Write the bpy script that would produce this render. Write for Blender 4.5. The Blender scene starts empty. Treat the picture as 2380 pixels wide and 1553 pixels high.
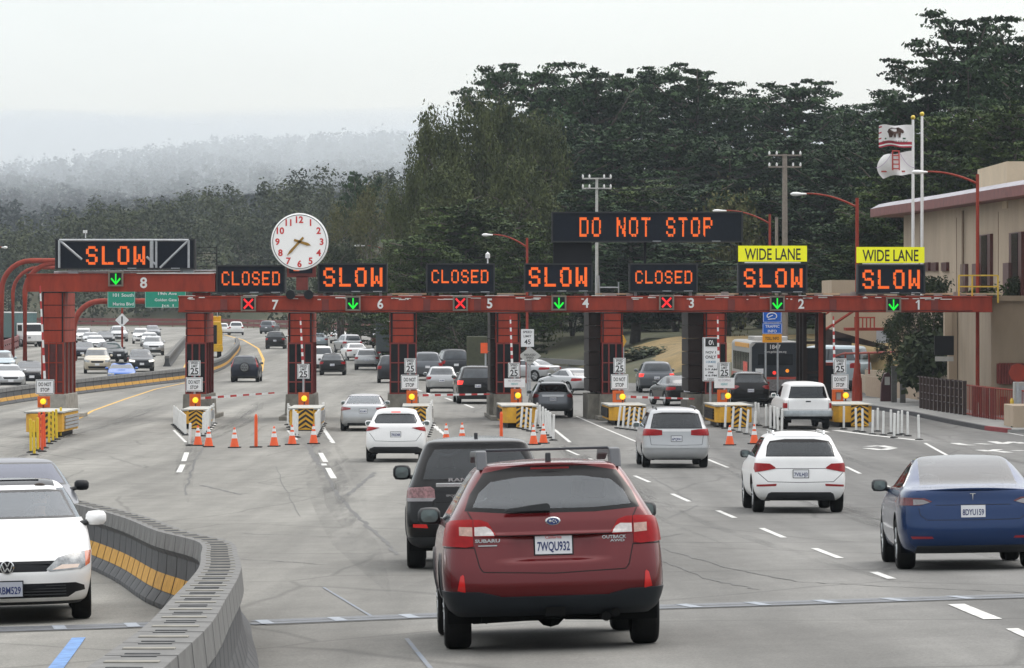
import bpy, bmesh, math, random
import numpy as np
from mathutils import Vector, Matrix
from math import radians, sin, cos, pi, sqrt
random.seed(7)
S = bpy.context.scene
COL = S.collection

# ------------------------------------------------------------------ camera
FPX, PCX, PHY, CZ = 9350.0, 1190.0, 698.0, 5.15      # focal length and horizon in units of a 2380 px wide frame
cd = bpy.data.cameras.new('camera'); cam = bpy.data.objects.new('camera', cd); COL.objects.link(cam)
cam.location = (0, 0, CZ); cam.rotation_euler = (radians(90), 0, 0)
cd.sensor_width = 36; cd.lens = 36 * FPX / 2380; cd.shift_y = -(776.3 - PHY) / 2380
cd.clip_start = 0.5; cd.clip_end = 12000
S.camera = cam
S.view_settings.view_transform = 'Standard'; S.view_settings.look = 'None'
S.view_settings.exposure = 0.0; S.view_settings.gamma = 1.0
S.render.engine = 'CYCLES'
S.cycles.use_denoising = True
S.cycles.max_bounces = 8; S.cycles.transparent_max_bounces = 12; S.cycles.volume_bounces = 2
S.cycles.caustics_reflective = False; S.cycles.caustics_refractive = False

# ------------------------------------------------------------------ sky and sun (overcast)
SUN_EL, SUN_AZ = radians(50), radians(38)
w = bpy.data.worlds.new('World'); S.world = w; w.use_nodes = True
nt = w.node_tree; nt.nodes.clear()
N = nt.nodes.new; Lk = nt.links.new
out = N('ShaderNodeOutputWorld')
sky = N('ShaderNodeTexSky'); sky.sky_type = 'NISHITA'; sky.sun_disc = False
sky.sun_elevation = SUN_EL; sky.sun_rotation = SUN_AZ; sky.air_density = 1.2; sky.dust_density = 3.0
bg1 = N('ShaderNodeBackground'); bg1.inputs[1].default_value = 0.06
Lk(sky.outputs[0], bg1.inputs[0])
tc = N('ShaderNodeTexCoord'); sep = N('ShaderNodeSeparateXYZ'); Lk(tc.outputs['Generated'], sep.inputs[0])
# cloud deck: a CIE overcast sky (brighter towards the zenith) with soft unevenness
mr = N('ShaderNodeMapRange'); mr.inputs[1].default_value = 0.0; mr.inputs[2].default_value = 1.0
mr.inputs[3].default_value = 0.61; mr.inputs[4].default_value = 2.1
Lk(sep.outputs[2], mr.inputs[0])
mp = N('ShaderNodeMapping'); mp.inputs['Scale'].default_value = (5, 5, 14); Lk(tc.outputs['Generated'], mp.inputs[0])
nz = N('ShaderNodeTexNoise'); nz.inputs['Scale'].default_value = 1.6; nz.inputs['Detail'].default_value = 4; nz.inputs['Roughness'].default_value = 0.5
Lk(mp.outputs[0], nz.inputs['Vector'])
mr2 = N('ShaderNodeMapRange'); mr2.inputs[1].default_value = 0.35; mr2.inputs[2].default_value = 0.65; mr2.inputs[3].default_value = 0.965; mr2.inputs[4].default_value = 1.03
Lk(nz.outputs[0], mr2.inputs[0])
mul = N('ShaderNodeMath'); mul.operation = 'MULTIPLY'; Lk(mr.outputs[0], mul.inputs[0]); Lk(mr2.outputs[0], mul.inputs[1])
rampc = N('ShaderNodeMix'); rampc.data_type = 'RGBA'
rampc.inputs[6].default_value = (0.85, 0.93, 1.0, 1); rampc.inputs[7].default_value = (1.0, 0.985, 0.955, 1)
mr3 = N('ShaderNodeMapRange'); mr3.inputs[1].default_value = 0.0; mr3.inputs[2].default_value = 0.25; Lk(sep.outputs[2], mr3.inputs[0])
Lk(mr3.outputs[0], rampc.inputs[0])
# the cloud is brighter on the sun's side (ahead) than behind the camera
mr4 = N('ShaderNodeMapRange'); mr4.interpolation_type = 'SMOOTHSTEP'; mr4.inputs[1].default_value = -1.0; mr4.inputs[2].default_value = 0.75; mr4.inputs[3].default_value = 0.76; mr4.inputs[4].default_value = 1.05; Lk(sep.outputs[1], mr4.inputs[0])
mul2 = N('ShaderNodeMath'); mul2.operation = 'MULTIPLY'; Lk(mul.outputs[0], mul2.inputs[0]); Lk(mr4.outputs[0], mul2.inputs[1])
bg2 = N('ShaderNodeBackground'); Lk(rampc.outputs[2], bg2.inputs[0]); Lk(mul2.outputs[0], bg2.inputs[1])
add = N('ShaderNodeAddShader'); Lk(bg1.outputs[0], add.inputs[0]); Lk(bg2.outputs[0], add.inputs[1])
Lk(add.outputs[0], out.inputs[0])
sd = bpy.data.lights.new('sun', 'SUN'); so = bpy.data.objects.new('sun', sd); COL.objects.link(so)
sd.energy = 1.0; sd.angle = radians(40); sd.color = (1, 0.97, 0.92)
so.rotation_euler = (radians(90) - SUN_EL, 0, pi - SUN_AZ)
so.location = (0, 0, 80)

# ------------------------------------------------------------------ materials
MATS = {}
def mat(name, col, rough=0.7, metal=0.0, var=0.12, scale=6.0, bump=0.0, coat=0.0, emit=None, estr=1.0, col2=None, stretch=None, spec=0.5, detail=5, back=None):
    if name in MATS: return MATS[name]
    m = bpy.data.materials.new(name); m.use_nodes = True; t = m.node_tree; b = t.nodes['Principled BSDF']
    b.inputs['Roughness'].default_value = rough; b.inputs['Metallic'].default_value = metal
    b.inputs['Coat Weight'].default_value = coat; b.inputs['Coat Roughness'].default_value = 0.03
    b.inputs['Specular IOR Level'].default_value = spec
    c1 = tuple(col) + (1,)
    if var > 0 or col2:
        g = t.nodes.new('ShaderNodeTexCoord'); mpn = t.nodes.new('ShaderNodeMapping'); t.links.new(g.outputs['Object'], mpn.inputs[0])
        mpn.inputs['Scale'].default_value = stretch or (1, 1, 1)
        n = t.nodes.new('ShaderNodeTexNoise'); n.inputs['Scale'].default_value = scale; n.inputs['Detail'].default_value = detail; n.inputs['Roughness'].default_value = 0.65
        t.links.new(mpn.outputs[0], n.inputs['Vector'])
        r = t.nodes.new('ShaderNodeMapRange'); r.inputs[1].default_value = 0.3; r.inputs[2].default_value = 0.7; t.links.new(n.outputs[0], r.inputs[0])
        x = t.nodes.new('ShaderNodeMix'); x.data_type = 'RGBA'
        c2 = tuple(col2) + (1,) if col2 else tuple(max(0, v * (1 - var)) for v in col) + (1,)
        cc = c1 if col2 else tuple(min(1, v * (1 + var)) for v in col) + (1,)
        x.inputs[6].default_value = c2; x.inputs[7].default_value = cc
        t.links.new(r.outputs[0], x.inputs[0])
        res = x.outputs[2]
        if back:
            gm = t.nodes.new('ShaderNodeNewGeometry'); xb = t.nodes.new('ShaderNodeMix'); xb.data_type = 'RGBA'
            t.links.new(gm.outputs['Backfacing'], xb.inputs[0]); t.links.new(res, xb.inputs[6]); xb.inputs[7].default_value = tuple(back) + (1,)
            res = xb.outputs[2]
        t.links.new(res, b.inputs['Base Color'])
        if bump > 0:
            bn = t.nodes.new('ShaderNodeBump'); bn.inputs['Strength'].default_value = bump; bn.inputs['Distance'].default_value = 0.02
            t.links.new(n.outputs[0], bn.inputs['Height']); t.links.new(bn.outputs[0], b.inputs['Normal'])
    else:
        b.inputs['Base Color'].default_value = c1
    if emit:
        b.inputs['Emission Color'].default_value = tuple(emit) + (1,); b.inputs['Emission Strength'].default_value = estr
    MATS[name] = m
    return m

def glass(name, tint=(0.45, 0.5, 0.52), rough=0.03, refl=(0.9, 0.95, 1.0), f0=0.06):
    if name in MATS: return MATS[name]
    m = bpy.data.materials.new(name); m.use_nodes = True; t = m.node_tree; t.nodes.clear()
    o = t.nodes.new('ShaderNodeOutputMaterial'); tr = t.nodes.new('ShaderNodeBsdfTransparent'); gl = t.nodes.new('ShaderNodeBsdfGlossy')
    tr.inputs[0].default_value = tuple(tint) + (1,); gl.inputs[0].default_value = tuple(refl) + (1,); gl.inputs['Roughness'].default_value = rough
    lw = t.nodes.new('ShaderNodeFresnel'); lw.inputs[0].default_value = 1.55
    mx = t.nodes.new('ShaderNodeMixShader'); ma = t.nodes.new('ShaderNodeMath'); ma.inputs[1].default_value = f0; ma.use_clamp = True; t.links.new(lw.outputs[0], ma.inputs[0])
    t.links.new(ma.outputs[0], mx.inputs[0]); t.links.new(tr.outputs[0], mx.inputs[1]); t.links.new(gl.outputs[0], mx.inputs[2]); t.links.new(mx.outputs[0], o.inputs[0])
    MATS[name] = m
    return m

def paint(name, col, metal=0.25, rough=0.35, coat=0.4):
    return mat('paint_' + name, col, rough=rough, metal=metal, var=0.03, scale=3, coat=coat, spec=0.3, back=(0.02, 0.02, 0.022))

IO = mat('orange_steel', (0.37, 0.050, 0.025), 0.6, col2=(0.19, 0.027, 0.017), scale=1.3, stretch=(1.6, 1.6, 0.5), bump=0.08, spec=0.25, detail=8)
IOD = mat('orange_steel_old', (0.16, 0.025, 0.019), 0.6, var=0.2, scale=3)
CONC = mat('concrete', (0.30, 0.285, 0.25), 0.9, var=0.28, scale=3.5, bump=0.25)
CONCD = mat('concrete_stained', (0.17, 0.16, 0.135), 0.9, var=0.35, scale=2.5, bump=0.25)
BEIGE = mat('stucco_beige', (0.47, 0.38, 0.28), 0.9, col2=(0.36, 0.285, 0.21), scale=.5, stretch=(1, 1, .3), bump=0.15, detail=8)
BLK = mat('black_metal', (0.008, 0.009, 0.012), 0.55, var=0.15, spec=.25)
DMS = mat('sign_face', (0.007, 0.011, 0.020), 0.6, var=0.25, scale=8, spec=.2)
GALV = mat('galvanised', (0.42, 0.44, 0.46), 0.5, metal=0.5, var=0.15)
WHT = mat('white_paint', (0.78, 0.78, 0.77), 0.5, var=0.05)
SIGNW = mat('sign_white', (0.83, 0.84, 0.85), 0.5, var=0.04)
SIGNB = mat('sign_ink', (0.012, 0.012, 0.014), 0.6, var=0)
YEL = mat('attenuator_yellow', (0.82, 0.44, 0.02), 0.55, col2=(0.52, 0.27, 0.03), scale=2.5, detail=8)
YELL = mat('fluorescent_yellow', (0.82, 0.80, 0.01), 0.5, var=0.03, emit=(.75, .78, .0), estr=.22)
ORG = mat('traffic_orange', (0.85, 0.11, 0.02), 0.5, var=0.06)
RUB = mat('rubber', (0.016, 0.016, 0.017), 0.8, var=0.2, spec=0.25)
PLAS = mat('black_plastic', (0.022, 0.024, 0.027), 0.55, var=0.15)
GUANO = mat('bird_droppings', (0.72, 0.70, 0.66), 0.9, var=0.1)
LED = mat('led_orange', (0.3, 0.03, 0.0), 0.5, var=0, emit=(0.82, 0.14, 0.015), estr=0.95)
LEDG = mat('led_green', (0.0, 0.3, 0.02), 0.5, var=0, emit=(0.0, 0.72, 0.03), estr=1.0)
LEDR = mat('led_red', (0.3, 0.0, 0.0), 0.5, var=0, emit=(0.85, 0.02, 0.025), estr=1.0)
AMB = mat('amber_lamp', (0.6, 0.25, 0.0), 0.4, var=0, emit=(1.0, 0.52, 0.02), estr=1.5)
CLKW = mat('clock_white', (0.85, 0.85, 0.84), 0.5, var=0.02, emit=(1, 1, 1), estr=0.12)
RED = mat('red_ink', (0.62, 0.03, 0.03), 0.5, var=0)
GOLD = mat('gold_hand', (0.36, 0.20, 0.04), 0.4, metal=0.5, var=0.15)
BRN = mat('window_brown', (0.075, 0.016, 0.014), 0.35, var=0.2)
DGLS = mat('dark_glass', (0.007, 0.009, 0.012), 0.12, var=0, spec=0.3)
WOOD = mat('pole_wood', (0.24, 0.21, 0.18), 0.9, var=0.2)

# ------------------------------------------------------------------ mesh helpers
class MB:
    def __init__(s): s.v = []; s.f = []; s.m = []; s.cur = 0
    def add(s, vs, fs):
        o = len(s.v); s.v += [tuple(v) for v in vs]; s.f += [tuple(i + o for i in f) for f in fs]; s.m += [s.cur] * len(fs); return s
    def box(s, c, d, rz=0.0, rx=0.0, ry=0.0, taper=1.0):
        x, y, z = d[0] / 2, d[1] / 2, d[2] / 2; vs = []
        R = Matrix.Rotation(rz, 3, 'Z') @ Matrix.Rotation(ry, 3, 'Y') @ Matrix.Rotation(rx, 3, 'X')
        for zz, k in ((-z, 1.0), (z, taper)):
            for xx, yy in ((-x, -y), (x, -y), (x, y), (-x, y)):
                p = R @ Vector((xx * k, yy * k, zz)); vs.append((p.x + c[0], p.y + c[1], p.z + c[2]))
        return s.add(vs, [(3, 2, 1, 0), (4, 5, 6, 7), (0, 1, 5, 4), (1, 2, 6, 5), (2, 3, 7, 6), (3, 0, 4, 7)])
    def cyl(s, p0, p1, r0, r1=None, n=12, caps=True):
        r1 = r0 if r1 is None else r1; p0 = Vector(p0); p1 = Vector(p1); d = (p1 - p0)
        if d.length < 1e-6: return s
        q = d.to_track_quat('Z', 'Y'); vs = []
        for p, r in ((p0, r0), (p1, r1)):
            for i in range(n):
                a = 2 * pi * i / n; vs.append(tuple(p + q @ Vector((r * cos(a), r * sin(a), 0))))
        fs = [(i, (i + 1) % n, n + (i + 1) % n, n + i) for i in range(n)]
        if caps: fs += [tuple(range(n - 1, -1, -1)), tuple(range(n, 2 * n))]
        return s.add(vs, fs)
    def tube(s, pts, r, n=8):
        pts = [Vector(p) for p in pts]; rr = r if isinstance(r, (list, tuple)) else [r] * len(pts); vs = []; fs = []
        for i, p in enumerate(pts):
            d = (pts[min(i + 1, len(pts) - 1)] - pts[max(i - 1, 0)]); q = d.to_track_quat('Z', 'Y')
            for k in range(n):
                a = 2 * pi * k / n; vs.append(tuple(p + q @ Vector((rr[i] * cos(a), rr[i] * sin(a), 0))))
        for i in range(len(pts) - 1):
            for k in range(n): fs.append((i * n + k, i * n + (k + 1) % n, (i + 1) * n + (k + 1) % n, (i + 1) * n + k))
        fs += [tuple(range(n - 1, -1, -1)), tuple((len(pts) - 1) * n + k for k in range(n))]
        return s.add(vs, fs)
    def lathe(s, prof, c=(0, 0, 0), n=24, axis='Z'):
        vs = []; fs = []
        for r, h in prof:
            for k in range(n):
                a = 2 * pi * k / n
                p = (r * cos(a), r * sin(a), h) if axis == 'Z' else (h, r * cos(a), r * sin(a)) if axis == 'X' else (r * cos(a), h, -r * sin(a))
                vs.append((p[0] + c[0], p[1] + c[1], p[2] + c[2]))
        for i in range(len(prof) - 1):
            for k in range(n): fs.append((i * n + k, i * n + (k + 1) % n, (i + 1) * n + (k + 1) % n, (i + 1) * n + k))
        return s.add(vs, fs)
    def prism(s, poly, y0, y1, plane='XZ', off=(0, 0, 0)):
        n = len(poly)
        def P(u, v, h): return (u + off[0], h + off[1], v + off[2]) if plane == 'XZ' else (h + off[0], u + off[1], v + off[2]) if plane == 'YZ' else (u + off[0], v + off[1], h + off[2])
        vs = [P(u, v, y0) for u, v in poly] + [P(u, v, y1) for u, v in poly]
        fs = [tuple(range(n - 1, -1, -1)), tuple(range(n, 2 * n))] + [(i, (i + 1) % n, n + (i + 1) % n, n + i) for i in range(n)]
        return s.add(vs, fs)
    def sphere(s, c, r, n=10, sz=1.0):
        prof = [(max(1e-4, r * sin(pi * i / n)), -r * sz * cos(pi * i / n)) for i in range(n + 1)]
        return s.lathe(prof, c, n * 2)
    def build(s, name, m, parent=None, smooth=False, bevel=0.0, loc=None, fix=True):
        me = bpy.data.meshes.new(name); me.from_pydata(s.v, [], s.f)
        ms = m if isinstance(m, (list, tuple)) else [m]
        for q in ms: me.materials.append(q)
        if len(ms) > 1: me.polygons.foreach_set('material_index', s.m)
        if fix:
            bm = bmesh.new(); bm.from_mesh(me); bmesh.ops.recalc_face_normals(bm, faces=bm.faces); bm.to_mesh(me); bm.free()
        if smooth: me.shade_smooth()
        return link(name, me, parent, loc, bevel)

def link(name, me, parent=None, loc=None, bevel=0.0):
    o = bpy.data.objects.new(name, me); COL.objects.link(o)
    if parent: o.parent = parent
    if loc: o.location = loc
    if bevel:
        b = o.modifiers.new('bevel', 'BEVEL'); b.width = bevel; b.segments = 2; b.limit_method = 'ANGLE'
    return o
def tag(o, label=None, cat=None, group=None, kind=None):
    for k, v in (('label', label), ('category', cat), ('group', group), ('kind', kind)):
        if v: o[k] = v
    return o
def thing(name, label, cat, loc=(0, 0, 0), rz=0.0, group=None):
    o = bpy.data.objects.new(name, None); COL.objects.link(o); o.location = loc; o.rotation_euler = (0, 0, rz); o.empty_display_size = 0.2
    return tag(o, label, cat, group)
def copy_tree(o, parent=None):
    c = o.copy(); COL.objects.link(c)
    if parent: c.parent = parent
    for ch in list(o.children): copy_tree(ch, c)
    return c

_fonts = {}
def text_geo(s, h, bold=0.0, sx=1.0, align='CENTER', spacing=1.0):
    """flat letters as (verts, faces) in the XZ plane facing -Y, h = capital height, centred on the origin"""
    cu = bpy.data.curves.new('lettering', 'FONT'); cu.body = s; cu.align_x = align; cu.size = 1.0; cu.offset = bold; cu.resolution_u = 3; cu.space_character = spacing
    ob = bpy.data.objects.new('lettering', cu); COL.objects.link(ob)
    dg = bpy.context.evaluated_depsgraph_get(); me = bpy.data.meshes.new_from_object(ob.evaluated_get(dg))
    vs = [tuple(v.co) for v in me.vertices]; fs = [tuple(p.vertices) for p in me.polygons]
    bpy.data.objects.remove(ob); bpy.data.curves.remove(cu); bpy.data.meshes.remove(me)
    if not vs: return [], []
    zs = [v[1] for v in vs]; xs = [v[0] for v in vs]; k = h / 0.69; cz = (0.69) / 2
    return [(v[0] * k * sx, 0, (v[1] - cz) * k) for v in vs], fs
def put_text(mb, s, h, at, bold=0.0, sx=1.0, width=None, depth=0.0):
    vs, fs = text_geo(s, h, bold, sx)
    if not vs: return mb
    if width:
        xs = [v[0] for v in vs]; k = width / (max(xs) - min(xs)); vs = [(v[0] * k, v[1], v[2]) for v in vs]
    xs = [v[0] for v in vs]; c = (max(xs) + min(xs)) / 2
    return mb.add([(v[0] - c + at[0], v[1] + at[1], v[2] + at[2]) for v in vs], fs)

# ------------------------------------------------------------------ ground profile and picture-to-ground helpers
_gd = np.array([0, 20, 28, 34, 41, 49, 60, 72, 83.5, 100, 115, 133, 150, 165, 200, 260, 310, 374, 450, 520, 700, 1000, 2000])
_gz = np.array([3.25, 2.74, 2.46, 2.22, 1.95, 1.70, 1.38, 1.06, .80, .50, .29, .11, .03, 0, 0, 0, .10, .38, .58, .70, .95, 1.2, 2.0])
def _pchip(x, y):
    h = np.diff(x); d = np.diff(y) / h; m = np.zeros_like(y)
    for i in range(1, len(x) - 1):
        if d[i - 1] * d[i] > 0: m[i] = 2 * d[i - 1] * d[i] / (d[i - 1] + d[i])
    m[0] = d[0]; m[-1] = d[-1]
    def f(q):
        q = np.clip(np.asarray(q, float), x[0], x[-1]); i = np.clip(np.searchsorted(x, q, side='right') - 1, 0, len(x) - 2)
        t = (q - x[i]) / h[i]; t2 = t * t; t3 = t2 * t
        return (2 * t3 - 3 * t2 + 1) * y[i] + (t3 - 2 * t2 + t) * h[i] * m[i] + (-2 * t3 + 3 * t2) * y[i + 1] + (t3 - t2) * h[i] * m[i + 1]
    return f
_zprof = _pchip(_gd, _gz); _cross = _pchip(np.array([0, 36, 45, 60, 80, 3000.]), np.array([.029, .028, .022, .010, 0, 0.]))
def zg(x, y): return float(_zprof(y) + _cross(y) * max(-12, min(12, x)))
def G(px, py, lo=8.0, hi=900.0):
    """ground point seen at (px, py)"""
    f = lambda d: PHY + FPX * (CZ - zg((px - PCX) * d / FPX, d)) / d - py
    for _ in range(60):
        mid = (lo + hi) / 2
        if f(mid) > 0: lo = mid
        else: hi = mid
    x = (px - PCX) * lo / FPX
    return Vector((x, lo, zg(x, lo)))
def W(px, py, d): return Vector(((px - PCX) * d / FPX, d, CZ - (py - PHY) * d / FPX))
def px2m(n, d): return n * d / FPX
# ------------------------------------------------------------------ terrain and roads
def _lin(pts):
    a = np.array(pts, float); return lambda q: float(np.interp(q, a[:, 0], a[:, 1]))
road_r = _lin([(-40, 40), (150, 40), (215, 34), (240, 16), (258, 4), (380, -8), (530, -17), (650, -45), (700, -110), (720, -140)])
road_l = _lin([(-40, -70), (150, -70), (250, -50), (350, -46), (430, -54), (520, -77), (600, -120), (650, -160), (720, -220)])
def sm(t): t = max(0.0, min(1.0, t)); return t * t * (3 - 2 * t)
from mathutils import noise as MN
def hill(x, y):
    d = min(x - road_r(y) - 1.0, (y - 216) * 0.9 if x > 22 else (y - 236) * 0.9)
    h = 0
    if d > 0 and y < 1500:
        h = 2.5 * sm(d / 9) + 13 * sm((d - 14) / 105) + 1.1 * sm(d / 20) * MN.noise(Vector((x * .05, y * .05, 3)))
    dl = road_l(y) - x - 2
    if dl > 0 and y > 300: h += 5 * sm(dl / 80)
    if y > 700: h += 6 * sm((y - 700) / 250)
    return h
def terrain_z(x, y): return zg(x, y) + hill(x, y)

def grid_sheet(name, xs_of, ys, nx, zf, m, kind='structure'):
    vs = []; fs = []
    for y in ys:
        a, b = xs_of(y)
        for i in range(nx + 1):
            x = a + (b - a) * i / nx; vs.append((x, y, zf(x, y)))
    for j in range(len(ys) - 1):
        for i in range(nx):
            k = j * (nx + 1) + i; fs.append((k, k + 1, k + nx + 2, k + nx + 1))
    o = MB().add(vs, fs).build(name, m, smooth=True, fix=False)
    return tag(o, kind=kind)

def road_material():
    m = bpy.data.materials.new('road_surface'); m.use_nodes = True; t = m.node_tree; b = t.nodes['Principled BSDF']; N = t.nodes.new; L = t.links.new
    g = N('ShaderNodeTexCoord'); sx = N('ShaderNodeSeparateXYZ'); L(g.outputs['Object'], sx.inputs[0])
    def noise(sc, stretch, det=5, rough=.6):
        mp = N('ShaderNodeMapping'); mp.inputs['Scale'].default_value = stretch; L(g.outputs['Object'], mp.inputs[0])
        n = N('ShaderNodeTexNoise'); n.inputs['Scale'].default_value = sc; n.inputs['Detail'].default_value = det; n.inputs['Roughness'].default_value = rough
        L(mp.outputs[0], n.inputs['Vector']); return n.outputs[0]
    def rng(v, a, b2, c, d):
        r = N('ShaderNodeMapRange'); r.inputs[1].default_value = a; r.inputs[2].default_value = b2; r.inputs[3].default_value = c; r.inputs[4].default_value = d; L(v, r.inputs[0]); return r.outputs[0]
    def mul(a, b2):
        q = N('ShaderNodeMath'); q.operation = 'MULTIPLY'; L(a, q.inputs[0]); L(b2, q.inputs[1]); return q.outputs[0]
    big = noise(.09, (1, .35, 1)); streak = noise(.55, (1.6, .07, 1), 6); fine = noise(38, (1, 1, 1), 3, .75); mid = noise(1.3, (1, .5, 1), 6, .7)
    # worn concrete on the toll plaza's left half, asphalt on the right
    xr = N('ShaderNodeMath'); xr.operation = 'ADD'; L(sx.outputs[0], xr.inputs[0]); L(rng(big, 0, 1, -4, 4), xr.inputs[1])
    mix = N('ShaderNodeMix'); mix.data_type = 'RGBA'; L(rng(xr.outputs[0], -6, 7, 0, 1), mix.inputs[0])
    mix.inputs[6].default_value = (.236, .230, .208, 1); mix.inputs[7].default_value = (.152, .151, .145, 1)
    oil = noise(.55, (1.0, .018, 1), 4, .55); cell = N('ShaderNodeTexVoronoi'); cm = N('ShaderNodeMapping'); cm.inputs['Scale'].default_value = (.27, .085, 1); L(g.outputs['Object'], cm.inputs[0]); L(cm.outputs[0], cell.inputs['Vector']); cell.inputs['Scale'].default_value = 1.0; cell.distance = 'CHEBYCHEV'
    sc_ = N('ShaderNodeSeparateColor'); L(cell.outputs['Color'], sc_.inputs[0])
    k = mul(mul(rng(oil, .36, .62, .70, 1.05), rng(sc_.outputs[0], 0, 1, .92, 1.07)), mul(rng(big, .3, .7, .84, 1.12), 1) if False else rng(big, .3, .7, .84, 1.12))
    k = mul(k, mul(rng(streak, .3, .72, .80, 1.12), mul(rng(fine, .28, .72, .60, 1.36), rng(mid, .3, .7, .84, 1.12))))
    # tar cracks
    vp = N('ShaderNodeMapping'); vp.inputs['Scale'].default_value = (.22, .11, 1); L(g.outputs['Object'], vp.inputs[0])
    ad = N('ShaderNodeMix'); ad.data_type = 'VECTOR'; ad.inputs[0].default_value = .16; L(vp.outputs[0], ad.inputs[4])
    nn = N('ShaderNodeTexNoise'); nn.inputs['Scale'].default_value = 1.2; L(vp.outputs[0], nn.inputs['Vector']); L(nn.outputs['Color'], ad.inputs[5])
    v = N('ShaderNodeTexVoronoi'); v.feature = 'DISTANCE_TO_EDGE'; v.inputs['Scale'].default_value = 1.0; L(ad.outputs[1], v.inputs['Vector'])
    k = mul(k, rng(v.outputs[0], .002, .012, .72, 1))
    mm = N('ShaderNodeVectorMath'); mm.operation = 'SCALE'; L(mix.outputs[2], mm.inputs[0]); L(k, mm.inputs['Scale'])
    L(mm.outputs[0], b.inputs['Base Color']); b.inputs['Roughness'].default_value = .82; b.inputs['Specular IOR Level'].default_value = .35
    bp = N('ShaderNodeBump'); bp.inputs['Strength'].default_value = .25; bp.inputs['Distance'].default_value = .01; L(fine, bp.inputs['Height']); L(bp.outputs[0], b.inputs['Normal'])
    return m
ROAD = road_material()
SOIL = mat('grassy_soil', (0.07, 0.062, 0.028), 0.95, col2=(0.028, 0.038, 0.014), scale=.12, bump=.3, detail=8)
ys = list(np.concatenate([np.arange(-40, 120, 2.5), np.arange(120, 330, 5), np.arange(330, 730, 10), np.array([760, 800, 850, 920, 1000, 1150, 1400, 2000, 3000, 4500])]))
xg = lambda y: (-900, 900)
# the terrain sheet: fine columns near the road, coarse ones far out
def terrain():
    xs = list(np.concatenate([np.array([-3000, -1200, -600, -350]), np.arange(-260, 261, 6.0), np.array([350, 600, 1200, 3000])]))
    vs = []; fs = []; nx = len(xs)
    for y in ys:
        for x in xs:
            inside = road_l(y) - .01 < x < road_r(y) + .01 and y < 720
            vs.append((x, y, terrain_z(x, y) - (0.12 if inside else 0.02)))
    for j in range(len(ys) - 1):
        for i in range(nx - 1):
            k = j * nx + i; fs.append((k, k + 1, k + nx + 1, k + nx))
    return tag(MB().add(vs, fs).build('ground', SOIL, smooth=True, fix=False), kind='structure')
terrain()
grid_sheet('road', lambda y: (road_l(y), road_r(y)), [y for y in ys if y <= 720], 40, lambda x, y: zg(x, y), ROAD)

DRY = mat('dry_grass', (0.27, 0.185, 0.075), 0.95, col2=(0.12, 0.095, 0.04), scale=.8, bump=.5, detail=8)
grid_sheet('grass_bank', lambda y: (max(road_r(y) + 1.2, -2), 26), list(np.arange(237.5, 283, 1.5)), 24, lambda x, y: terrain_z(x, y) + .05 + .10 * MN.noise(Vector((x * .9, y * .5, 1))), DRY)
# painted markings, cracks and the joint: thin sheets just above the road
def ribbon(mb, pts, width, lift=.006, step=None):
    """pts: ground points (x, y); width in metres (number or list)"""
    P = [Vector((p[0], p[1])) for p in pts]; Wd = width if isinstance(width, list) else [width] * len(P); vs = []; fs = []
    for i, p in enumerate(P):
        d = (P[min(i + 1, len(P) - 1)] - P[max(i - 1, 0)]).normalized(); n = Vector((d.y, -d.x)) * Wd[i] / 2
        for q in (p - n, p + n): vs.append((q.x, q.y, zg(q.x, q.y) + lift))
    for i in range(len(P) - 1): fs.append((2 * i, 2 * i + 1, 2 * i + 3, 2 * i + 2))
    return mb.add(vs, fs)
def gline(p, n=8):
    out = []
    for a, b in zip(p[:-1], p[1:]):
        A, B = G(*a), G(*b)
        for i in range(n): out.append(tuple((A + (B - A) * i / n)[:2]))
    out.append(tuple(G(*p[-1])[:2])); return out
PAINT = mat('road_paint_white', (.72, .72, .70), .7, col2=(.36, .36, .34), scale=5, detail=9)
PAINTY = mat('road_paint_yellow', (.62, .36, .05), .7, var=.3, scale=5)
PAINTB = mat('road_paint_blue', (.12, .24, .48), .8, var=.35, scale=7)
TAR = mat('tar_seal', (.075, .075, .072), .7, var=.35, scale=6)
def dash(mb, c, w=.11, ln=1.2):
    A, B = G(*c[0]), G(*c[1]); ribbon(mb, [tuple(A[:2]), tuple(((A + B) / 2)[:2]), tuple(B[:2])], w)
mk = MB()
for c in [((1475, 1106), (1510, 1121)), ((1562, 1148), (1602, 1166)), ((1668, 1187), (1708, 1204)), ((1770, 1228), (1822, 1250)), ((1893, 1275), (1953, 1298)), ((2030, 1330), (2073, 1346)),
          ((1645, 1068), (1692, 1087)), ((1966, 1085), (1999, 1101)), ((2045, 1123), (2085, 1141)), ((2352, 1462), (2400, 1484)),
          ((1303, 1040), (1345, 1058)), ((1370, 1066), (1395, 1077))]:
    dash(mk, c)
dash(mk, ((2222, 1405), (2308, 1440)), .17)
for c in [((434, 1052), (427, 1072)), ((425, 1080), (416, 1098)), ((745, 1053), (757, 1074)), ((762, 1088), (776, 1112)), ((752, 1078), (754, 1082))]:
    dash(mk, c, .16)
ribbon(mk, gline([(2150, 1030), (2233, 1074)]), .12)
ribbon(mk, gline([(1340, 968), (1415, 1000), (1500, 1035)]), .10)
ribbon(mk, gline([(1940, 1000), (2030, 1012), (2140, 1024)]), .30)
ribbon(mk, gline([(2140, 1024), (2165, 1023)]), .1)
for a, b in [((2170, 972), (2210, 980)), ((2215, 981), (2262, 990)), ((2268, 991), (2318, 1001)), ((2322, 1002), (2380, 1013))]: ribbon(mk, gline([a, b]), .12)
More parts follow.
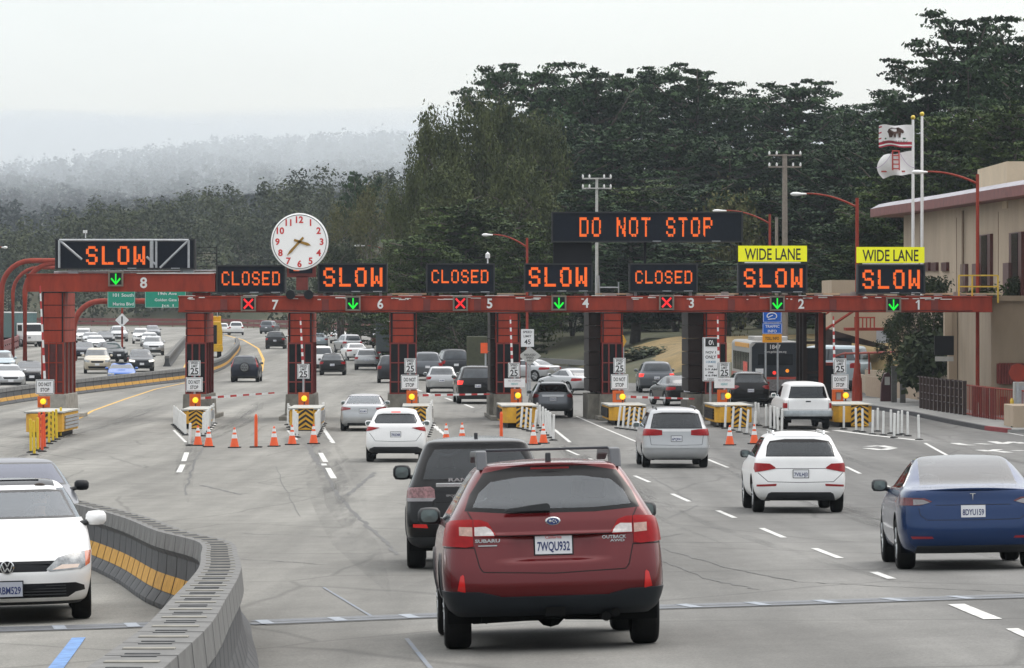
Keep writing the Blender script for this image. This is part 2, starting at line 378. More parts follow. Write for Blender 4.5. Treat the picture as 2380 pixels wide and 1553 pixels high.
for i in range(6): ribbon(mk, gline([(748 + i * 4, 985 + i * 8), (752 + i * 4.6, 1000 + i * 6)], 2), .12); ribbon(mk, gline([(1008 + i * 6, 985 + i * 6), (1012 + i * 7, 996 + i * 5)], 2), .12); ribbon(mk, gline([(1288 + i * 5, 998 + i * 4), (1300 + i * 5, 1008 + i * 4)], 2), .12)
ribbon(mk, gline([(500, 985), (480, 1010)]), .1); ribbon(mk, gline([(404, 1000), (432, 1028)]), .1); ribbon(mk, gline([(668, 1000), (690, 1022)]), .1); ribbon(mk, gline([(752, 995), (776, 1030)]), .12)
# far lane dashes beyond the plaza
for c in [((905, 884), (918, 890)), ((933, 893), (948, 899)), ((965, 904), (980, 910)), ((990, 913), (1004, 918)), ((1035, 925), (1052, 931)), ((880, 868), (890, 873)), ((1080, 940), (1100, 948))]: dash(mk, c, .16)
# lane lettering seen at a grazing angle
for a, b in [((2015, 1038), (2045, 1036)), ((2015, 1042), (2050, 1046)), ((2050, 1046), (2075, 1042)), ((2045, 1036), (2075, 1041)), ((1888, 1003), (1905, 1001)), ((1905, 1001), (1920, 1005)),
             ((2218, 1030), (2240, 1034)), ((2240, 1034), (2262, 1035)), ((2270, 1031), (2300, 1033)), ((2305, 1026), (2330, 1032)), ((2330, 1032), (2352, 1027)), ((2276, 1046), (2300, 1049)), ((2300, 1049), (2320, 1045)), ((2320, 1049), (2345, 1052)), ((2355, 1047), (2380, 1048)), ((2360, 1028), (2380, 1031))]:
    ribbon(mk, gline([a, b], 3), .35)
tag(mk.build('road_marking', PAINT, fix=False), kind='structure')
my = MB(); ribbon(my, gline([(180, 975), (215, 955), (290, 928), (360, 905), (430, 890)]), .14)
ribbon(my, gline([(585, 880), (608, 862), (612, 835), (600, 810), (565, 790), (520, 778)]), .22)
ribbon(my, gline([(425, 862), (440, 830), (470, 800)]), .2)
tag(my.build('yellow_road_marking', PAINTY, fix=False), kind='structure')
mb_ = MB(); ribbon(mb_, gline([(183, 1483), (125, 1560)]), .13); 
mf_ = MB(); ribbon(mf_, gline([(752, 1366), (800, 1395), (862, 1432)]), .035); ribbon(mf_, gline([(945, 1485), (1002, 1556)]), .04); tag(mf_.build('faded_blue_road_marking', mat('road_paint_blue_faded', (.165, .205, .27), .8, col2=(.19, .19, .185), scale=3, detail=9), fix=False), kind='structure')
tag(mb_.build('blue_road_marking', PAINTB, fix=False), kind='structure')
cr = MB()
def crack(p, w0=.05):
    q = gline(p, 10); r = random.Random(len(p) + int(p[0][0])); ws = [w0 * r.uniform(.5, 1.3) for _ in q]
    q = [(x + r.uniform(-.04, .04), y + r.uniform(-.1, .1)) for x, y in q]; ribbon(cr, q, ws, .004)
crack([(712, 1034), (735, 1062), (760, 1105), (785, 1150), (830, 1200), (880, 1245), (925, 1290)], .09)
crack([(470, 1045), (455, 1065), (440, 1110), (430, 1150)], .06); crack([(715, 1036), (728, 1060), (745, 1085)], .16)
crack([(1540, 1275), (1700, 1322), (1850, 1352), (2100, 1365), (2380, 1378)], .035); crack([(1500, 1100), (1560, 1135), (1610, 1165)], .05)
crack([(870, 1098), (840, 1125), (805, 1152)], .14); crack([(470, 1128), (560, 1150)], .08); crack([(560, 1240), (900, 1252)], .04)
crack([(1550, 1205), (1620, 1175)], .05); crack([(1590, 1240), (1480, 1260)], .04); crack([(1530, 1300), (1640, 1345), (1760, 1370)], .03); crack([(560, 1300), (760, 1312), (900, 1308)], .03)
crack([(2000, 1110), (2380, 1108)], .05); crack([(1440, 1170), (1700, 1190)], .03); crack([(250, 1060), (330, 1085), (420, 1095)], .03); crack([(640, 1085), (700, 1200)], .02)
tag(cr.build('road_crack', TAR, fix=False), kind='structure')
# oil drips and tyre rubber along the lanes
def stain_mat(name, col, amt, stretch):
    m = bpy.data.materials.new(name); m.use_nodes = True; t = m.node_tree; b_ = t.nodes['Principled BSDF']; b_.inputs['Base Color'].default_value = col + (1,); b_.inputs['Roughness'].default_value = .6
    g = t.nodes.new('ShaderNodeTexCoord'); mp = t.nodes.new('ShaderNodeMapping'); mp.inputs['Scale'].default_value = stretch; n = t.nodes.new('ShaderNodeTexNoise'); n.inputs['Scale'].default_value = 1.0; n.inputs['Detail'].default_value = 8; n.inputs['Roughness'].default_value = .7; r_ = t.nodes.new('ShaderNodeMapRange')
    r_.inputs[1].default_value = .40; r_.inputs[2].default_value = .70; r_.inputs[3].default_value = 0; r_.inputs[4].default_value = amt; t.links.new(g.outputs['Object'], mp.inputs[0]); t.links.new(mp.outputs[0], n.inputs['Vector']); t.links.new(n.outputs[0], r_.inputs[0]); t.links.new(r_.outputs[0], b_.inputs['Alpha']); return m
st = MB(); rs = random.Random(12)
for x in (-16.7, -11.4, -6.9, -2.5, 1.9, 6.2, 10.6, 15.3):
    y0 = 24 if x > -3 else 44 if x > -9 else 84; fan = max(0, .0037 * (8 - x))
    for k in range(5):
        off = rs.uniform(-.5, .5); a_ = y0 + rs.uniform(0, 60); e_ = min(205, a_ + rs.uniform(40, 110)); ph = rs.uniform(0, 6)
        q = [(x + off + .18 * sin(y * .05 + ph) + fan * max(0, 145 - y) - .03 * max(0, y - 175), y) for y in np.arange(a_, e_, 3.0)]; n_ = len(q)
        ribbon(st, q, [rs.choice((.22, .35, .7)) * min(1, 4 * i / n_, 4 * (n_ - 1 - i) / n_) + .01 for i in range(n_)] if False else [(.75 if k < 2 else .24) * min(1, 5 * i / n_, 5 * (n_ - 1 - i) / n_) + .01 for i in range(n_)], .003 + .0006 * k)
tag(st.build('road_stain', stain_mat('oil_stain', (.06, .06, .057), .24, (2.2, .10, 1)), fix=False), kind='structure')
# steel expansion joint across the road
STEEL = mat('joint_steel', (.085, .092, .105), .5, metal=.4, var=.35, scale=7); STEELP = mat('joint_plate', (.24, .27, .31), .5, metal=.3, var=.3, scale=9); JCONC = mat('joint_concrete', (.115, .115, .11), .85, var=.25, scale=4)
def joint(pts):
    j = MB(); q = gline(pts, 14)
    j.cur = 2; ribbon(j, q, 1.15, .005)
    j.cur = 0; ribbon(j, [(x, y + .28) for x, y in q], .34, .009); ribbon(j, [(x, y - .24) for x, y in q], .42, .009)
    L_ = [q[0]]
    xx = q[0][0]
    while xx < q[-1][0] - .3:
        yy = float(np.interp(xx, [a[0] for a in q], [a[1] for a in q])); j.cur = 1; j.add([(u, yy + v, zg(u, yy + v) + .013) for u, v in ((xx, .46), (xx + .13, .46), (xx + .26, -.42), (xx + .13, -.42))], [(3, 2, 1, 0)]); xx += .72
    for off in (-.47, .04, .5): j.cur = 1; ribbon(j, [(x, y + off) for x, y in q], .03, .011)
    return j
tag(joint([(585, 1449), (1030, 1431), (1540, 1412), (2000, 1398), (2420, 1385)]).build('expansion_joint', [STEEL, STEELP, JCONC], fix=False), 'steel expansion joint crossing the road under the maroon estate car', 'expansion joint')
tag(joint([(-60, 1466), (160, 1460), (385, 1452)]).build('expansion_joint', [STEEL, STEELP, JCONC], fix=False), 'steel expansion joint in front of the white sedan', 'expansion joint')

# ------------------------------------------------------------------ movable median barriers
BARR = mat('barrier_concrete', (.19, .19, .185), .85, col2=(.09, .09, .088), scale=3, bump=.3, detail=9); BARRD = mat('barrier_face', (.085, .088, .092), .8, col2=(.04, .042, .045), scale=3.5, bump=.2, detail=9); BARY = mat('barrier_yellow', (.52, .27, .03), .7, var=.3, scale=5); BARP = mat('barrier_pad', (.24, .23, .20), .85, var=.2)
def barrier_segment(ln, yel_left=True, yel_right=False):
    m = MB(); g = .03
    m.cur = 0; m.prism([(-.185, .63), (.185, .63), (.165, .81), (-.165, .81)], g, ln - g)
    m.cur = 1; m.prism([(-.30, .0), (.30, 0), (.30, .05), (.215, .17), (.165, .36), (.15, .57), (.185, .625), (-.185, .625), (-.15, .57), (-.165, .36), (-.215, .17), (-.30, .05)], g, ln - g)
    for s, on in ((-1, yel_left), (1, yel_right)):
        if on:
            m.cur = 2; a, b = (s * .215, .175), (s * .166, .355); e = s * .006
            m.add([(a[0] + e, g + .01, a[1]), (a[0] + e, ln - g - .01, a[1]), (b[0] + e, ln - g - .01, b[1]), (b[0] + e, g + .01, b[1])], [(0, 1, 2, 3)])
    m.cur = 3; m.box((0, ln / 2, .812), (.24, .11, .008)); m.cur = 1; m.box((0, .10, .812), (.16, .05, .006)); m.box((0, ln - .10, .812), (.16, .05, .006))
    return m
def barrier(name, label, pts, ln, **kw):
    L = [Vector((p[0], p[1], zg(p[0], p[1]))) for p in pts]
    dist = [0]
    for a, b in zip(L[:-1], L[1:]): dist.append(dist[-1] + (b - a).length)
    n = int(dist[-1] / ln); sx = _pchip(np.array(dist), np.array([p.x for p in L])); sy = _pchip(np.array(dist), np.array([p.y for p in L]))
    t = thing(name, label, 'barrier', L[0])
    first = None
    for i in range(n):
        a = Vector((float(sx(i * ln)), float(sy(i * ln)), 0)); b = Vector((float(sx(i * ln + ln)), float(sy(i * ln + ln)), 0)); a.z = zg(a.x, a.y); b.z = zg(b.x, b.y); d = b - a
        if first is None: o = first = barrier_segment(ln, **kw).build('barrier_segment', [BARR, BARRD, BARY, BARP], t, bevel=.012)
        else: o = first.copy(); COL.objects.link(o); o.parent = t
        o.location = a - L[0]; o.rotation_euler = (math.asin(max(-1, min(1, d.z / d.length))), 0, -math.atan2(d.x, d.y))
    return t
barrier('median_barrier', 'grey movable concrete barrier with yellow stripe curving past the white sedan', [(-1.62, 15), (-1.70, 20), (-1.9, 24.5), (-2.22, 30.5), (-2.62, 36), (-3.02, 41), (-3.9, 46), (-4.85, 52), (-6.1, 58.5), (-8.3, 68), (-11.5, 80)], 1.0)
def gp(px, py): g = G(px, py); return (g.x, g.y)
barrier('median_barrier', 'long grey barrier with yellow stripe behind the red pillars of lanes 8 and 7', [gp(-60, 952), gp(0, 941), gp(160, 918), (-22.0, 245), gp(430, 884), gp(500, 862), gp(540, 832), gp(553, 812), gp(549, 803)], 2.4, yel_right=True)

barrier('median_barrier', 'short pale concrete barrier end with yellow line in the oncoming lanes', [gp(388, 852), gp(408, 826), gp(431, 798)], 2.4)
# ------------------------------------------------------------------ toll plaza
DC = 174.0; SC = FPX / DC
def X(px, d=DC): return (px - PCX) * d / FPX
def Z(py, d=DC): return CZ - (py - PHY) * d / FPX
GLB = 0.05          # islands turn a few degrees with the road
# main portal beam with lane numbers
t = thing('portal_beam', 'long rust red overhead beam with white lane numbers 7 to 1', 'gantry', (0, DC, 0))
b = MB(); zc0, zc1 = Z(726), Z(691); x0, x1 = X(415), X(2306)
b.box(((x0 + x1) / 2, .65, (zc0 + zc1) / 2), (x1 - x0, 1.3, zc1 - zc0)); b.box(((x0 + x1) / 2, .65, zc1 + .03), (x1 - x0 + .08, 1.38, .06)); b.box(((x0 + x1) / 2, .65, zc0 + .04), (x1 - x0 + .04, 1.36, .05))
b.build('beam', IO, t, bevel=.012)
gz = MB(); r = random.Random(5)
for i in range(90):
    px = r.uniform(420, 2200); 
    if i % 3 == 0: gz.box((X(px), r.uniform(-.02, .3), zc1 + .07), (r.uniform(.15, .9), r.uniform(.1, .35), .025))
    else: gz.box((X(px), -.035, zc1 - r.uniform(-.01, .1)), (r.uniform(.06, .5), .012, r.uniform(.02, .05)))
gz.build('droppings', GUANO, t)
for s, px, py in (('7', 640, 708), ('6', 884, 706), ('5', 1138, 705), ('4', 1361, 704), ('3', 1607, 704), ('2', 1862, 706), ('1', 2135, 708)):
    q = put_text(MB(), s, .40, (X(px), -.045, Z(py)), bold=.022, sx=.95)
    if s == '1': q.add([(X(px) - .13, -.045, Z(py) + .10), (X(px) - .11, -.045, Z(py) + .06), (X(px) - .02, -.045, Z(py) + .13), (X(px) - .02, -.045, Z(py) + .21)], [(0, 1, 2, 3)])
    q.build('lane_number', WHT, t)
for px in range(520, 2290, 118):
    if min(abs(px - q_) for q_ in (578, 640, 821, 884, 1070, 1138, 1299, 1361, 1549, 1607, 1806, 1862, 2076, 2135)) > 26: MB().box((X(px), -.012, (zc0 + zc1) / 2), (.30, .03, zc1 - zc0 - .16)).build('splice_plate', IOD, t, bevel=.006)
cb_ = MB(); cb_.tube([(X(px), -.06, Z(722) + .02 * sin(px * .05)) for px in range(430, 2290, 30)], .014, 6); cb_.build('cable', BLK, t)
t8 = thing('portal_beam', 'shorter higher rust red beam with white number 8 over the outer lane', 'gantry', (0, DC, 0))
b = MB(); za, zb = Z(678), Z(639); x0, x1 = X(62), X(500)
b.box(((x0 + x1) / 2, .6, (za + zb) / 2), (x1 - x0, 1.3, zb - za)); b.box(((x0 + x1) / 2, .6, zb + .03), (x1 - x0 + .06, 1.36, .05)); b.box((X(466), .7, (Z(678) + Z(691)) / 2), (.75, .8, Z(678) - Z(691) - .08))
b.build('beam', IO, t8, bevel=.012)
put_text(MB(), '8', .44, (X(334), -.06, Z(657)), bold=.022).build('lane_number', WHT, t8)
gz = MB()
for i in range(22): gz.box((X(r.uniform(330, 498)), r.uniform(-.05, .25), zb + .065), (r.uniform(.15, .8), r.uniform(.1, .3), .03))
gz.build('droppings', GUANO, t8)
rl = MB()
for px in (130, 190, 240, 300, 350, 400, 440): rl.cyl((X(px), 1.0, zb), (X(px), 1.0, zb + .14), .02)
rl.cyl((X(120), 1.0, zb + .14), (X(498), 1.0, zb + .2), .03); rl.cyl((X(120), .8, zb + .08), (X(498), .8, zb + .1), .025)
for px in (168, 437): rl.box((X(px), .4, zb + .16), (.45, .3, .2))
rl.box((X(398), .2, zb + .08), (1.9, .5, .06))
rl.build('conduit', GALV, t8)

# lane signals
def lane_signal(px, py, kind, lane, sz=.58):
    t = thing('lane_signal', {'x': 'square lane signal with a red cross over lane %s' % lane, 'a': 'square lane signal with a green down arrow over lane %s' % lane}[kind], 'lane signal', (X(px), DC - .1, Z(py)), 0, 'lane signals along the beam')
    h = MB(); h.box((0, 0, 0), (sz + .02, .12, sz + .02)); k = sz / 2
    for c, d in (((-k, -.08, 0), (.07, .1, sz + .08)), ((k, -.08, 0), (.07, .1, sz + .08)), ((0, -.08, k), (sz - .05, .1, .07)), ((0, -.08, -k), (sz - .05, .1, .07))): h.box(c, d)
    h.build('frame', mat('signal_frame', (.19, .16, .125), .6, var=.2), t)
    f = MB(); f.box((0, -.07, 0), (sz - .08, .03, sz - .08)); f.build('face', BLK, t)
    a = MB(); s = sz * .34
    def bar(p, q, w=.055):
        p = Vector(p); q = Vector(q); d = (q - p).normalized(); n = Vector((-d.y, d.x)) * w / 2
        a.add([(p.x + n.x, -.09, p.y + n.y), (p.x - n.x, -.09, p.y - n.y), (q.x - n.x, -.09, q.y - n.y), (q.x + n.x, -.09, q.y + n.y)], [(0, 1, 2, 3)])
    if kind == 'x': bar((-s, -s * 1.05), (s, s * 1.05), .085); bar((-s, s * 1.05), (s, -s * 1.05), .085)
    else: bar((0, s * 1.15), (0, -s * 1.1), .06); bar((-s, .02), (.02, -s * 1.2), .075); bar((s, .02), (-.02, -s * 1.2), .075)
    a.build('symbol', LEDR if kind == 'x' else LEDG, t, fix=False)
for px, py, k, l in ((270, 648, 'a', 8), (578, 706, 'x', 7), (821, 705, 'a', 6), (1070, 705, 'x', 5), (1299, 704, 'a', 4), (1549, 703, 'x', 3), (1806, 705, 'a', 2), (2076, 708, 'a', 1)): lane_signal(px, py, k, l)

# LED message signs
FONT = {'S': '01110 10001 10000 01110 00001 10001 01110', 'L': '10000 10000 10000 10000 10000 10000 11111', 'O': '01110 10001 10001 10001 10001 10001 01110', 'W': '10001 10001 10001 10101 10101 11011 10001',
        'C': '01110 10001 10000 10000 10000 10001 01110', 'E': '11111 10000 10000 11110 10000 10000 11111', 'D': '11110 10001 10001 10001 10001 10001 11110', 'N': '10001 11001 11001 10101 10011 10011 10001',
        'T': '11111 00100 00100 00100 00100 00100 00100', 'P': '11110 10001 10001 11110 10000 10000 10000', ' ': '00000 ' * 7}
def led_text(mb, s, cx, y, cz, wd, ht, gap=1.6, fat=1.0):
    n = len(s); cells = n * 5 + (n - 1) * gap; cw = wd / cells; ch = ht / 7; rr = random.Random(len(s) * 7 + int(cx * 10))
    for i, c in enumerate(s):
        for r_, row in enumerate(FONT[c].split()):
            for k, bit in enumerate(row):
                if bit == '1':
                    px = cx - wd / 2 + (i * (5 + gap) + k + .5) * cw; pz = cz + ht / 2 - (r_ + .5) * ch
                    # each cell is a 2 x 2 block of lamps
                    w2 = cw * fat
                    for u in (-.25, .25):
                        for v in (-.25, .25):
                            if rr.random() < .025: continue
                            a = w2 * .243; b_ = ch * .243
                            X0, Z0 = px + u * w2, pz + v * ch
                            mb.add([(X0 - a, y, Z0 - b_), (X0 + a, y, Z0 - b_), (X0 + a, y, Z0 + b_), (X0 - a, y, Z0 + b_)], [(0, 1, 2, 3)])
    return mb
def message_sign(label, box, txt, tb, d=DC, gap=1.6, fat=1.0, depth=.7, legs=True):
    x0, y0, x1, y1 = box; cx, cz = X((x0 + x1) / 2, d), Z((y0 + y1) / 2, d); wd, ht = px2m(x1 - x0, d), px2m(y1 - y0, d)
    t = thing('message_sign', label, 'LED sign', (cx, d + .15, cz), 0, 'LED message signs over the lanes')
    h = MB(); h.box((0, depth / 2, 0), (wd, depth, ht)); h.build('housing', BLK, t, bevel=.02)
    f = MB(); f.box((0, -.012, 0), (wd - .16, .02, ht - .14))
    f.build('face', DMS, t)
    e = MB()
    for s in (-1, 1): e.box((s * (wd / 2 - .03), -.05, 0), (.06, .1, ht))
    e.box((0, -.05, ht / 2 - .03), (wd - .12, .1, .06)); e.box((0, -.05, -ht / 2 + .03), (wd - .12, .1, .06))
    e.build('rim', PLAS, t)
    for u in (.05, .36): MB().box((wd * u, -.11, -ht / 2 + .05), (.38, .02, .03)).build('handle', GALV, t)
    tx0, ty0, tx1, ty1 = tb
    led_text(MB(), txt, X((tx0 + tx1) / 2, d) - cx, -.026, Z((ty0 + ty1) / 2, d) - cz, px2m(tx1 - tx0, d), px2m(ty1 - ty0, d), gap, fat).build('lettering', LED, t, fix=False)
    if legs:
        g = MB()
        for u in (-.4, .4): g.box((u * wd, depth * .6, -ht / 2 - .1), (.12, .3, .2))
        g.build('bracket', GALV, t)
    return t
s8 = message_sign('LED sign reading SLOW inside a white frame above lane 8', (127, 555, 453, 626), 'SLOW', (200, 572, 336, 615), fat=1.28, gap=2.2)
fr = MB(); d_ = .55; wx = px2m(300, DC) / 2; wz = px2m(64, DC) / 2
def bars(segs, rad=.05):
    for a, c in segs: fr.cyl((a[0], -d_, a[1]), (c[0], -d_, c[1]), rad, n=8)
bars([((-wx, wz), (wx, wz)), ((-wx, wz), (-wx, -wz)), ((wx, wz), (wx, -wz)), ((wx * .50, wz), (wx * .50, -wz)), ((-wx, wz), (-wx * .65, -wz * .4)), ((wx * .56, -wz), (wx, wz)), ((wx * .35, -wz * .2), (wx * .5, -wz * .8))]); bars([((wx * .43, wz), (wx * .43, -wz))], .085)
fr.build('frame', GALV, s8)
message_sign('LED sign reading CLOSED beside the round clock above lane 7', (502, 616, 663, 682), 'CLOSED', (515, 631, 650, 663))
message_sign('LED sign reading SLOW just past the round clock above lane 6', (738, 612, 900, 680), 'SLOW', (752, 622, 888, 666), fat=1.28, gap=2.2)
message_sign('LED sign reading CLOSED above lane 5', (990, 612, 1150, 681), 'CLOSED', (1003, 627, 1135, 658))
message_sign('LED sign reading SLOW above lane 4', (1218, 612, 1378, 679), 'SLOW', (1230, 621, 1364, 666), fat=1.28, gap=2.2)
message_sign('LED sign reading CLOSED above lane 3', (1462, 612, 1622, 679), 'CLOSED', (1477, 629, 1609, 659))
message_sign('LED sign reading SLOW below a yellow panel above lane 2', (1715, 612, 1877, 681), 'SLOW', (1730, 624, 1865, 668), fat=1.28, gap=2.2)
message_sign('LED sign reading SLOW below a yellow panel above lane 1', (1993, 614, 2151, 683), 'SLOW', (2006, 627, 2138, 671), fat=1.28, gap=2.2)
dn = message_sign('wide LED sign reading DO NOT STOP raised above the other signs', (1282, 492, 1727, 563), 'DO NOT STOP', (1347, 505, 1656, 550), d=DC + 2.5, gap=1.9, legs=False)
g = MB(); zb = -px2m(36, DC + 2.5)
g.box((X(1331, DC + 2.5) - dn.location.x, .5, zb - .62), (1.7, .4, 1.24)); g.build('cabinet', BLK, dn)
for px in (1500, 1722, 1290): MB().box((X(px, DC + 2.5) - dn.location.x, .4, zb - 1.1), (.12, .12, 2.3)).build('support', BLK, dn)
for px0, px1, py0, py1, ln in ((1716, 1876, 571, 608, 2), (1991, 2149, 574, 611, 1)):
    t = thing('wide_lane_panel', 'fluorescent yellow panel reading WIDE LANE ' + ('beside the wooden utility pole' if ln == 2 else 'below the flagpoles'), 'sign', (X((px0 + px1) / 2), DC + .1, Z((py0 + py1) / 2)))
    MB().box((0, 0, 0), (px2m(px1 - px0, DC), .05, px2m(py1 - py0, DC))).build('panel', YELL, t)
    put_text(MB(), 'WIDE LANE', px2m(26, DC), (0, -.032, -.02), bold=.012, width=px2m(130, DC)).build('lettering', SIGNB, t)
    g = MB(); g.box((0, .02, -px2m(19, DC) - .03), (px2m(130, DC), .06, .05)); g.build('lamp_bar', WHT, t)
# catwalk behind the signs
t = thing('catwalk', 'narrow maintenance walkway with a cream rail behind the message signs', 'walkway', (0, DC + 1.3, 0))
b = MB(); b.box((X(1400), .4, Z(689)), (X(2330) - X(470), .9, .10)); b.build('deck', mat('catwalk_deck', (.10, .10, .095), .8, var=.3), t)
b = MB()
for a, c in ((905, 990), (1155, 1222), (1385, 1465), (1622, 1720), (1878, 1995), (2150, 2335)): b.box(((X(a) + X(c)) / 2, -.1, Z(683)), (X(c) - X(a), .07, .07))
b.build('rail', mat('rail_cream', (.55, .46, .30), .6, var=.15), t)
b = MB(); rr = random.Random(3)
for px in range(470, 2330, 55): b.box((X(px + rr.uniform(-15, 15)), -.25, Z(687)), (rr.uniform(.2, .7), .2, rr.uniform(.08, .2)))
for px in (1687, 1260, 765, 1012, 2230, 1990): b.box((X(px), -.4, Z(685)), (.32, .25, .26))
b.build('junction_box', mat('box_grey', (.34, .34, .32), .7, var=.4, scale=1.0), t)
b = MB()
for px in (1390, 1395): b.cyl((X(px), .2, Z(688)), (X(px) - .02, .2, Z(640)), .025)
for px in (1395, 1440): b.cyl((X(px), .3, Z(688)), (X(px), .3, Z(655)), .03)
b.cyl((X(1395), .3, Z(668)), (X(1440), .3, Z(668)), .03); b.build('ladder', GALV, t)
b = MB()
for a, c in ((2230, 2262), ): 
    for px in (2231, 2262, 2322): b.box((X(px), -.9, Z(672)), (.07, .07, Z(640) - Z(704)))
for py in (640, 666): b.box((X(2276), -.9, Z(py)), (X(2322) - X(2231), .06, .06))
b.build('safety_rail', mat('rail_yellow', (.62, .42, .05), .5, var=.1), t)
b = MB()
for py in (574, 589, 604, 620): b.box((X(477), -.3, Z(py)), (X(500) - X(455), .03, .03))
b.box((X(500), -.3, Z(605)), (.04, .04, Z(572) - Z(640))); b.build('side_rail', BLK, t)

# clock
ck = thing('clock', 'large round white clock with red numerals and gold hands above the beam', 'clock', (X(697), DC - .25, Z(562)))
R = px2m(66.5, DC)
MB().lathe([(.001, .25), (R, .25), (R, -.02), (R - .05, -.05), (.001, -.05)], n=64, axis='Y').build('dial', CLKW, ck, smooth=False)
MB().lathe([(R * .925, -.062), (R * .945, -.062)], n=64, axis='Y').build('minute_ring', SIGNB, ck, fix=False)
for h in range(1, 13):
    a = pi / 2 - h * pi / 6; put_text(MB(), str(h), .27, (cos(a) * R * .77, -.064, sin(a) * R * .77), bold=.03).build('numeral', RED, ck)
def hand(ang, ln, back, w):
    d = Vector((sin(ang), cos(ang))); n = Vector((d.y, -d.x)); P = [(-d * back + n * w * .5), (-d * back - n * w * .5), (d * ln * .72 - n * w * .62), (d * ln), (d * ln * .72 + n * w * .62)]
    return MB().prism([(p.x, p.y) for p in P], -.10, -.07)
hand(radians(108), R * .42, R * .2, .10).build('hour_hand', GOLD, ck); hand(radians(222), R * .66, R * .2, .09).build('minute_hand', GOLD, ck)
b = MB(); b.box((X(701) - X(697), .25, -R - .02), (1.25, .3, .55)); b.box((.1, .3, -R - .55), (.5, .4, .6)); b.build('bracket', IOD, ck)
b = MB(); b.box((.05, .05, -R + .05), (1.0, .08, .35)); b.build('plate', DMS, ck)
put_text(MB(), 'EZ-', .16, (-.1, .0, -R + .06), bold=.02).build('plate_lettering', LED, ck)
for s in (-1, 1): MB().lathe([(.001, -.12), (.2, -.12), (.2, .3), (.001, .3)], (X(697 + s * 21) - X(697), 0, -R - 1.05), 20, 'Y').build('floodlight', BLK, ck)

# toll booths with their pillars
def toll_booth(px0, px1, label, ztop, rz=GLB, shaft=0.0, d=DC, deep=3.4, red=False, pl=1.0):
    w = px2m(px1 - px0, d); cx = X((px0 + px1) / 2, d)
    t = thing('toll_booth', label, 'toll booth', (cx, d, 0), rz, 'toll booths between the lanes')
    b = MB(); b.box((0, deep / 2, .09), (w + .55, deep + 3.5, .18)); b.box((0, deep / 2, .63), (w + .22, deep + .3, .92 * pl), taper=.94); b.build('plinth', CONC if red else CONCD, t, bevel=.03)
    z0, z1 = 1.09, 3.32
    b = MB(); hw = w / 2
    for sx in (-1, -.36, .36, 1): b.box((sx * (hw - .04), .04, (z0 + z1) / 2), (.06, .08, z1 - z0))
    for zz in (z0 + .04, 1.62, 2.45, z1 - .04): b.box((0, .035, zz), (w - .02, .06, .05))
    for yy in (deep * .33, deep * .66, deep - .04):
        for sx in (-1, 1): b.box((sx * (hw - .04), yy, (z0 + z1) / 2), (.07, .07, z1 - z0))
    b.build('booth_frame', IO if red else mat('frame_red', (.19, .022, .018), .5, var=.15), t)
    b = MB(); b.box((0, deep / 2 + .04, (z0 + z1) / 2), (w - .12, deep - .08, z1 - z0 - .02)); b.build('booth_glazing', mat('booth_dark_red', (.085, .013, .012), .35, var=.3) if red else DGLS, t)
    b = MB(); n = 4; zz = np.linspace(z1, ztop - .02, n + 1)
    rad = min(.3, w * .25)
    for i in range(n):
        h = zz[i + 1] - zz[i] - .035; P = []
        for cxx, cyy, a0 in ((hw - rad, rad, -90), (hw - rad, deep - rad, 0), (-hw + rad, deep - rad, 90), (-hw + rad, rad, 180)):
            for k in range(5): a = radians(a0 + 22.5 * k); P.append((cxx + rad * cos(a), cyy + rad * sin(a)))
        b.prism(P, zz[i], zz[i] + h, 'XY')
    b.build('pillar_cladding', IO, t)
    b = MB(); b.box((0, deep / 2, (z1 + ztop) / 2), (w - .1, deep - .1, ztop - z1 - .03)); b.build('pillar_core', BLK, t)
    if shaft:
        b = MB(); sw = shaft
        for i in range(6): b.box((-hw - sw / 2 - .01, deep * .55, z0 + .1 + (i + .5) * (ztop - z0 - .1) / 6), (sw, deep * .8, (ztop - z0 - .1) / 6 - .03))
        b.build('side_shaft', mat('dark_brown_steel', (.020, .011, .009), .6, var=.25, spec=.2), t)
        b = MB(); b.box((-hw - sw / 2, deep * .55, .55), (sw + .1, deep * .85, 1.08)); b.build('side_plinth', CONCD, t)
    return t
ZB = Z(726)
toll_booth(95, 149, 'red booth pillar under the higher beam at the end of lane 8', Z(678), -.04, red=True)
toll_booth(430, 480, 'dark glazed booth under the stepped end of the long beam between lanes 8 and 7', ZB, -.02)
toll_booth(668, 727, 'dark glazed booth with red pillar standing under the clock', ZB, 0)
toll_booth(905, 969, 'dark glazed booth with red pillar between lanes 6 and 5', ZB, .03)
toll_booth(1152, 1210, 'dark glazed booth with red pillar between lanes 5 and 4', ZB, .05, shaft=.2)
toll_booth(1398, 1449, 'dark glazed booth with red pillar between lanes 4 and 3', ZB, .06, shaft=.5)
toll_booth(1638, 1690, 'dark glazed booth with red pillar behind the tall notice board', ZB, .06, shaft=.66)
t = thing('toll_booth', 'open steel booth with dark posts between lanes 2 and 1', 'toll booth', (X(1886, DC + 2) + .12, DC + 2, 0), .02, 'toll booths between the lanes')
b = MB(); b.box((0, 2, .09), (1.3, 6.5, .18)); b.box((0, 2, .6), (.95, 3.6, .85)); b.build('plinth', CONCD, t)
b = MB()
for sx in (-.42, .42):
    for yy in (0, 1.6, 3.2): b.box((sx, yy, 2.8), (.16, .18, 3.6))
for zz in (1.1, 2.0, 3.3, 4.5): b.box((0, 0, zz), (.7, .14, .12))
b.build('booth_frame', mat('dark_brown_steel', (.028, .016, .013), .5, var=.25), t)
b = MB(); b.box((.05, 1.6, 2.1), (.66, 3.0, 1.9)); b.build('booth_glazing', DGLS, t)
b = MB(); b.box((.28, -.12, 2.9), (.2, .1, 3.4)); b.build('red_post', IO, t)
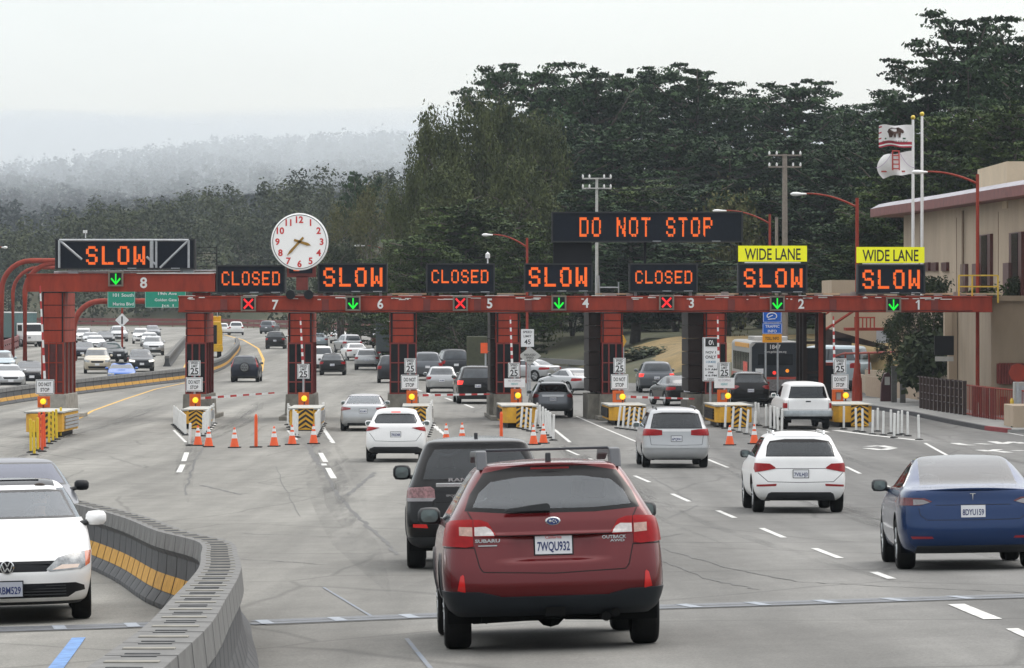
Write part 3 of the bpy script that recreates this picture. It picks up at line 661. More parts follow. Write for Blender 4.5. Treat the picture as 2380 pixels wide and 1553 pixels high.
b = MB(); b.box((.72, 1.2, 1.25), (.5, 1.6, 2.1)); b.build('door', BLK, t)
b = MB(); b.box((.72, 1.2, 2.35), (.56, 1.66, .12)); b.box((.45, .38, 1.25), (.06, .06, 2.1)); b.box((1.0, .38, 1.25), (.06, .06, 2.1)); b.build('door_frame', IO, t)
# ------------------------------------------------------------------ vehicles
def lerp_keys(keys, sub):
    K = np.array(keys, float); t = np.arange(len(K)); fs = [_pchip(t.astype(float), K[:, c]) for c in range(K.shape[1])]
    q = np.linspace(0, len(K) - 1, (len(K) - 1) * sub + 1); return np.stack([f(q) for f in fs], 1)
def half_ring(w, yr, yf, pr, qr, pf, qf, nh):
    yc, l = (yr + yf) / 2, (yf - yr) / 2; th = np.linspace(-pi / 2, pi / 2, 401); c, s = np.cos(th), np.sin(th)
    p = np.where(s < 0, pr, pf); q = np.where(s < 0, qr, qf)
    x = w * np.power(np.clip(c, 0, 1), 2 / p); y = yc + l * np.sign(s) * np.power(np.abs(s), 2 / q)
    dx, dy = np.diff(x), np.diff(y); ds = np.hypot(dx, dy); a = np.unwrap(np.arctan2(dy, dx)); da = np.abs(np.diff(a, prepend=a[0]))
    wt = np.concatenate([[0], np.cumsum(ds / ds.sum() + .55 * da / max(1e-6, da.sum()))]); u = np.linspace(0, wt[-1], nh + 1)
    return np.interp(u, wt, x), np.interp(u, wt, y)
class Shell:
    """a car skin lofted from plan outlines stacked in height; regions are carved out of it along exact polygon edges"""
    AX = {'rear': (0, 2), 'front': (0, 2), 'left': (1, 2), 'right': (1, 2), 'top': (0, 1)}
    def __init__(s, keys, sub=3, nh=36, rear=(6, 14), front=(4, 9), rear_top=(5, 9), front_top=(4, 8), zt=1.0):
        K = lerp_keys(keys, sub); s.keys = K; R = []
        for z, w, yr, yf in K:
            k = min(1, max(0, (z - zt) / .25)); mixv = lambda a, b: a + (b - a) * k
            x, y = half_ring(w, yr, yf, mixv(rear[0], rear_top[0]), mixv(rear[1], rear_top[1]), mixv(front[0], front_top[0]), mixv(front[1], front_top[1]), nh)
            ring = [(float(x[i]), float(y[i]), float(z)) for i in range(nh + 1)] + [(-float(x[i]), float(y[i]), float(z)) for i in range(nh - 1, 0, -1)]
            R.append(ring)
        s.rings = R; s.polys = []; n = len(R[0])
        for j in range(len(R) - 1):
            for i in range(n):
                q = [R[j][i], R[j][(i + 1) % n], R[j + 1][(i + 1) % n], R[j + 1][i]]; s._push(q, 'paint')
        top = R[-1]; c = (0.0, (top[0][1] + top[nh][1]) / 2, top[0][2] + .004)
        for i in range(n): s._push([top[i], top[(i + 1) % n], c], 'paint')
        s.floor = R[0]
    def _push(s, q, m):
        a = Vector(q[0]); nrm = Vector((0, 0, 0))
        for i in range(1, len(q) - 1): nrm += (Vector(q[i]) - a).cross(Vector(q[i + 1]) - a)
        if nrm.length < 1e-10: return
        nrm.normalize(); s.polys.append((q, tuple(nrm), m))
    def width(s, z): return float(np.interp(z, s.keys[:, 0], s.keys[:, 1]))
    def yrear(s, z): return float(np.interp(z, s.keys[:, 0], s.keys[:, 2]))
    def yfront(s, z): return float(np.interp(z, s.keys[:, 0], s.keys[:, 3]))
    def surf(s, x, z):
        """y of the skin's rear face at (x, z)"""
        best = 9
        for q, n, m in s.polys:
            if n[1] < -.05:
                xs = [p[0] for p in q]; zs = [p[2] for p in q]
                if min(xs) - .002 <= x <= max(xs) + .002 and min(zs) - .002 <= z <= max(zs) + .002: best = min(best, sum(p[1] for p in q) / len(q))
        return best if best < 9 else s.yrear(z)
    def carve(s, view, poly, m, src=('paint',), thr=.06, rng=None):
        """move the part of the skin inside the convex polygon (seen from `view`) to region m"""
        i, j = s.AX[view]; P = [tuple(p) for p in poly]
        if sum(P[k - 1][0] * P[k][1] - P[k][0] * P[k - 1][1] for k in range(len(P))) < 0: P = P[::-1]
        u0, u1 = min(p[0] for p in P), max(p[0] for p in P); v0, v1 = min(p[1] for p in P), max(p[1] for p in P)
        ok = {'rear': lambda n: n[1] < -thr, 'front': lambda n: n[1] > thr, 'left': lambda n: n[0] < -thr, 'right': lambda n: n[0] > thr, 'top': lambda n: n[2] > thr}[view]
        outp = []
        for q, n, mm in s.polys:
            if mm not in src or not ok(n) or (rng and not rng[0] <= q[0][1] <= rng[1]): outp.append((q, n, mm)); continue
            us = [p[i] for p in q]; vs = [p[j] for p in q]
            if max(us) <= u0 or min(us) >= u1 or max(vs) <= v0 or min(vs) >= v1: outp.append((q, n, mm)); continue
            cur = q
            for k in range(len(P)):
                a, b = P[k - 1], P[k]; ex, ey = b[0] - a[0], b[1] - a[1]; ins = []; out_ = []
                d = [ex * (p[j] - a[1]) - ey * (p[i] - a[0]) for p in cur]
                for e in range(len(cur)):
                    p, pn = cur[e], cur[(e + 1) % len(cur)]; d0, d1 = d[e], d[(e + 1) % len(cur)]
                    if d0 >= 0: ins.append(p)
                    if d0 <= 0: out_.append(p)
                    if d0 * d1 < 0:
                        t = d0 / (d0 - d1); x = (p[0] + (pn[0] - p[0]) * t, p[1] + (pn[1] - p[1]) * t, p[2] + (pn[2] - p[2]) * t); ins.append(x); out_.append(x)
                if len(out_) > 2: outp.append((out_, n, mm))
                cur = ins
                if len(cur) < 3: break
            if len(cur) > 2: outp.append((cur, n, m))
        s.polys = outp
    SPLIT = {'tail_light', 'headlight', 'side_window', 'reflector', 'reverse_lens', 'wheel_arch', 'turn_signal', 'headlight_bulb', 'window_pillar', 'window_trim', 'panel_gap', 'grille', 'sill', 'window'}
    def build(s, m, name, material, parent, h=0.0, smooth=True):
        V = {}; vs = []; fs = []
        for q, n, mm in s.polys:
            if mm != m: continue
            f = []
            for p in q:
                k = (round(p[0] * 2e4), round(p[1] * 2e4), round(p[2] * 2e4))
                if k not in V: V[k] = len(vs); vs.append(p)
                if V[k] not in f: f.append(V[k])
            if len(f) > 2: fs.append(tuple(f))
        if not fs: return None
        me = bpy.data.meshes.new(name); me.from_pydata(vs, [], fs); bm = bmesh.new(); bm.from_mesh(me); bmesh.ops.dissolve_degenerate(bm, dist=1e-4, edges=bm.edges); bm.normal_update()
        if h:
            nr = {v: v.normal.copy() for v in bm.verts}; bnd = [e for e in bm.edges if e.is_boundary]; dup = {}
            for e in bnd:
                for v in e.verts:
                    if v not in dup: dup[v] = v.co - nr[v] * .012
            for v in bm.verts: v.co = v.co + nr[v] * h
            low = {v: bm.verts.new(co) for v, co in dup.items()}
            for e in bnd:
                l = e.link_loops[0]; a, b = l.vert, l.link_loop_next.vert
                try: bm.faces.new((b, a, low[a], low[b]))
                except ValueError: pass
        me.materials.append(material); groups = [list(bm.faces)]
        if name in s.SPLIT:
            seen = set(); groups = []
            for f0 in bm.faces:
                if f0 in seen: continue
                st = [f0]; seen.add(f0); gset = []
                while st:
                    f = st.pop(); gset.append(f)
                    for e in f.edges:
                        for f2 in e.link_faces:
                            if f2 not in seen: seen.add(f2); st.append(f2)
                groups.append(gset)
            groups = [gq for gq in groups if sum(f.calc_area() for f in gq) > 2e-4]
        o = None
        for gset in groups:
            ms = me if len(groups) == 1 else me.copy()
            if len(groups) > 1:
                ix = {}; vs2 = []; fs2 = []
                for f in gset:
                    for v in f.verts:
                        if v not in ix: ix[v] = len(vs2); vs2.append(tuple(v.co))
                    fs2.append(tuple(ix[v] for v in f.verts))
                ms = bpy.data.meshes.new(name); ms.from_pydata(vs2, [], fs2); ms.materials.append(material)
            else: bm.to_mesh(ms)
            if smooth: ms.shade_smooth()
            if h and hasattr(ms, 'set_sharp_from_angle'): ms.set_sharp_from_angle(angle=radians(40))
            o = link(name, ms, parent)
        bm.free(); return o
def mir(P): return [(-u, v) for u, v in P]

TINT = glass('window_glass', (.22, .25, .27)); TINTD = glass('privacy_glass', (.055, .06, .065)); CLEAR = glass('clear_glass', (.80, .86, .84), f0=.03)
GLSFAR = mat('far_glass', (.045, .055, .065), .12, var=.35, scale=1.5, spec=.7)
TAILR = mat('tail_red', (.30, .004, .006), .3, var=.2, scale=14, coat=.1, spec=.2); TAILL = mat('tail_lit', (.7, .02, .02), .2, var=0, emit=(1, .05, .03), estr=.9); TAILC = mat('tail_clear', (.62, .58, .56), .2, var=.18, scale=30, coat=.8); TAILD = mat('tail_smoked', (.10, .03, .035), .2, var=.3, scale=20, coat=.8)
HEAD = mat('head_lens', (.42, .44, .45), .15, col2=(.12, .13, .14), scale=14, coat=.6); HEADL = mat('head_lit', (.9, .88, .8), .2, var=0, emit=(1, .95, .85), estr=1.0)
CHR = mat('chrome', (.62, .63, .64), .15, metal=.9, var=.05); PLATEW = mat('plate_white', (.76, .77, .80), .45, var=.03); PLATEI = mat('plate_ink', (.02, .035, .14), .5, var=0)
TYRE = mat('tyre', (.013, .013, .013), .85, var=.25, scale=10, spec=.2); RIM = mat('rim_alloy', (.38, .39, .40), .3, metal=.75, var=.1); RIMD = mat('rim_dark', (.06, .06, .065), .4, metal=.5, var=.1)
UNDER = mat('underbody', (.008, .008, .008), .9, var=0, spec=.1); SEAT = mat('seat_fabric', (.028, .028, .03), .9, var=.2); SEATL = mat('seat_grey', (.22, .22, .215), .9, var=.1); GAP = mat('panel_gap', (.006, .006, .006), .8, var=0); MIRG = mat('mirror_glass', (.16, .19, .19), .08, metal=.6, var=.1)
PNT = {k: paint(k, c, *(a or ())) for k, c, a in (('maroon', (.125, .006, .009), (.3, .26, .6)), ('white', (.84, .84, .835), (0, .4)), ('black', (.005, .005, .006), (.1, .25, .25)), ('silver', (.46, .47, .48), (.55, .34)), ('blue', (.004, .030, .112), (.35, .26, .6)), ('grey', (.135, .145, .16), (.5, .32)), ('dark_grey', (.03, .034, .04), (.3, .3, .3)),
       ('bright_blue', (.03, .12, .42), (.2, .35)), ('gold', (.50, .45, .36), (.4, .35)), ('navy', (.010, .014, .028), (.2, .3, .3)), ('pale_blue', (.36, .43, .47), (.3, .35)))}

_wheel = {}
def wheel_parts(r, w, dark=False, hi=True):
    key = (r, w, dark, hi)
    if key not in _wheel:
        n = 36 if hi else 20; a, b = r * .66, r
        ty = MB().lathe([(a, -w * .42), (a + .02, -w * .5), (b - .035, -w * .5), (b - .008, -w * .42), (b, -w * .25), (b, w * .25), (b - .008, w * .42), (b - .035, w * .5), (a + .02, w * .5), (a, w * .42)], n=n, axis='X')
        if hi:
            for off in (-.28, -.09, .09, .28): ty.lathe([(b + .001, w * off - .007), (b - .012, w * off), (b + .001, w * off + .007)], n=n, axis='X')
        o = ty.build('tyre', TYRE, smooth=True); m1 = o.data; bpy.data.objects.remove(o)
        ri = MB(); ri.lathe([(a + .004, -w * .42), (a - .02, -w * .46), (a - .03, -w * .36), (a - .045, -w * .1)], n=n, axis='X'); ri.lathe([(.055, -w * .36), (.05, -w * .42), (.001, -w * .42)], n=16, axis='X'); ri.lathe([(a - .02, -w * .05), (.001, -w * .02)], n=n, axis='X')
        k = 5 if hi else 5
        for i in range(k):
            q = 2 * pi * i / k
            for dq in ((-.16, .16) if hi else (0,)):
                A = Vector((-w * .38, .04 * cos(q), .04 * sin(q))); B = Vector((-w * .42, (a - .02) * cos(q + dq), (a - .02) * sin(q + dq))); ri.cyl(A, B, .028 if hi else .04, .022, n=6)
        o = ri.build('rim', RIMD if dark else RIM, smooth=False); m2 = o.data; bpy.data.objects.remove(o); _wheel[key] = (m1, m2)
    return _wheel[key]
def add_wheels(t, xs, ys, r, w, dark=False, hi=True):
    ty, ri = wheel_parts(r, w, dark, hi)
    for y in ys:
        for s in (-1, 1):
            e = link('wheel', ty, t, (s * xs, y, r))
            if s > 0: e.rotation_euler = (0, 0, pi)
            link('rim', ri, e)
def seat(mb, x, y, z, w=.5, k=1.0):
    mb.box((x, y, z + .06), (w, .5, .16)); mb.box((x, y - .24, z + .40 * k), (w * .92, .14, .62 * k), rx=-.18, taper=.9); mb.box((x, y - .31 * k, z + .80 * k), (w * .44, .10, .17 * k), rx=-.1, taper=.88)
def mirror(t, s, x, y, z, m, glassback=True, w=.22, h=.16):
    w *= .84; h *= .9
    def sq(v):
        r_ = math.hypot(v[0], v[2])
        if r_ < 1e-5: return v
        c, q = abs(v[0]) / r_, abs(v[2]) / r_; k = 1 / (c ** 4 + q ** 4) ** .25; return (v[0] * k * w / h, v[1], v[2] * k)
    b = MB(); b.lathe([(.001, -.07), (h * .42, -.065), (h * .55, -.02), (h * .5, .05), (h * .2, .10), (.001, .105)], (0, 0, 0), 14, 'Y')
    b.v = [sq(v) for v in b.v]
    o = b.build('side_mirror', m, t, smooth=True); o.location = (s * (x + w * .45), y, z)
    MB().cyl((-s * w * .3, .02, -h * .25), (-s * w * .85, .05, -h * .45), .03, .035, 8).build('mirror_arm', PLAS, o)
    g = MB().lathe([(.001, -.072), (h * .40, -.070)], n=14, axis='Y'); g.v = [sq(v) for v in g.v]; g.build('mirror_glass', MIRG, o, fix=False)
def plate(t, y, z, txt, m=PLATEW, ink=PLATEI, front=False, frame=True, tilt=0.0, w=.305, h=.152):
    p = MB().box((0, 0, 0), (w, .012, h)).build('licence_plate', m, t); p.location = (0, y, z); p.rotation_euler = (tilt, 0, pi if front else 0)
    if frame:
        f = MB(); k = .011
        for c, d in (((0, .003, h / 2 + k / 2), (w + 2 * k, .02, k)), ((0, .003, -h / 2 - k / 2), (w + 2 * k, .02, k)), ((-w / 2 - k / 2, .003, 0), (k, .02, h)), ((w / 2 + k / 2, .003, 0), (k, .02, h))): f.box(c, d)
        f.build('plate_frame', BLK, p)
    if txt: put_text(MB(), txt, .072, (0, -.009, -.012), bold=.018, width=w * .88).build('plate_lettering', ink, p, fix=False)
    return p
def pose(t, px, py, heading, ay, lo=8, hi=900, wb=2.7, tr=1.5):
    """put the axle at local y = ay on the ground point under (px, py) and lie on the slope"""
    g = G(px, py, lo, hi); a = radians(heading); f = Vector((-sin(a), cos(a))); rt = Vector((cos(a), sin(a)))
    dz = (zg(g.x + f.x * wb, g.y + f.y * wb) - zg(g.x - f.x * wb * .0, g.y)) / wb; dr = (zg(g.x + rt.x * tr / 2, g.y + rt.y * tr / 2) - zg(g.x - rt.x * tr / 2, g.y - rt.y * tr / 2)) / tr
    if abs(ay) > 2 and False: pass
    F = Vector((f.x, f.y, dz)).normalized(); Rr = Vector((rt.x, rt.y, dr)).normalized(); U = Rr.cross(F).normalized(); Rr = F.cross(U)
    M = Matrix((Rr, F, U)).transposed(); t.rotation_euler = M.to_euler(); t.location = Vector((g.x, g.y, zg(g.x, g.y))) - M @ Vector((0, ay, 0))
def wells(sh, t, ys, r, clad=0.0, cladm=None, w=.92):
    """wheel openings cut out of the skin, their dark liners and optional arch cladding"""
    for view in ('left', 'right'):
        for y in ys:
            circ = lambda R: [(y + R * cos(a), r + R * sin(a)) for a in np.linspace(-.35, pi + .35, 22)]
            if clad: sh.carve(view, circ(r + .065 + clad), 'arch', thr=.25)
            sh.carve(view, circ(r + .065), 'hole', ('paint', 'arch', 'lower', 'sill'), thr=.25)
    for s in (-1, 1):
        for y in ys:
            b = MB(); R = r + .067; A = np.linspace(-.30, pi + .30, 20); ww = w
            vs = [(s * x, y + R * cos(a), r + R * sin(a)) for a in A for x in (ww - .03, ww - .34)]; fs = [(2 * i, 2 * i + 1, 2 * i + 3, 2 * i + 2) for i in range(len(A) - 1)]; b.add(vs, fs); b.build('wheel_well', UNDER, t, fix=False)
    fl = MB(); ring = [p for p in sh.floor]; fl.add(ring, [tuple(range(len(ring)))]); fl.build('underbody', UNDER, t, fix=False)

def base_keys(kind, L, Wd, H, gc=.24):
    """(height, half width, rear y, front y) outlines, rear at 0, front at L"""
    w = Wd / 2
    if kind in ('suv', 'wagon', 'hatch', 'van'):
        cowl = {'suv': .345, 'wagon': .33, 'hatch': .31, 'van': .25}[kind] * L; rr = {'suv': 1, 'wagon': 1.5, 'hatch': 1.55, 'van': .75}[kind]; hz = .62 * H if kind != 'van' else .60 * H
        return [(gc, w * .90, .20, L - .25), (gc + .10, w * .965, .09, L - .06), (.36 * H, w * .995, .02, L), (.46 * H, w, .0, L - .03), (.55 * H, w * .99, .02, L - .13), (.60 * H, w * .975, .04, L - .45), (hz + .03, w * .955, .06, L - cowl * .9), (hz + .08, w * .93, .08, L - cowl), (.76 * H, w * .855, .14 * rr + .01, L - cowl - .33),
                (.86 * H, w * .785, .24 * rr, L - cowl - .66), (.93 * H, w * .72, .33 * rr, L - cowl - .95), (.965 * H, w * .64, .40 * rr, L - cowl - 1.2), (.987 * H, w * .48, .75 * rr, L - cowl - 1.5), (H, w * .22, L * .33, L - cowl - 1.9)]
    if kind == 'sedan':
        return [(gc, w * .90, .18, L - .22), (gc + .09, w * .965, .07, L - .05), (.36 * H, w * .995, .01, L), (.47 * H, w, .0, L - .03), (.56 * H, w * .99, .02, L - .16), (.63 * H, w * .975, .05, L - .6), (.675 * H, w * .955, .09, L - 1.02), (.70 * H, w * .92, .22, L - 1.22), (.725 * H, w * .88, .62, L - 1.36), (.80 * H, w * .82, .86, L - 1.66),
                (.89 * H, w * .74, 1.17, L - 2.0), (.95 * H, w * .66, 1.45, L - 2.3), (.985 * H, w * .47, 1.75, L - 2.55), (H, w * .22, 2.05, L - 2.65)]
def side_windows(sh, z0, z1, y0, y1, m, sill=.02, slant_r=.25, slant_f=.62, pillars=(), frame='trim'):
    for view in ('left', 'right'):
        P = [(y0, z0), (y0 + slant_r, z1), (y1 - slant_f, z1), (y1, z0 + sill)]; sh.carve(view, P, m, thr=.2)
        for p in pillars:
            sh.carve(view, [(p - .035, z0 - .01), (p + .035, z0 - .01), (p + .035, z1 + .01), (p - .035, z1 + .01)], frame, (m,), thr=.2)

def simple_car(kind, L, Wd, H, paintk, label, px, py, heading, cat='car', front=False, tail=TAILR, plate_c=True, dark_lower=False, roof_dark=False, group=None, r=.34, name=None, lit=False, rack=False, light_glass=False, ay=None, spare=False, hilamp=False, scale_res=1):
    """traffic seen at a distance: skin, windows, lights, plate, mirrors and wheels"""
    sub, nh = (2, 22) if scale_res == 1 else (3, 34)
    sh = Shell(base_keys(kind, L, Wd, H), sub, nh, rear=(7, 16) if kind in ('van', 'suv') else (5.5, 13), zt=.6 * H)
    t = thing(name or {'suv': 'suv', 'wagon': 'estate_car', 'hatch': 'hatchback', 'van': 'minivan', 'sedan': 'sedan'}[kind], label, cat, (0, 0, 0), 0, group)
    w = Wd / 2; ys = (.19 * L + .05, .80 * L - .02) if kind != 'sedan' else (.21 * L, .80 * L)
    zb = .655 * H if kind != 'sedan' else .70 * H
    # rear
    if kind != 'sedan':
        z0, z1 = zb + .03 * H, .925 * H; W0, W1 = sh.width(z0) * .84, sh.width(z1) * .86
        sh.carve('rear', [(-W0, z0), (W0, z0), (W1, z1), (-W1, z1)], 'rglass')
        lz0, lz1 = (.50 * H, .62 * H) if not hilamp else (.56 * H, .92 * H); lw = .30 if not hilamp else .14
        for f in (lambda P: P, mir): sh.carve('rear', f([(w * 1.02, lz0), (w * 1.02 if not hilamp else w * .9, lz1), (w - lw - (.10 if hilamp else 0), lz1 - .02), (w - lw * .8, lz0 + .02)]), 'tail', thr=.03)
        sh.carve('rear', [(-w, .0), (w, .0), (w, .30 * H if dark_lower else .235 * H), (-w, .30 * H if dark_lower else .235 * H)], 'lower')
        pz = .475 * H
    else:
        z0, z1 = .735 * H, .93 * H; W0, W1 = sh.width(z0) * .86, sh.width(z1) * .84
        sh.carve('rear', [(-W0, z0), (W0, z0), (W1, z1), (-W1, z1)], 'rglass', rng=(.3, 9))
        for f in (lambda P: P, mir): sh.carve('rear', f([(w * 1.02, .52 * H), (w * 1.02, .635 * H), (w - .36, .63 * H), (w - .34, .55 * H)]), 'tail', thr=.03)
        sh.carve('rear', [(-w, .0), (w, .0), (w, .25 * H), (-w, .25 * H)], 'lower'); pz = .52 * H
    # front
    fz0, fz1 = zb + .04 * H, .915 * H; W0, W1 = sh.width(fz0) * .90, sh.width(fz1) * .90
    sh.carve('front', [(-W0, fz0), (W0, fz0), (W1, fz1), (-W1, fz1)], 'wglass', rng=(L * .4, L * .9))
    for f in (lambda P: P, mir): sh.carve('front', f([(w * 1.0, .47 * H), (w * .98, .55 * H), (w - .42, .52 * H), (w - .38, .44 * H)]), 'head', thr=.03)
    sh.carve('front', [(-.42 * w, .42 * H), (.42 * w, .42 * H), (.5 * w, .50 * H), (-.5 * w, .50 * H)], 'grille')
    sh.carve('front', [(-.62 * w, .20 * H), (.62 * w, .20 * H), (.7 * w, .29 * H), (-.7 * w, .29 * H)], 'grille')
    if dark_lower: sh.carve('front', [(-w, 0), (w, 0), (w, .19 * H), (-w, .19 * H)], 'lower')
    y0 = (.30 if kind != 'sedan' else .95); y1 = sh.yfront(zb + .03) - .12
    side_windows(sh, zb + .012 * H, .915 * H, y0, y1, 'sglass', slant_r=.28 if kind != 'sedan' else .62, slant_f=.75 if kind != 'van' else .95, pillars=(.52 * L - .2,) if kind == 'sedan' else (.32 * L, .53 * L))
    for v in ('left', 'right'): sh.carve(v, [(0, 0), (L, 0), (L, gc_ := .24 + .09 * H if dark_lower else .30), (0, gc_)], 'sill', thr=.3)
    wells(sh, t, ys, r, clad=.06 if dark_lower else 0, w=w - .01)
    P_ = PNT[paintk]; sh.build('paint', 'body', P_, t); G_ = GLSFAR
    sh.build('rglass', 'rear_window', G_, t); sh.build('wglass', 'windshield', GLSFAR, t); sh.build('sglass', 'side_window', G_, t); sh.build('trim', 'window_pillar', BLK, t)
    sh.build('tail', 'tail_light', TAILL if lit else tail, t, .006); sh.build('head', 'headlight', HEADL if lit else HEAD, t, .006); sh.build('grille', 'grille', BLK, t); sh.build('lower', 'bumper', PLAS, t); sh.build('sill', 'sill', PLAS, t); sh.build('arch', 'wheel_arch', PLAS, t, .01)
    add_wheels(t, w - .12, ys, r, .23, hi=scale_res > 1)
    if plate_c:
        plate(t, sh.yrear(pz) - .02, pz, '7KLM40' if scale_res > 1 else None, frame=False)
        if front: plate(t, sh.yfront(.36 * H) + .02, .36 * H, None, front=True, frame=False)
    for s in (-1, 1): mirror(t, s, w - .04, sh.yfront(zb + .05) - .35, zb + .06, P_ if paintk not in ('white',) else PLAS)
    if kind in ('suv', 'wagon') and rack:
        for s in (-1, 1): MB().tube([(s * w * .60, .55, H * .965), (s * w * .62, .7, H + .03), (s * w * .62, L * .5, H + .04), (s * w * .60, L * .55, H * .97)], .025, 6).build('roof_rail', PLAS, t)
    if spare:
        o = MB().lathe([(.001, -.09), (.27, -.08), (.31, .0), (.31, .14), (.001, .14)], (0, 0, 0), 24, 'Y').build('spare_wheel', TYRE, t, smooth=False); o.location = (.02, -.1, .56 * H)
        MB().lathe([(.2, -.10), (.24, -.094)], n=20, axis='Y').build('spare_ring', RIM, o, fix=False); b = MB()
        for a in range(6): b.box((.13 * cos(a * pi / 3), -.098, .13 * sin(a * pi / 3)), (.09, .01, .06), ry=-a * pi / 3)
        b.lathe([(.001, -.1), (.05, -.1)], n=10, axis='Y'); b.build('spare_hub', RIM, o, fix=False)
    pose(t, px, py, heading, ys[0] if not front else ys[1], wb=(ys[1] - ys[0]) * (1 if not front else -1) if False else ys[1] - ys[0])
    return t
# ---------------------------------------------------------------- the close vehicles
def interior(t, L, seats, zf, dash_y, w, back_y, col=SEAT, belt=.95, k=1.0):
    for x, y in seats: b = MB(); seat(b, x, y, zf, k=k); b.build('seat', col, t, bevel=.03)
    d = MB(); d.box((0, dash_y, belt - .10), (w * 1.65, .42, .2)); d.box((0, (dash_y + back_y) / 2, zf - .06), (w * 1.6, dash_y - back_y, .06)); d.build('cabin_floor', UNDER, t)
    s = MB(); s.lathe([(.17, -.02), (.19, 0), (.17, .02), (.155, 0), (.17, -.02)], (0, 0, 0), 20, 'Y'); o = s.build('steering_wheel', PLAS, t, smooth=True); o.location = (-.36, dash_y - .36, belt + .02); o.rotation_euler = (radians(-22), 0, 0)

def maroon_wagon():
    K = [(.30, .80, .22, 4.58), (.36, .865, .10, 4.72), (.50, .912, .015, 4.80), (.56, .918, .0, 4.81), (.66, .920, .01, 4.80), (.78, .915, .035, 4.72), (.88, .905, .06, 4.55), (.955, .895, .075, 4.25), (1.00, .885, .085, 3.9), (1.06, .865, .10, 3.52), (1.12, .835, .125, 3.38), (1.19, .795, .16, 3.26), (1.30, .735, .25, 3.02), (1.42, .665, .345, 2.72), (1.49, .615, .40, 2.5), (1.525, .575, .41, 2.38), (1.548, .50, .50, 2.25), (1.565, .38, .85, 2.1), (1.58, .18, 1.25, 1.9)]
    sh = Shell(K, 7, 92, rear=(8, 18), front=(4, 9), rear_top=(7, 13), front_top=(4, 9), zt=1.05)
    t = thing('estate_car', 'maroon estate car with roof rails seen from behind, the largest vehicle', 'car')
    # plate recess pressed into the tailgate
    def press(p):
        x, y, z = p; k = sm((.40 - abs(x) - (.93 - z) * .32) / .035) * sm((z - .735) / .03) * sm((.955 - z) / .03) if y < .6 else 0; q = sm((z - .945) / .012) * sm((.985 - z) / .02) * sm((.60 - abs(x)) / .1) if y < .6 else 0
        return (x, y + .05 * k - .014 * q, z)
    sh.polys = [([press(p) for p in q], n, m) for q, n, m in sh.polys]
    ax = (.98, 3.725)
    sh.carve('rear', [(-.725, 1.165), (-.35, 1.135), (.35, 1.135), (.725, 1.165), (.675, 1.30), (.555, 1.475), (.30, 1.520), (-.30, 1.520), (-.555, 1.475), (-.675, 1.30)], 'frit')
    sh.carve('rear', [(-.655, 1.195), (-.33, 1.172), (.33, 1.172), (.655, 1.195), (.60, 1.31), (.50, 1.40), (.25, 1.435), (-.25, 1.435), (-.50, 1.40), (-.60, 1.31)], 'rglass', ('frit',))
    sh.carve('rear', [(-.16, 1.497), (.16, 1.497), (.16, 1.512), (-.16, 1.512)], 'stop', ('frit', 'paint'))
    for f in (lambda P: P, mir):
        sh.carve('rear', f([(.66, .875), (.72, .865), (.93, .885), (.93, 1.02), (.83, 1.085), (.70, 1.092), (.66, 1.09)]), 'tail', thr=-.25, rng=(-1, .42))
        sh.carve('rear', f([(.655, .952), (.655, 1.09), (.60, 1.088), (.535, 1.065), (.475, .965), (.49, .952)]), 'tail2')
        sh.carve('rear', f([(.665, .955), (.77, .965), (.77, 1.035), (.665, 1.03)]), 'clear', ('tail',))
        sh.carve('rear', f([(.648, .958), (.648, 1.03), (.555, 1.033), (.515, 1.01), (.485, .958)]), 'clear2', ('tail2',))
        sh.carve('rear', f([(.735, .50), (.80, .515), (.775, .63), (.755, .645), (.745, .635)]), 'reflector')
        # panel gaps of the tailgate and bumper
        for a, b2 in (((.655, .868), (.615, .70)), ((.615, .70), (.585, .662)), ((.585, .662), (.0, .640)), ((.662, 1.09), (.70, 1.16)), ((.655, .862), (.93, .868))):
            d = Vector((b2[0] - a[0], b2[1] - a[1])).normalized() * .0045; n_ = (-d.y, d.x); sh.carve('rear', f([(a[0] + n_[0], a[1] + n_[1]), (a[0] - n_[0], a[1] - n_[1]), (b2[0] - n_[0], b2[1] - n_[1]), (b2[0] + n_[0], b2[1] + n_[1])]), 'gap', rng=(-1, .5))
    sh.carve('rear', [(-.46, .949), (.46, .949), (.46, .957), (-.46, .957)], 'gap')
    sh.carve('rear', [(-.95, .0), (-.45, .0), (-.45, .462), (-.62, .500), (-.95, .512)], 'lower', thr=-.2, rng=(-1, .62)); sh.carve('rear', [(.95, .0), (.45, .0), (.45, .462), (.62, .500), (.95, .512)], 'lower', thr=-.2, rng=(-1, .62)); sh.carve('rear', [(-.46, 0), (.46, 0), (.46, .455), (-.46, .455)], 'lower', thr=-.2)
    sh.carve('front', [(-.72, 1.12), (.72, 1.12), (.58, 1.46), (-.58, 1.46)], 'wglass', rng=(2, 4))
    for v in ('left', 'right'):
        sh.carve(v, [(.42, 1.10), (.62, 1.40), (.95, 1.47), (2.35, 1.48), (3.1, 1.14), (3.15, 1.08), (1.2, 1.075)], 'sglass', thr=.2)
        for p in (1.12, 2.02): sh.carve(v, [(p - .04, 1.0), (p + .04, 1.0), (p + .02, 1.5), (p - .06, 1.5)], 'trim', ('sglass',), thr=.2)
        sh.carve(v, [(.6, 0), (4.3, 0), (4.3, .44), (.6, .44)], 'sill', thr=.3)
        for p in (1.25, 2.06, 3.25): sh.carve(v, [(p - .004, .45), (p + .004, .45), (p + .004, 1.08), (p - .004, 1.08)], 'gap', thr=.3)
    wells(sh, t, ax, .345, clad=.055, w=.905)
    P_ = PNT['maroon']
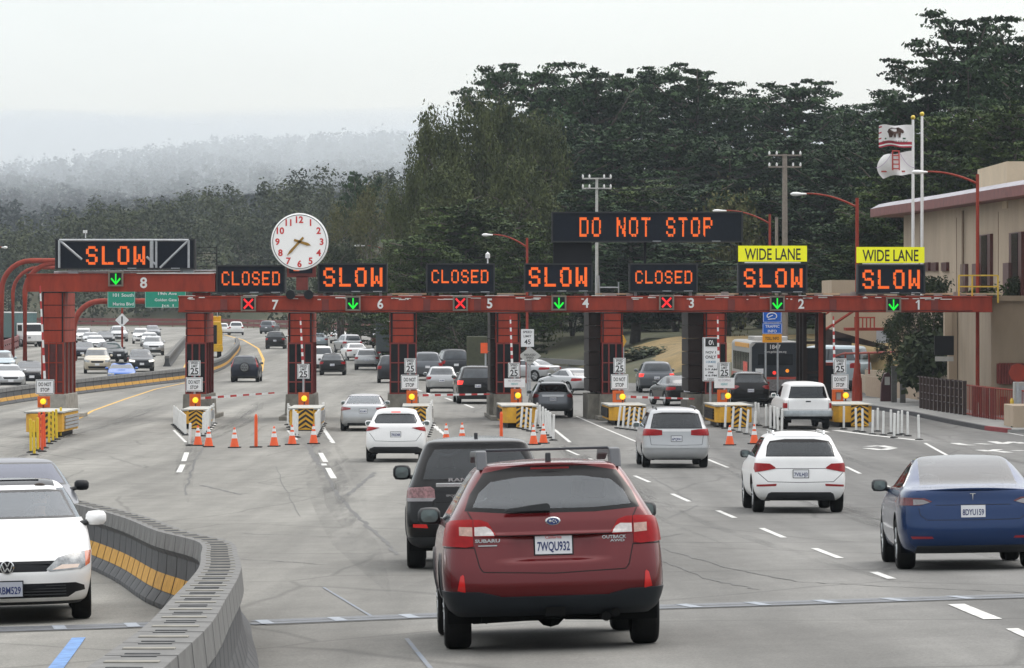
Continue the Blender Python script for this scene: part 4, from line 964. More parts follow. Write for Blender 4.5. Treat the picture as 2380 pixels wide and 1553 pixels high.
    sh.build('paint', 'body', P_, t); sh.build('frit', 'window_surround', mat('frit_black', (.006, .006, .007), .15, var=0, spec=.3), t); rw = sh.build('rglass', 'rear_window', glass('rear_glass', (.62, .66, .68), refl=(.9, .95, 1), f0=.06), t); sh.build('stop', 'stop_lamp', TAILR, t)
    sh.build('wglass', 'windshield', CLEAR, t); sh.build('sglass', 'side_window', TINT, t); sh.build('trim', 'window_pillar', BLK, t); sh.build('gap', 'panel_gap', GAP, t)
    tl = sh.build('tail', 'tail_light', TAILR, t, .012); sh.build('tail2', 'tail_light', TAILR, t, .010); sh.build('clear', 'reverse_lens', mat('lens_peach', (.50, .31, .25), .2, var=.3, scale=22, coat=.8), t, .013); sh.build('clear2', 'reverse_lens', TAILC, t, .013); sh.build('reflector', 'reflector', mat('reflector_red', (.62, .012, .01), .25, var=0, coat=.5), t, .006)
    sh.build('lower', 'bumper', mat('bumper_grey', (.017, .021, .026), .55, var=.15, spec=.3), t, .012); sh.build('sill', 'sill', PLAS, t, .006); sh.build('arch', 'wheel_arch', PLAS, t, .014)
    add_wheels(t, .79, ax, .345, .225)
    plate(t, sh.surf(0, .872) - .014, .872, '7WQU932', tilt=-.03); put_text(MB(), 'California', .024, (0, -.0, 0), bold=.005).build('plate_heading', RED, t, fix=False).location = (0, sh.surf(0, .872) - .026, .936)
    eb = MB(); eb.lathe([(.001, -.010), (.052, -.009), (.062, -.002), (.066, .006)], n=28, axis='Y'); eb.v = [(a, y, z * .58) for a, y, z in eb.v]; o = eb.build('emblem', CHR, t, smooth=True); o.location = (0, sh.surf(0, 1.065) - .004, 1.065)
    q = MB(); q.lathe([(.001, -.0125), (.05, -.0115)], n=24, axis='Y'); q.v = [(a, y, z * .56) for a, y, z in q.v]; q.build('emblem_field', mat('emblem_blue', (.01, .03, .14), .2, var=0, coat=.8), o, fix=False)
    q = MB()
    for a, c, s in ((-.022, .003, .012), (.004, .012, .006), (.02, .006, .006), (.028, -.007, .006), (.008, -.011, .006), (-.004, .0, .006)): q.lathe([(.001, -.014), (s, -.0135)], (a, 0, c), 6, 'Y')
    q.build('emblem_star', CHR, o, fix=False)
    for s, x, z, h, w_ in (('SUBARU', -.545, .918, .026, .205), ('OUTBACK', .50, .925, .026, .20), ('AWD', .525, .895, .020, .12)): put_text(MB(), s, h, (0, 0, 0), bold=.03, width=w_).build('badge', CHR, t, fix=False).location = (x, sh.surf(x, z) - .012, z)
    MB().box((0, 0, 0), (.155, .006, .010)).build('badge', CHR, t).location = (-.545, sh.surf(-.545, .878) - .008, .878)
    wi = MB(); wi.prism([(-.36, -.012), (-.33, .012), (-.08, .045), (.0, .052), (.02, .03), (.02, -.012)], -.03, .0); o = wi.build('wiper', PLAS, t, bevel=.004); o.location = (-.04, .105, 1.165)
    sp = MB(); n = 13
    for i in range(n):
        u = -1 + 2 * i / (n - 1); x = u * .55; y = .37 + .10 * u * u; z = 1.535 - .018 * u * u
        sp.v += [(x, y, z), (x, y + .25, z + .028), (x, y + .24, z - .01), (x, y + .06, z - .022)]
    for i in range(n - 1):
        for k in range(4): sp.f.append((4 * i + k, 4 * i + 4 + k, 4 * i + 4 + (k + 1) % 4, 4 * i + (k + 1) % 4))
    sp.m = [0] * len(sp.f); sp.build('spoiler', P_, t, smooth=True)
    RA = mat('rail_grey_dark', (.05, .055, .065), .45, var=.12)
    for s in (-1, 1):
        b = MB(); b.prism([(.46, 1.50), (.60, 1.655), (.78, 1.665), (2.35, 1.665), (2.55, 1.56), (2.3, 1.61), (.95, 1.61), (.80, 1.54)], s * .515, s * .605, 'YZ'); b.build('roof_rail', RA, t, bevel=.012)
    MB().box((0, .82, 1.662), (1.03, .09, .022)).build('roof_rail_bar', RA, t, bevel=.006)
    an = MB(); an.prism([(-.02, 0), (.16, 0), (.03, .085), (-.005, .085)], -.022, .022, 'YZ'); o = an.build('antenna', PLAS, t, bevel=.01); o.location = (0, .62, 1.548)
    for s in (-1, 1): mirror(t, s, .885, 3.0, 1.10, PLAS, w=.22, h=.155)
    interior(t, 4.8, [(-.37, 2.35), (.37, 2.35), (-.40, 1.45), (.40, 1.45)], .52, 3.1, .80, .3, belt=1.08)
    hr = MB(); 
    u = MB(); u.box((0, 1.0, .36), (.28, .9, .12)); u.cyl((-.62, .98, .33), (.62, .98, .33), .035, n=8); u.box((0, .98, .33), (.24, .3, .20)); u.cyl((-.15, 1.0, .30), (-.62, .75, .27), .03, n=8); u.cyl((.15, 1.0, .30), (.62, .75, .27), .03, n=8); u.cyl((.5, .35, .32), (.5, .1, .30), .035, n=10); u.box((-.35, .55, .30), (.5, .35, .12)); u.sphere((0, .98, .29), .13, 6); u.cyl((-.12, .9, .25), (-.66, .95, .23), .028, n=8); u.cyl((.12, .9, .25), (.66, .95, .23), .028, n=8); u.cyl((-.5, .6, .28), (.5, .6, .28), .035, n=8); u.box((0, .16, .325), (.16, .2, .07)); u.cyl((.42, .5, .27), (.42, .12, .27), .04, n=10); u.cyl((-.55, .7, .24), (-.72, 1.0, .30), .03, n=8); u.cyl((.55, .7, .24), (.72, 1.0, .30), .03, n=8); u.build('rear_axle', UNDER, t)
    pose(t, 1281.5, 1501, 2.2, ax[0]); return t

def white_sedan():
    K = [(.19, .78, .20, 4.44), (.25, .84, .12, 4.55), (.38, .87, .03, 4.63), (.50, .885, .0, 4.64), (.60, .889, .01, 4.61), (.70, .888, .02, 4.52), (.78, .88, .03, 4.36), (.86, .872, .04, 4.05), (.93, .86, .06, 3.72), (.985, .84, .09, 3.48), (1.03, .815, .22, 3.32), (1.06, .795, .62, 3.22), (1.16, .745, .85, 2.98), (1.30, .665, 1.17, 2.62), (1.39, .60, 1.42, 2.40), (1.435, .54, 1.55, 2.28), (1.465, .42, 1.65, 2.16), (1.48, .2, 1.8, 2.05)]
    sh = Shell(K, 4, 46, rear=(5.5, 13), front=(4.2, 8), zt=1.0); t = thing('sedan', 'white sedan coming towards the camera beside the curved barrier', 'car'); ax = (1.0, 3.65); L = 4.64
    sh.carve('front', [(-.74, 1.055), (.74, 1.055), (.60, 1.345), (.45, 1.358), (-.45, 1.358), (-.60, 1.345)], 'frit', rng=(2, 3.6)); sh.carve('front', [(-.705, 1.08), (.705, 1.08), (.575, 1.33), (-.575, 1.33)], 'wglass', ('frit',))
    for f in (lambda P: P, mir):
        sh.carve('front', f([(.40, .555), (.44, .535), (.76, .555), (.85, .60), (.865, .73), (.70, .72), (.52, .67)]), 'head', thr=-.2, rng=(3.6, 5)); sh.carve('front', f([(.80, .57), (.86, .61), (.875, .73), (.80, .725)]), 'amber', ('head',), thr=-.2)
        sh.carve('front', f([(.46, .55), (.72, .565), (.74, .60), (.56, .60)]), 'beam', ('head',))
    sh.carve('front', [(-.40, .535), (.40, .535), (.50, .645), (-.50, .645)], 'grille')
    sh.carve('front', [(-.70, .315), (.70, .315), (.80, .33), (.79, .38), (.70, .415), (-.70, .415), (-.79, .38), (-.80, .33)], 'grille'); sh.carve('front', [(-.9, 0), (.9, 0), (.8, .225), (-.8, .225)], 'lower'); sh.carve('front', [(-.62, .265), (.62, .265), (.70, .315), (-.70, .315)], 'grille')
    sh.carve('top', [(-.46, 1.62), (.46, 1.62), (.52, 2.36), (-.52, 2.36)], 'sunroof', thr=.6)
    side_windows(sh, 1.04, 1.37, 1.02, 3.30, 'sglass', slant_r=.55, slant_f=.80, pillars=(2.1,))
    sh.carve('rear', [(-.66, 1.09), (.66, 1.09), (.52, 1.36), (-.52, 1.36)], 'rglass', rng=(.4, 2))
    wells(sh, t, ax, .318, w=.875); P_ = PNT['white']
    sh.build('paint', 'body', P_, t); sh.build('frit', 'window_surround', mat('frit_black', (.006, .006, .007)), t); sh.build('wglass', 'windshield', glass('screen_glass', (.78, .87, .85), f0=.06), t); sh.build('rglass', 'rear_window', CLEAR, t); sh.build('sglass', 'side_window', glass('side_clear', (.5, .56, .55)), t); sh.build('trim', 'window_pillar', BLK, t)
    sh.build('head', 'headlight', HEAD, t, .008); sh.build('amber', 'turn_signal', mat('amber_lens', (.75, .16, .05), .2, var=.15, coat=.8), t, .009); sh.build('beam', 'headlight_bulb', mat('beam_warm', (.78, .62, .52), .2, var=.1, coat=1), t, .009); sh.build('grille', 'grille', BLK, t); sh.build('lower', 'bumper', PLAS, t); sh.build('sunroof', 'sunroof', DGLS, t); MB().box((0, 1.95, 1.462), (.7, .5, .008)).build('sunroof_shade', DGLS, t)
    g = MB()
    for z in (.565, .59, .617): g.box((0, L - .045, z), (.82 if z < .6 else .88, .02, .008))
    for z in (.30, .33, .36, .39): g.box((0, L - .03, z), (1.2, .02, .010))
    g.build('grille_bar', PLAS, t)
    add_wheels(t, .765, ax, .318, .205)
    e = MB().lathe([(.062, -.012), (.072, -.006), (.072, .01), (.062, .012), (.060, 0), (.062, -.012)], n=28, axis='Y'); lg = MB()
    o = e.build('emblem', CHR, t); o.location = (0, L + .0, .59); o.rotation_euler = (0, 0, pi)
    b = MB().lathe([(.001, -.004), (.062, -.004)], n=24, axis='Y'); b.build('emblem_field', BLK, o, fix=False)
    def stroke(a, c, w=.012): 
        a = Vector(a); c = Vector(c); d = (c - a).normalized(); n_ = Vector((-d.y, d.x)) * w / 2; lg.add([(p.x, -.010, p.y) for p in (a + n_, a - n_, c - n_, c + n_)], [(0, 1, 2, 3)])
    for P in ([(-.028, .056), (0, .006), (.028, .056)], [(-.054, .030), (-.026, -.048), (0, -.004), (.026, -.048), (.054, .030)]):
        for a, c in zip(P[:-1], P[1:]): stroke(a, c)
    lg.build('emblem_letters', CHR, o, fix=False)
    plate(t, L + .035, .365, '8RBM529', mat('plate_grey', (.42, .44, .50), .5, var=.05), front=True)
    for s in (-1, 1): mirror(t, s, .86, 3.05, 1.045, P_, w=.24, h=.155)
    interior(t, L, [(-.36, 2.2), (.36, 2.2), (-.38, 1.5), (.38, 1.5)], .42, 3.0, .74, .9, col=SEAT, belt=1.02, k=.92)
    # the driver
    pose(t, 20, 1442, 187, ax[1]); tagp = thing('person', 'driver in dark glasses and dark clothes at the wheel of the white sedan', 'person')
    return t, tagp

def driver(p, car):
    """one continuous skinned figure, seated, hands on the wheel"""
    J = {'pelvis': (0, 0, .12, .15), 'waist': (0, .0, .30, .135), 'chest': (0, .02, .50, .15), 'neck0': (0, .03, .64, .062), 'neck1': (0, .05, .70, .055), 'head0': (0, .07, .76, .075), 'head1': (0, .075, .84, .088), 'head2': (0, .06, .92, .07)}
    for s, n in ((-1, 'l'), (1, 'r')):
        J[n + 'sh'] = (s * .19, .02, .58, .062); J[n + 'el'] = (s * .25, .17, .38, .046); J[n + 'wr'] = (s * .15, .37, .46, .030); J[n + 'ha'] = (s * .12, .44, .50, .034)
        J[n + 'hip'] = (s * .10, .03, .10, .09); J[n + 'kn'] = (s * .16, .46, .16, .062); J[n + 'an'] = (s * .14, .78, -.12, .042); J[n + 'to'] = (s * .14, .92, -.12, .035)
    E = [('pelvis', 'waist'), ('waist', 'chest'), ('chest', 'neck0'), ('neck0', 'neck1'), ('neck1', 'head0'), ('head0', 'head1'), ('head1', 'head2')]
    for n in 'lr': E += [('chest', n + 'sh'), (n + 'sh', n + 'el'), (n + 'el', n + 'wr'), (n + 'wr', n + 'ha'), ('pelvis', n + 'hip'), (n + 'hip', n + 'kn'), (n + 'kn', n + 'an'), (n + 'an', n + 'to')]
    fing = []
    for s, n in ((-1, 'l'), (1, 'r')):
        hx, hy, hz, _ = J[n + 'ha']
        for k in range(5):
            q = n + 'f%d' % k; u = (k - 1.8) * .018
            J[q + 'a'] = (hx - s * (.006 if k < 4 else -.03), hy + .045 - .008 * abs(k - 1.5), hz + .028 - k * .017, .0105); J[q + 'b'] = (hx - s * .035, hy + .060 - .01 * abs(k - 1.5), hz + .022 - k * .016, .009)
            E += [(n + 'ha', q + 'a'), (q + 'a', q + 'b')]
    names = list(J); me = bpy.data.meshes.new('body'); me.from_pydata([J[n][:3] for n in names], [(names.index(a), names.index(b)) for a, b in E], [])
    o = link('body', me, p); md = o.modifiers.new('skin', 'SKIN'); md.use_smooth_shade = True
    for i, n in enumerate(names): me.skin_vertices[0].data[i].radius = (J[n][3], J[n][3]); me.skin_vertices[0].data[i].use_root = n == 'pelvis'
    o.modifiers.new('sub', 'SUBSURF').levels = 1; o.modifiers['sub'].render_levels = 1
    dg = bpy.context.evaluated_depsgraph_get(); me2 = bpy.data.meshes.new_from_object(o.evaluated_get(dg)); o.modifiers.clear(); o.data = me2
    SK = mat('skin', (.50, .27, .19), .6, var=.06); CL = mat('jacket_dark', (.03, .032, .038), .9, var=.2); me2.materials.clear(); me2.materials.append(CL); me2.materials.append(SK)
    for f in me2.polygons:
        c = f.center
        if c.z > .655 or (c.y > .33 and c.z > .40): f.material_index = 1
    me2.shade_smooth()
    h = MB(); h.sphere((0, .045, .895), .112, 10, 1.0); h.v = [v for v in h.v]; h.v = [(x, min(y, .085 + (z - .90) * .2), max(z, .80 if y < .0 else .875)) for x, y, z in h.v]; h.build('hair', mat('hair_brown', (.03, .02, .015), .8, var=.2), p, smooth=True)
    g = MB(); 
    for s in (-1, 1): g.box((s * .034, .158, .855), (.052, .012, .036))
    g.box((0, .160, .862), (.03, .008, .01)); 
    for s in (-1, 1): g.box((s * .075, .11, .862), (.008, .1, .01))
    g.build('sunglasses', BLK, p, bevel=.006)
    n_ = MB(); n_.add([(0, .185, .815), (-.016, .152, .808), (.016, .152, .808), (0, .150, .862)], [(0, 2, 1), (0, 1, 3), (0, 3, 2), (1, 2, 3)]); n_.build('nose', SK, p); m_ = MB().box((0, .150, .782), (.045, .012, .010)); m_.build('mouth', mat('lips', (.33, .12, .10), .6, var=0), p)
    for s in (-1, 1): MB().sphere((s * .092, .06, .845), .016, 6, 1.5).build('ear', SK, p, smooth=True)

def dark_sedan():
    K = [(.22, .80, .20, 4.62), (.28, .86, .12, 4.74), (.42, .89, .03, 4.82), (.55, .905, .0, 4.83), (.66, .91, .01, 4.80), (.76, .905, .02, 4.68), (.84, .90, .03, 4.45), (.91, .89, .05, 4.1), (.97, .87, .07, 3.8), (1.01, .85, .10, 3.62), (1.04, .83, .3, 3.48), (1.07, .81, .62, 3.38), (1.17, .76, .85, 3.1), (1.30, .68, 1.2, 2.72), (1.39, .61, 1.45, 2.4), (1.43, .54, 1.65, 2.25), (1.452, .38, 1.8, 2.1), (1.465, .18, 1.95, 2.05)]
    sh = Shell(K, 3, 40, zt=1.0); t = thing('sedan', 'dark grey sedan with black mirror coming up behind the white sedan', 'car'); ax = (1.05, 3.85)
    sh.carve('front', [(-.75, 1.07), (.75, 1.07), (.60, 1.40), (-.60, 1.40)], 'frit', rng=(2, 3.7)); sh.carve('front', [(-.71, 1.10), (.71, 1.10), (.57, 1.375), (-.57, 1.375)], 'wglass', ('frit',))
    for f in (lambda P: P, mir): sh.carve('front', f([(.45, .62), (.88, .68), (.86, .78), (.5, .70)]), 'head', thr=-.1, rng=(3.8, 5))
    sh.carve('front', [(-.5, .40), (.5, .40), (.42, .68), (-.42, .68)], 'grille'); side_windows(sh, 1.06, 1.39, 1.1, 3.5, 'sglass', slant_r=.55, slant_f=.85, pillars=(2.2,)); wells(sh, t, ax, .33, w=.89)
    P_ = paint('metal_grey', (.12, .125, .145), .5, .3); sh.build('paint', 'body', P_, t); sh.build('frit', 'window_surround', mat('frit_black', (.006, .006, .007)), t); sh.build('wglass', 'windshield', glass('shade_glass', (.16, .17, .2), refl=(.85, .88, 1)), t); sh.build('sglass', 'side_window', TINT, t); sh.build('trim', 'window_pillar', BLK, t); sh.build('head', 'headlight', HEAD, t, .006); sh.build('grille', 'grille', BLK, t)
    add_wheels(t, .78, ax, .33, .22)
    for s in (-1, 1): mirror(t, s, .88, 3.25, 1.06, BLK, w=.24, h=.16)
    interior(t, 4.8, [(-.37, 2.3), (.37, 2.3)], .48, 3.1, .76, .9, belt=1.03); pose(t, 46, 1296, 190, ax[1])

def black_suv():
    K = [(.30, .80, .20, 4.62), (.36, .90, .08, 4.74), (.50, .955, .02, 4.84), (.62, .962, .0, 4.85), (.76, .962, .01, 4.84), (.90, .955, .03, 4.78), (1.02, .945, .05, 4.5), (1.08, .935, .06, 4.0), (1.13, .915, .075, 3.62), (1.20, .885, .10, 3.45), (1.35, .83, .17, 3.1), (1.52, .765, .27, 2.75), (1.64, .71, .34, 2.5), (1.70, .665, .36, 2.35), (1.735, .58, .50, 2.2), (1.76, .42, .95, 2.0), (1.78, .2, 1.4, 1.9)]
    sh = Shell(K, 4, 46, rear=(9, 20), rear_top=(9, 18), zt=1.1); t = thing('suv', 'black SUV with chrome strip half hidden by the maroon estate car', 'car'); ax = (.98, 3.9)
    sh.carve('rear', [(-.76, 1.185), (.76, 1.185), (.69, 1.45), (.60, 1.64), (.4, 1.675), (-.4, 1.675), (-.60, 1.64), (-.69, 1.45)], 'frit'); sh.carve('rear', [(-.72, 1.215), (.72, 1.215), (.65, 1.47), (.56, 1.61), (-.56, 1.61), (-.65, 1.47)], 'rglass', ('frit',))
    for f in (lambda P: P, mir):
        sh.carve('rear', f([(.97, .92), (.97, 1.10), (.62, 1.115), (.57, 1.08), (.56, .955), (.6, .92)]), 'tail', thr=-.25, rng=(-1, .35)); sh.carve('rear', f([(.97, .92), (.97, .965), (.56, .965), (.56, .92)]), 'clear', ('tail',), thr=-.25)
        sh.carve('rear', f([(.66, .565), (.86, .575), (.86, .62), (.68, .615)]), 'reflector')
    sh.carve('rear', [(-.96, 0), (.96, 0), (.96, .44), (-.96, .44)], 'lower', thr=-.1, rng=(-1, .6))
    for a, b2 in (((-.55, .905), (.55, .905)), ((-.62, .68), (.62, .68)), ((-.62, .68), (-.585, .92)), ((.62, .68), (.585, .92))):
        d = Vector((b2[0] - a[0], b2[1] - a[1])).normalized() * .005; sh.carve('rear', [(a[0] - d.y, a[1] + d.x), (a[0] + d.y, a[1] - d.x), (b2[0] + d.y, b2[1] - d.x), (b2[0] - d.y, b2[1] + d.x)], 'gap')
    side_windows(sh, 1.16, 1.64, .32, 3.35, 'sglass', slant_r=.22, slant_f=.85, pillars=(1.2, 2.1)); sh.carve('front', [(-.78, 1.2), (.78, 1.2), (.64, 1.64), (-.64, 1.64)], 'wglass', rng=(2, 3.7)); wells(sh, t, ax, .375, clad=.03, w=.945)
    P_ = PNT['black']; sh.build('paint', 'body', P_, t); sh.build('frit', 'window_surround', mat('frit_black', (.006, .006, .007)), t); sh.build('rglass', 'rear_window', glass('smoke_glass', (.20, .22, .24), f0=.01), t); sh.build('sglass', 'side_window', TINTD, t); sh.build('wglass', 'windshield', CLEAR, t); sh.build('trim', 'window_pillar', BLK, t); sh.build('tail', 'tail_light', mat('lamp_pink', (.25, .12, .125), .25, var=.6, scale=24, coat=.4), t, .01); sh.build('clear', 'reverse_lens', mat('lamp_grey', (.26, .25, .26), .2, var=.3, coat=.4), t, .011); sh.build('reflector', 'reflector', mat('reflector_red', (.62, .012, .01)), t, .006); sh.build('lower', 'bumper', PLAS, t, .008); sh.build('gap', 'panel_gap', GAP, t); sh.build('arch', 'wheel_arch', BLK, t, .012)
    add_wheels(t, .83, ax, .375, .25)
    MB().box((0, sh.surf(0, 1.135) + .012, 1.135), (1.10, .06, .055)).build('chrome_strip', CHR, t, bevel=.008); put_text(MB(), 'RANGE ROVER', .045, (0, 0, 0), bold=.03, sx=1.4, width=.86).build('badge', CHR, t, fix=False).location = (.05, sh.surf(0, 1.205) - .02, 1.205)
    for s, x, z, w_ in (('SPORT', -.33, .995, .17), ('HSE', -.27, .965, .12)): put_text(MB(), s, .025, (0, 0, 0), bold=.03, width=w_).build('badge', CHR, t, fix=False).location = (x, sh.surf(x, z) - .012, z)
    plate(t, sh.surf(0, .83) - .012, .83, '8ABD210'); an = MB(); an.prism([(-.02, 0), (.17, 0), (.03, .08), (-.005, .08)], -.025, .025, 'YZ'); an.build('antenna', PLAS, t, bevel=.01).location = (0, .85, 1.745)
    for s in (-1, 1): mirror(t, s, .93, 3.1, 1.27, BLK, w=.27, h=.21)
    interior(t, 4.8, [(-.40, 2.4), (.40, 2.4), (-.42, 1.5), (.42, 1.5)], .62, 3.2, .85, .3, belt=1.15); pose(t, 1110, 1318, 1.0, ax[0])

def blue_sedan():
    K = [(.22, .80, .22, 4.45), (.28, .87, .10, 4.60), (.40, .905, .02, 4.67), (.52, .922, .0, 4.69), (.66, .925, .015, 4.66), (.78, .92, .03, 4.5), (.88, .905, .05, 4.2), (.955, .885, .06, 3.8), (1.005, .86, .075, 3.6), (1.03, .835, .14, 3.5), (1.05, .815, .42, 3.42), (1.10, .78, .72, 3.28), (1.20, .72, 1.02, 3.02), (1.32, .64, 1.42, 2.68), (1.395, .575, 1.75, 2.45), (1.425, .50, 1.95, 2.3), (1.437, .34, 2.05, 2.2), (1.443, .16, 2.1, 2.15)]
    sh = Shell(K, 4, 46, rear=(5, 12), rear_top=(4.5, 8), zt=.95); t = thing('sedan', 'dark blue sedan with glass roof cut by the frame edge', 'car'); ax = (.98, 3.855)
    sh.carve('top', [(-.62, .62), (.62, .62), (.54, 2.3), (-.54, 2.3)], 'rglass', thr=.12)
    for f in (lambda P: P, mir):
        sh.carve('rear', f([(.93, .79), (.93, .905), (.86, .925), (.60, .915), (.46, .845), (.48, .825), (.66, .825), (.78, .79)]), 'tail', thr=-.25, rng=(-1, .5)); sh.carve('rear', f([(.74, .83), (.74, .90), (.62, .895), (.50, .845)]), 'clear', ('tail',))
        sh.carve('rear', f([(.50, .405), (.76, .405), (.78, .435), (.52, .43)]), 'reflector')
        for a, b2 in (((.0, .635), (.58, .64)), ((.58, .64), (.66, .70)), ((.66, .70), (.68, .79)), ((.47, .825), (.0, .825))):
            d = Vector((b2[0] - a[0], b2[1] - a[1])).normalized() * .004; sh.carve('rear', f([(a[0] - d.y, a[1] + d.x), (a[0] + d.y, a[1] - d.x), (b2[0] + d.y, b2[1] - d.x), (b2[0] - d.y, b2[1] + d.x)]), 'gap', rng=(-1, .4))
    sh.carve('rear', [(-.80, .0), (.80, .0), (.70, .315), (-.70, .315)], 'lower')
    for v in ('left', 'right'):
        sh.carve(v, [(1.02, 1.06), (1.35, 1.22), (1.75, 1.34), (2.45, 1.375), (3.30, 1.06), (3.32, 1.02), (1.3, 1.015)], 'trimc', thr=.2); sh.carve(v, [(1.07, 1.066), (1.38, 1.21), (1.77, 1.325), (2.43, 1.36), (3.22, 1.06), (3.24, 1.035), (1.3, 1.03)], 'sglass', ('trimc',), thr=.2); sh.carve(v, [(2.12, 1.0), (2.20, 1.0), (2.18, 1.38), (2.10, 1.38)], 'trim', ('sglass',), thr=.2)
        for p in (1.35, 2.14, 3.4): sh.carve(v, [(p - .004, .35), (p + .004, .35), (p + .004, 1.02), (p - .004, 1.02)], 'gap', thr=.3)
    sh.carve('front', [(-.72, 1.08), (.72, 1.08), (.56, 1.39), (-.56, 1.39)], 'wglass', rng=(2, 3.6)); wells(sh, t, ax, .335, w=.91); P_ = PNT['blue']
    sh.build('paint', 'body', P_, t); sh.build('rglass', 'rear_window', glass('roof_glass', (.45, .47, .49), refl=(1, 1, 1), rough=.02, f0=.03), t); sh.build('sglass', 'side_window', TINT, t); sh.build('trimc', 'window_trim', CHR, t, .004); sh.build('trim', 'window_pillar', BLK, t); sh.build('wglass', 'windshield', CLEAR, t); sh.build('tail', 'tail_light', mat('lamp_smoke_red', (.12, .02, .025), .2, var=.4, scale=18, coat=.3), t, .008); sh.build('clear', 'reverse_lens', mat('lamp_grey', (.40, .40, .42)), t, .009); sh.build('reflector', 'reflector', mat('reflector_dark', (.28, .01, .015), .3, var=0), t, .004); sh.build('gap', 'panel_gap', GAP, t); sh.build('lower', 'bumper', PLAS, t, .006)
    sp = MB(); n = 15
    for i in range(n):
        u = -1 + 2 * i / (n - 1); x = u * .70; y = .045 + .11 * u * u; z = 1.035 - .03 * u * u; sp.v += [(x, y - .02, z), (x, y + .14, z + .004), (x, y + .12, z - .03), (x, y + .02, z - .03)]
    for i in range(n - 1):
        for k in range(4): sp.f.append((4 * i + k, 4 * i + 4 + k, 4 * i + 4 + (k + 1) % 4, 4 * i + (k + 1) % 4))
    sp.m = [0] * len(sp.f); sp.build('spoiler', P_, t, smooth=True)
    add_wheels(t, .80, ax, .335, .235); plate(t, sh.surf(0, .745) - .010, .745, '8DYU159', frame=False)
    e = MB(); e.prism([(-.035, .045), (.035, .045), (.035, .035), (.009, .035), (0, -.045), (-.009, .035), (-.035, .035)], -.012, .0); e.build('emblem', CHR, t).location = (0, sh.surf(0, .925) - .004, .925)
    for s in (-1, 1): mirror(t, s, .90, 3.05, 1.05, PLAS, w=.23, h=.165)
    interior(t, 4.7, [(-.37, 2.35), (.37, 2.35), (-.42, 1.75), (.42, 1.75)], .40, 3.15, .78, .9, col=SEATL, belt=1.0, k=.88); pose(t, 2250, 1320, -1.7, ax[0])

def mid_car(name, label, K, ax, r, px, py, hd, P_, feats, rw, L, zt=1.0, rear=(6, 14), plate_at=None, txt=None, rails=False, mir_=(.0, 3.0, 1.1), mirm=None, wheelx=.8, clad=0, seats=True, gl='smoke_glass', sw=None, gaps=(), darkrim=False):
    sh = Shell(K, 3, 40, rear=rear, zt=zt); t = thing(name, label, 'car')
    sh.carve('rear', rw[0], 'frit', rng=(-1, 2.2)); sh.carve('rear', rw[1], 'rglass', ('frit',), rng=(-1, 2.2))
    built = []
    for nm, key, m, h, P, both, src in feats:
        for f in ((lambda Q: Q, mir) if both else (lambda Q: Q,)): sh.carve('rear', f(P), key, src, thr=-.2 if both else .03, rng=(-1, .55))
        built.append((nm, key, m, h))
    for a, b2 in gaps:
        for f in (lambda Q: Q, mir):
            d = Vector((b2[0] - a[0], b2[1] - a[1])).normalized() * .006; sh.carve('rear', f([(a[0] - d.y, a[1] + d.x), (a[0] + d.y, a[1] - d.x), (b2[0] + d.y, b2[1] - d.x), (b2[0] - d.y, b2[1] + d.x)]), 'gap', rng=(-1, .5))
    z0, z1, y0, y1 = sw; side_windows(sh, z0, z1, y0, y1, 'sglass', slant_r=.3, slant_f=.85, pillars=((y0 + y1) / 2 - .75, (y0 + y1) / 2 + .15)); W0, W1 = sh.width(z0 + .04) * .9, sh.width(z1) * .9
    sh.carve('front', [(-W0, z0 + .04), (W0, z0 + .04), (W1, z1), (-W1, z1)], 'wglass', rng=(2, 4)); wells(sh, t, ax, r, clad=clad, w=sh.width(.6) - .012)
    sh.build('paint', 'body', P_, t); sh.build('frit', 'window_surround', mat('frit_black', (.006, .006, .007)), t); sh.build('rglass', 'rear_window', MATS[gl], t); sh.build('sglass', 'side_window', TINTD, t); sh.build('trim', 'window_pillar', BLK, t); sh.build('wglass', 'windshield', CLEAR, t); sh.build('gap', 'panel_gap', GAP, t); sh.build('arch', 'wheel_arch', PLAS, t, .01)
    done = set()
    for nm, key, m, h in built:
        if key not in done: sh.build(key, nm, m, t, h); done.add(key)
    add_wheels(t, wheelx, ax, r, .235, dark=darkrim)
    if plate_at: plate(t, sh.yrear(plate_at) - .012, plate_at, txt)
    for s in (-1, 1): mirror(t, s, mir_[0] or sh.width(mir_[2]) - .02, mir_[1], mir_[2], mirm or P_, w=.23, h=.17)
    H = K[-1][0]; wr = sh.width(H - .06)
    if rails:
        for s in (-1, 1): b = MB(); b.tube([(s * wr * .88, .50, H - .06), (s * wr * .9, .62, H + .005), (s * wr * .9, L * .46, H + .02), (s * wr * .86, L * .52, H - .04)], .022, 6); b.build('roof_rail', CHR if rails == 'c' else PLAS, t)
    sd_ = H < 1.5
    if seats: interior(t, L, [(-.38, L * .48), (.38, L * .48)] + ([(-.40, L * .36), (.40, L * .36)] if sd_ else [(-.40, L * .30), (.40, L * .30)]), .42 if sd_ else .50, L * .66, .78, .35, belt=z0 - .02, k=.88 if sd_ else 1)
    pose(t, px, py, hd, ax[0]); return t, sh

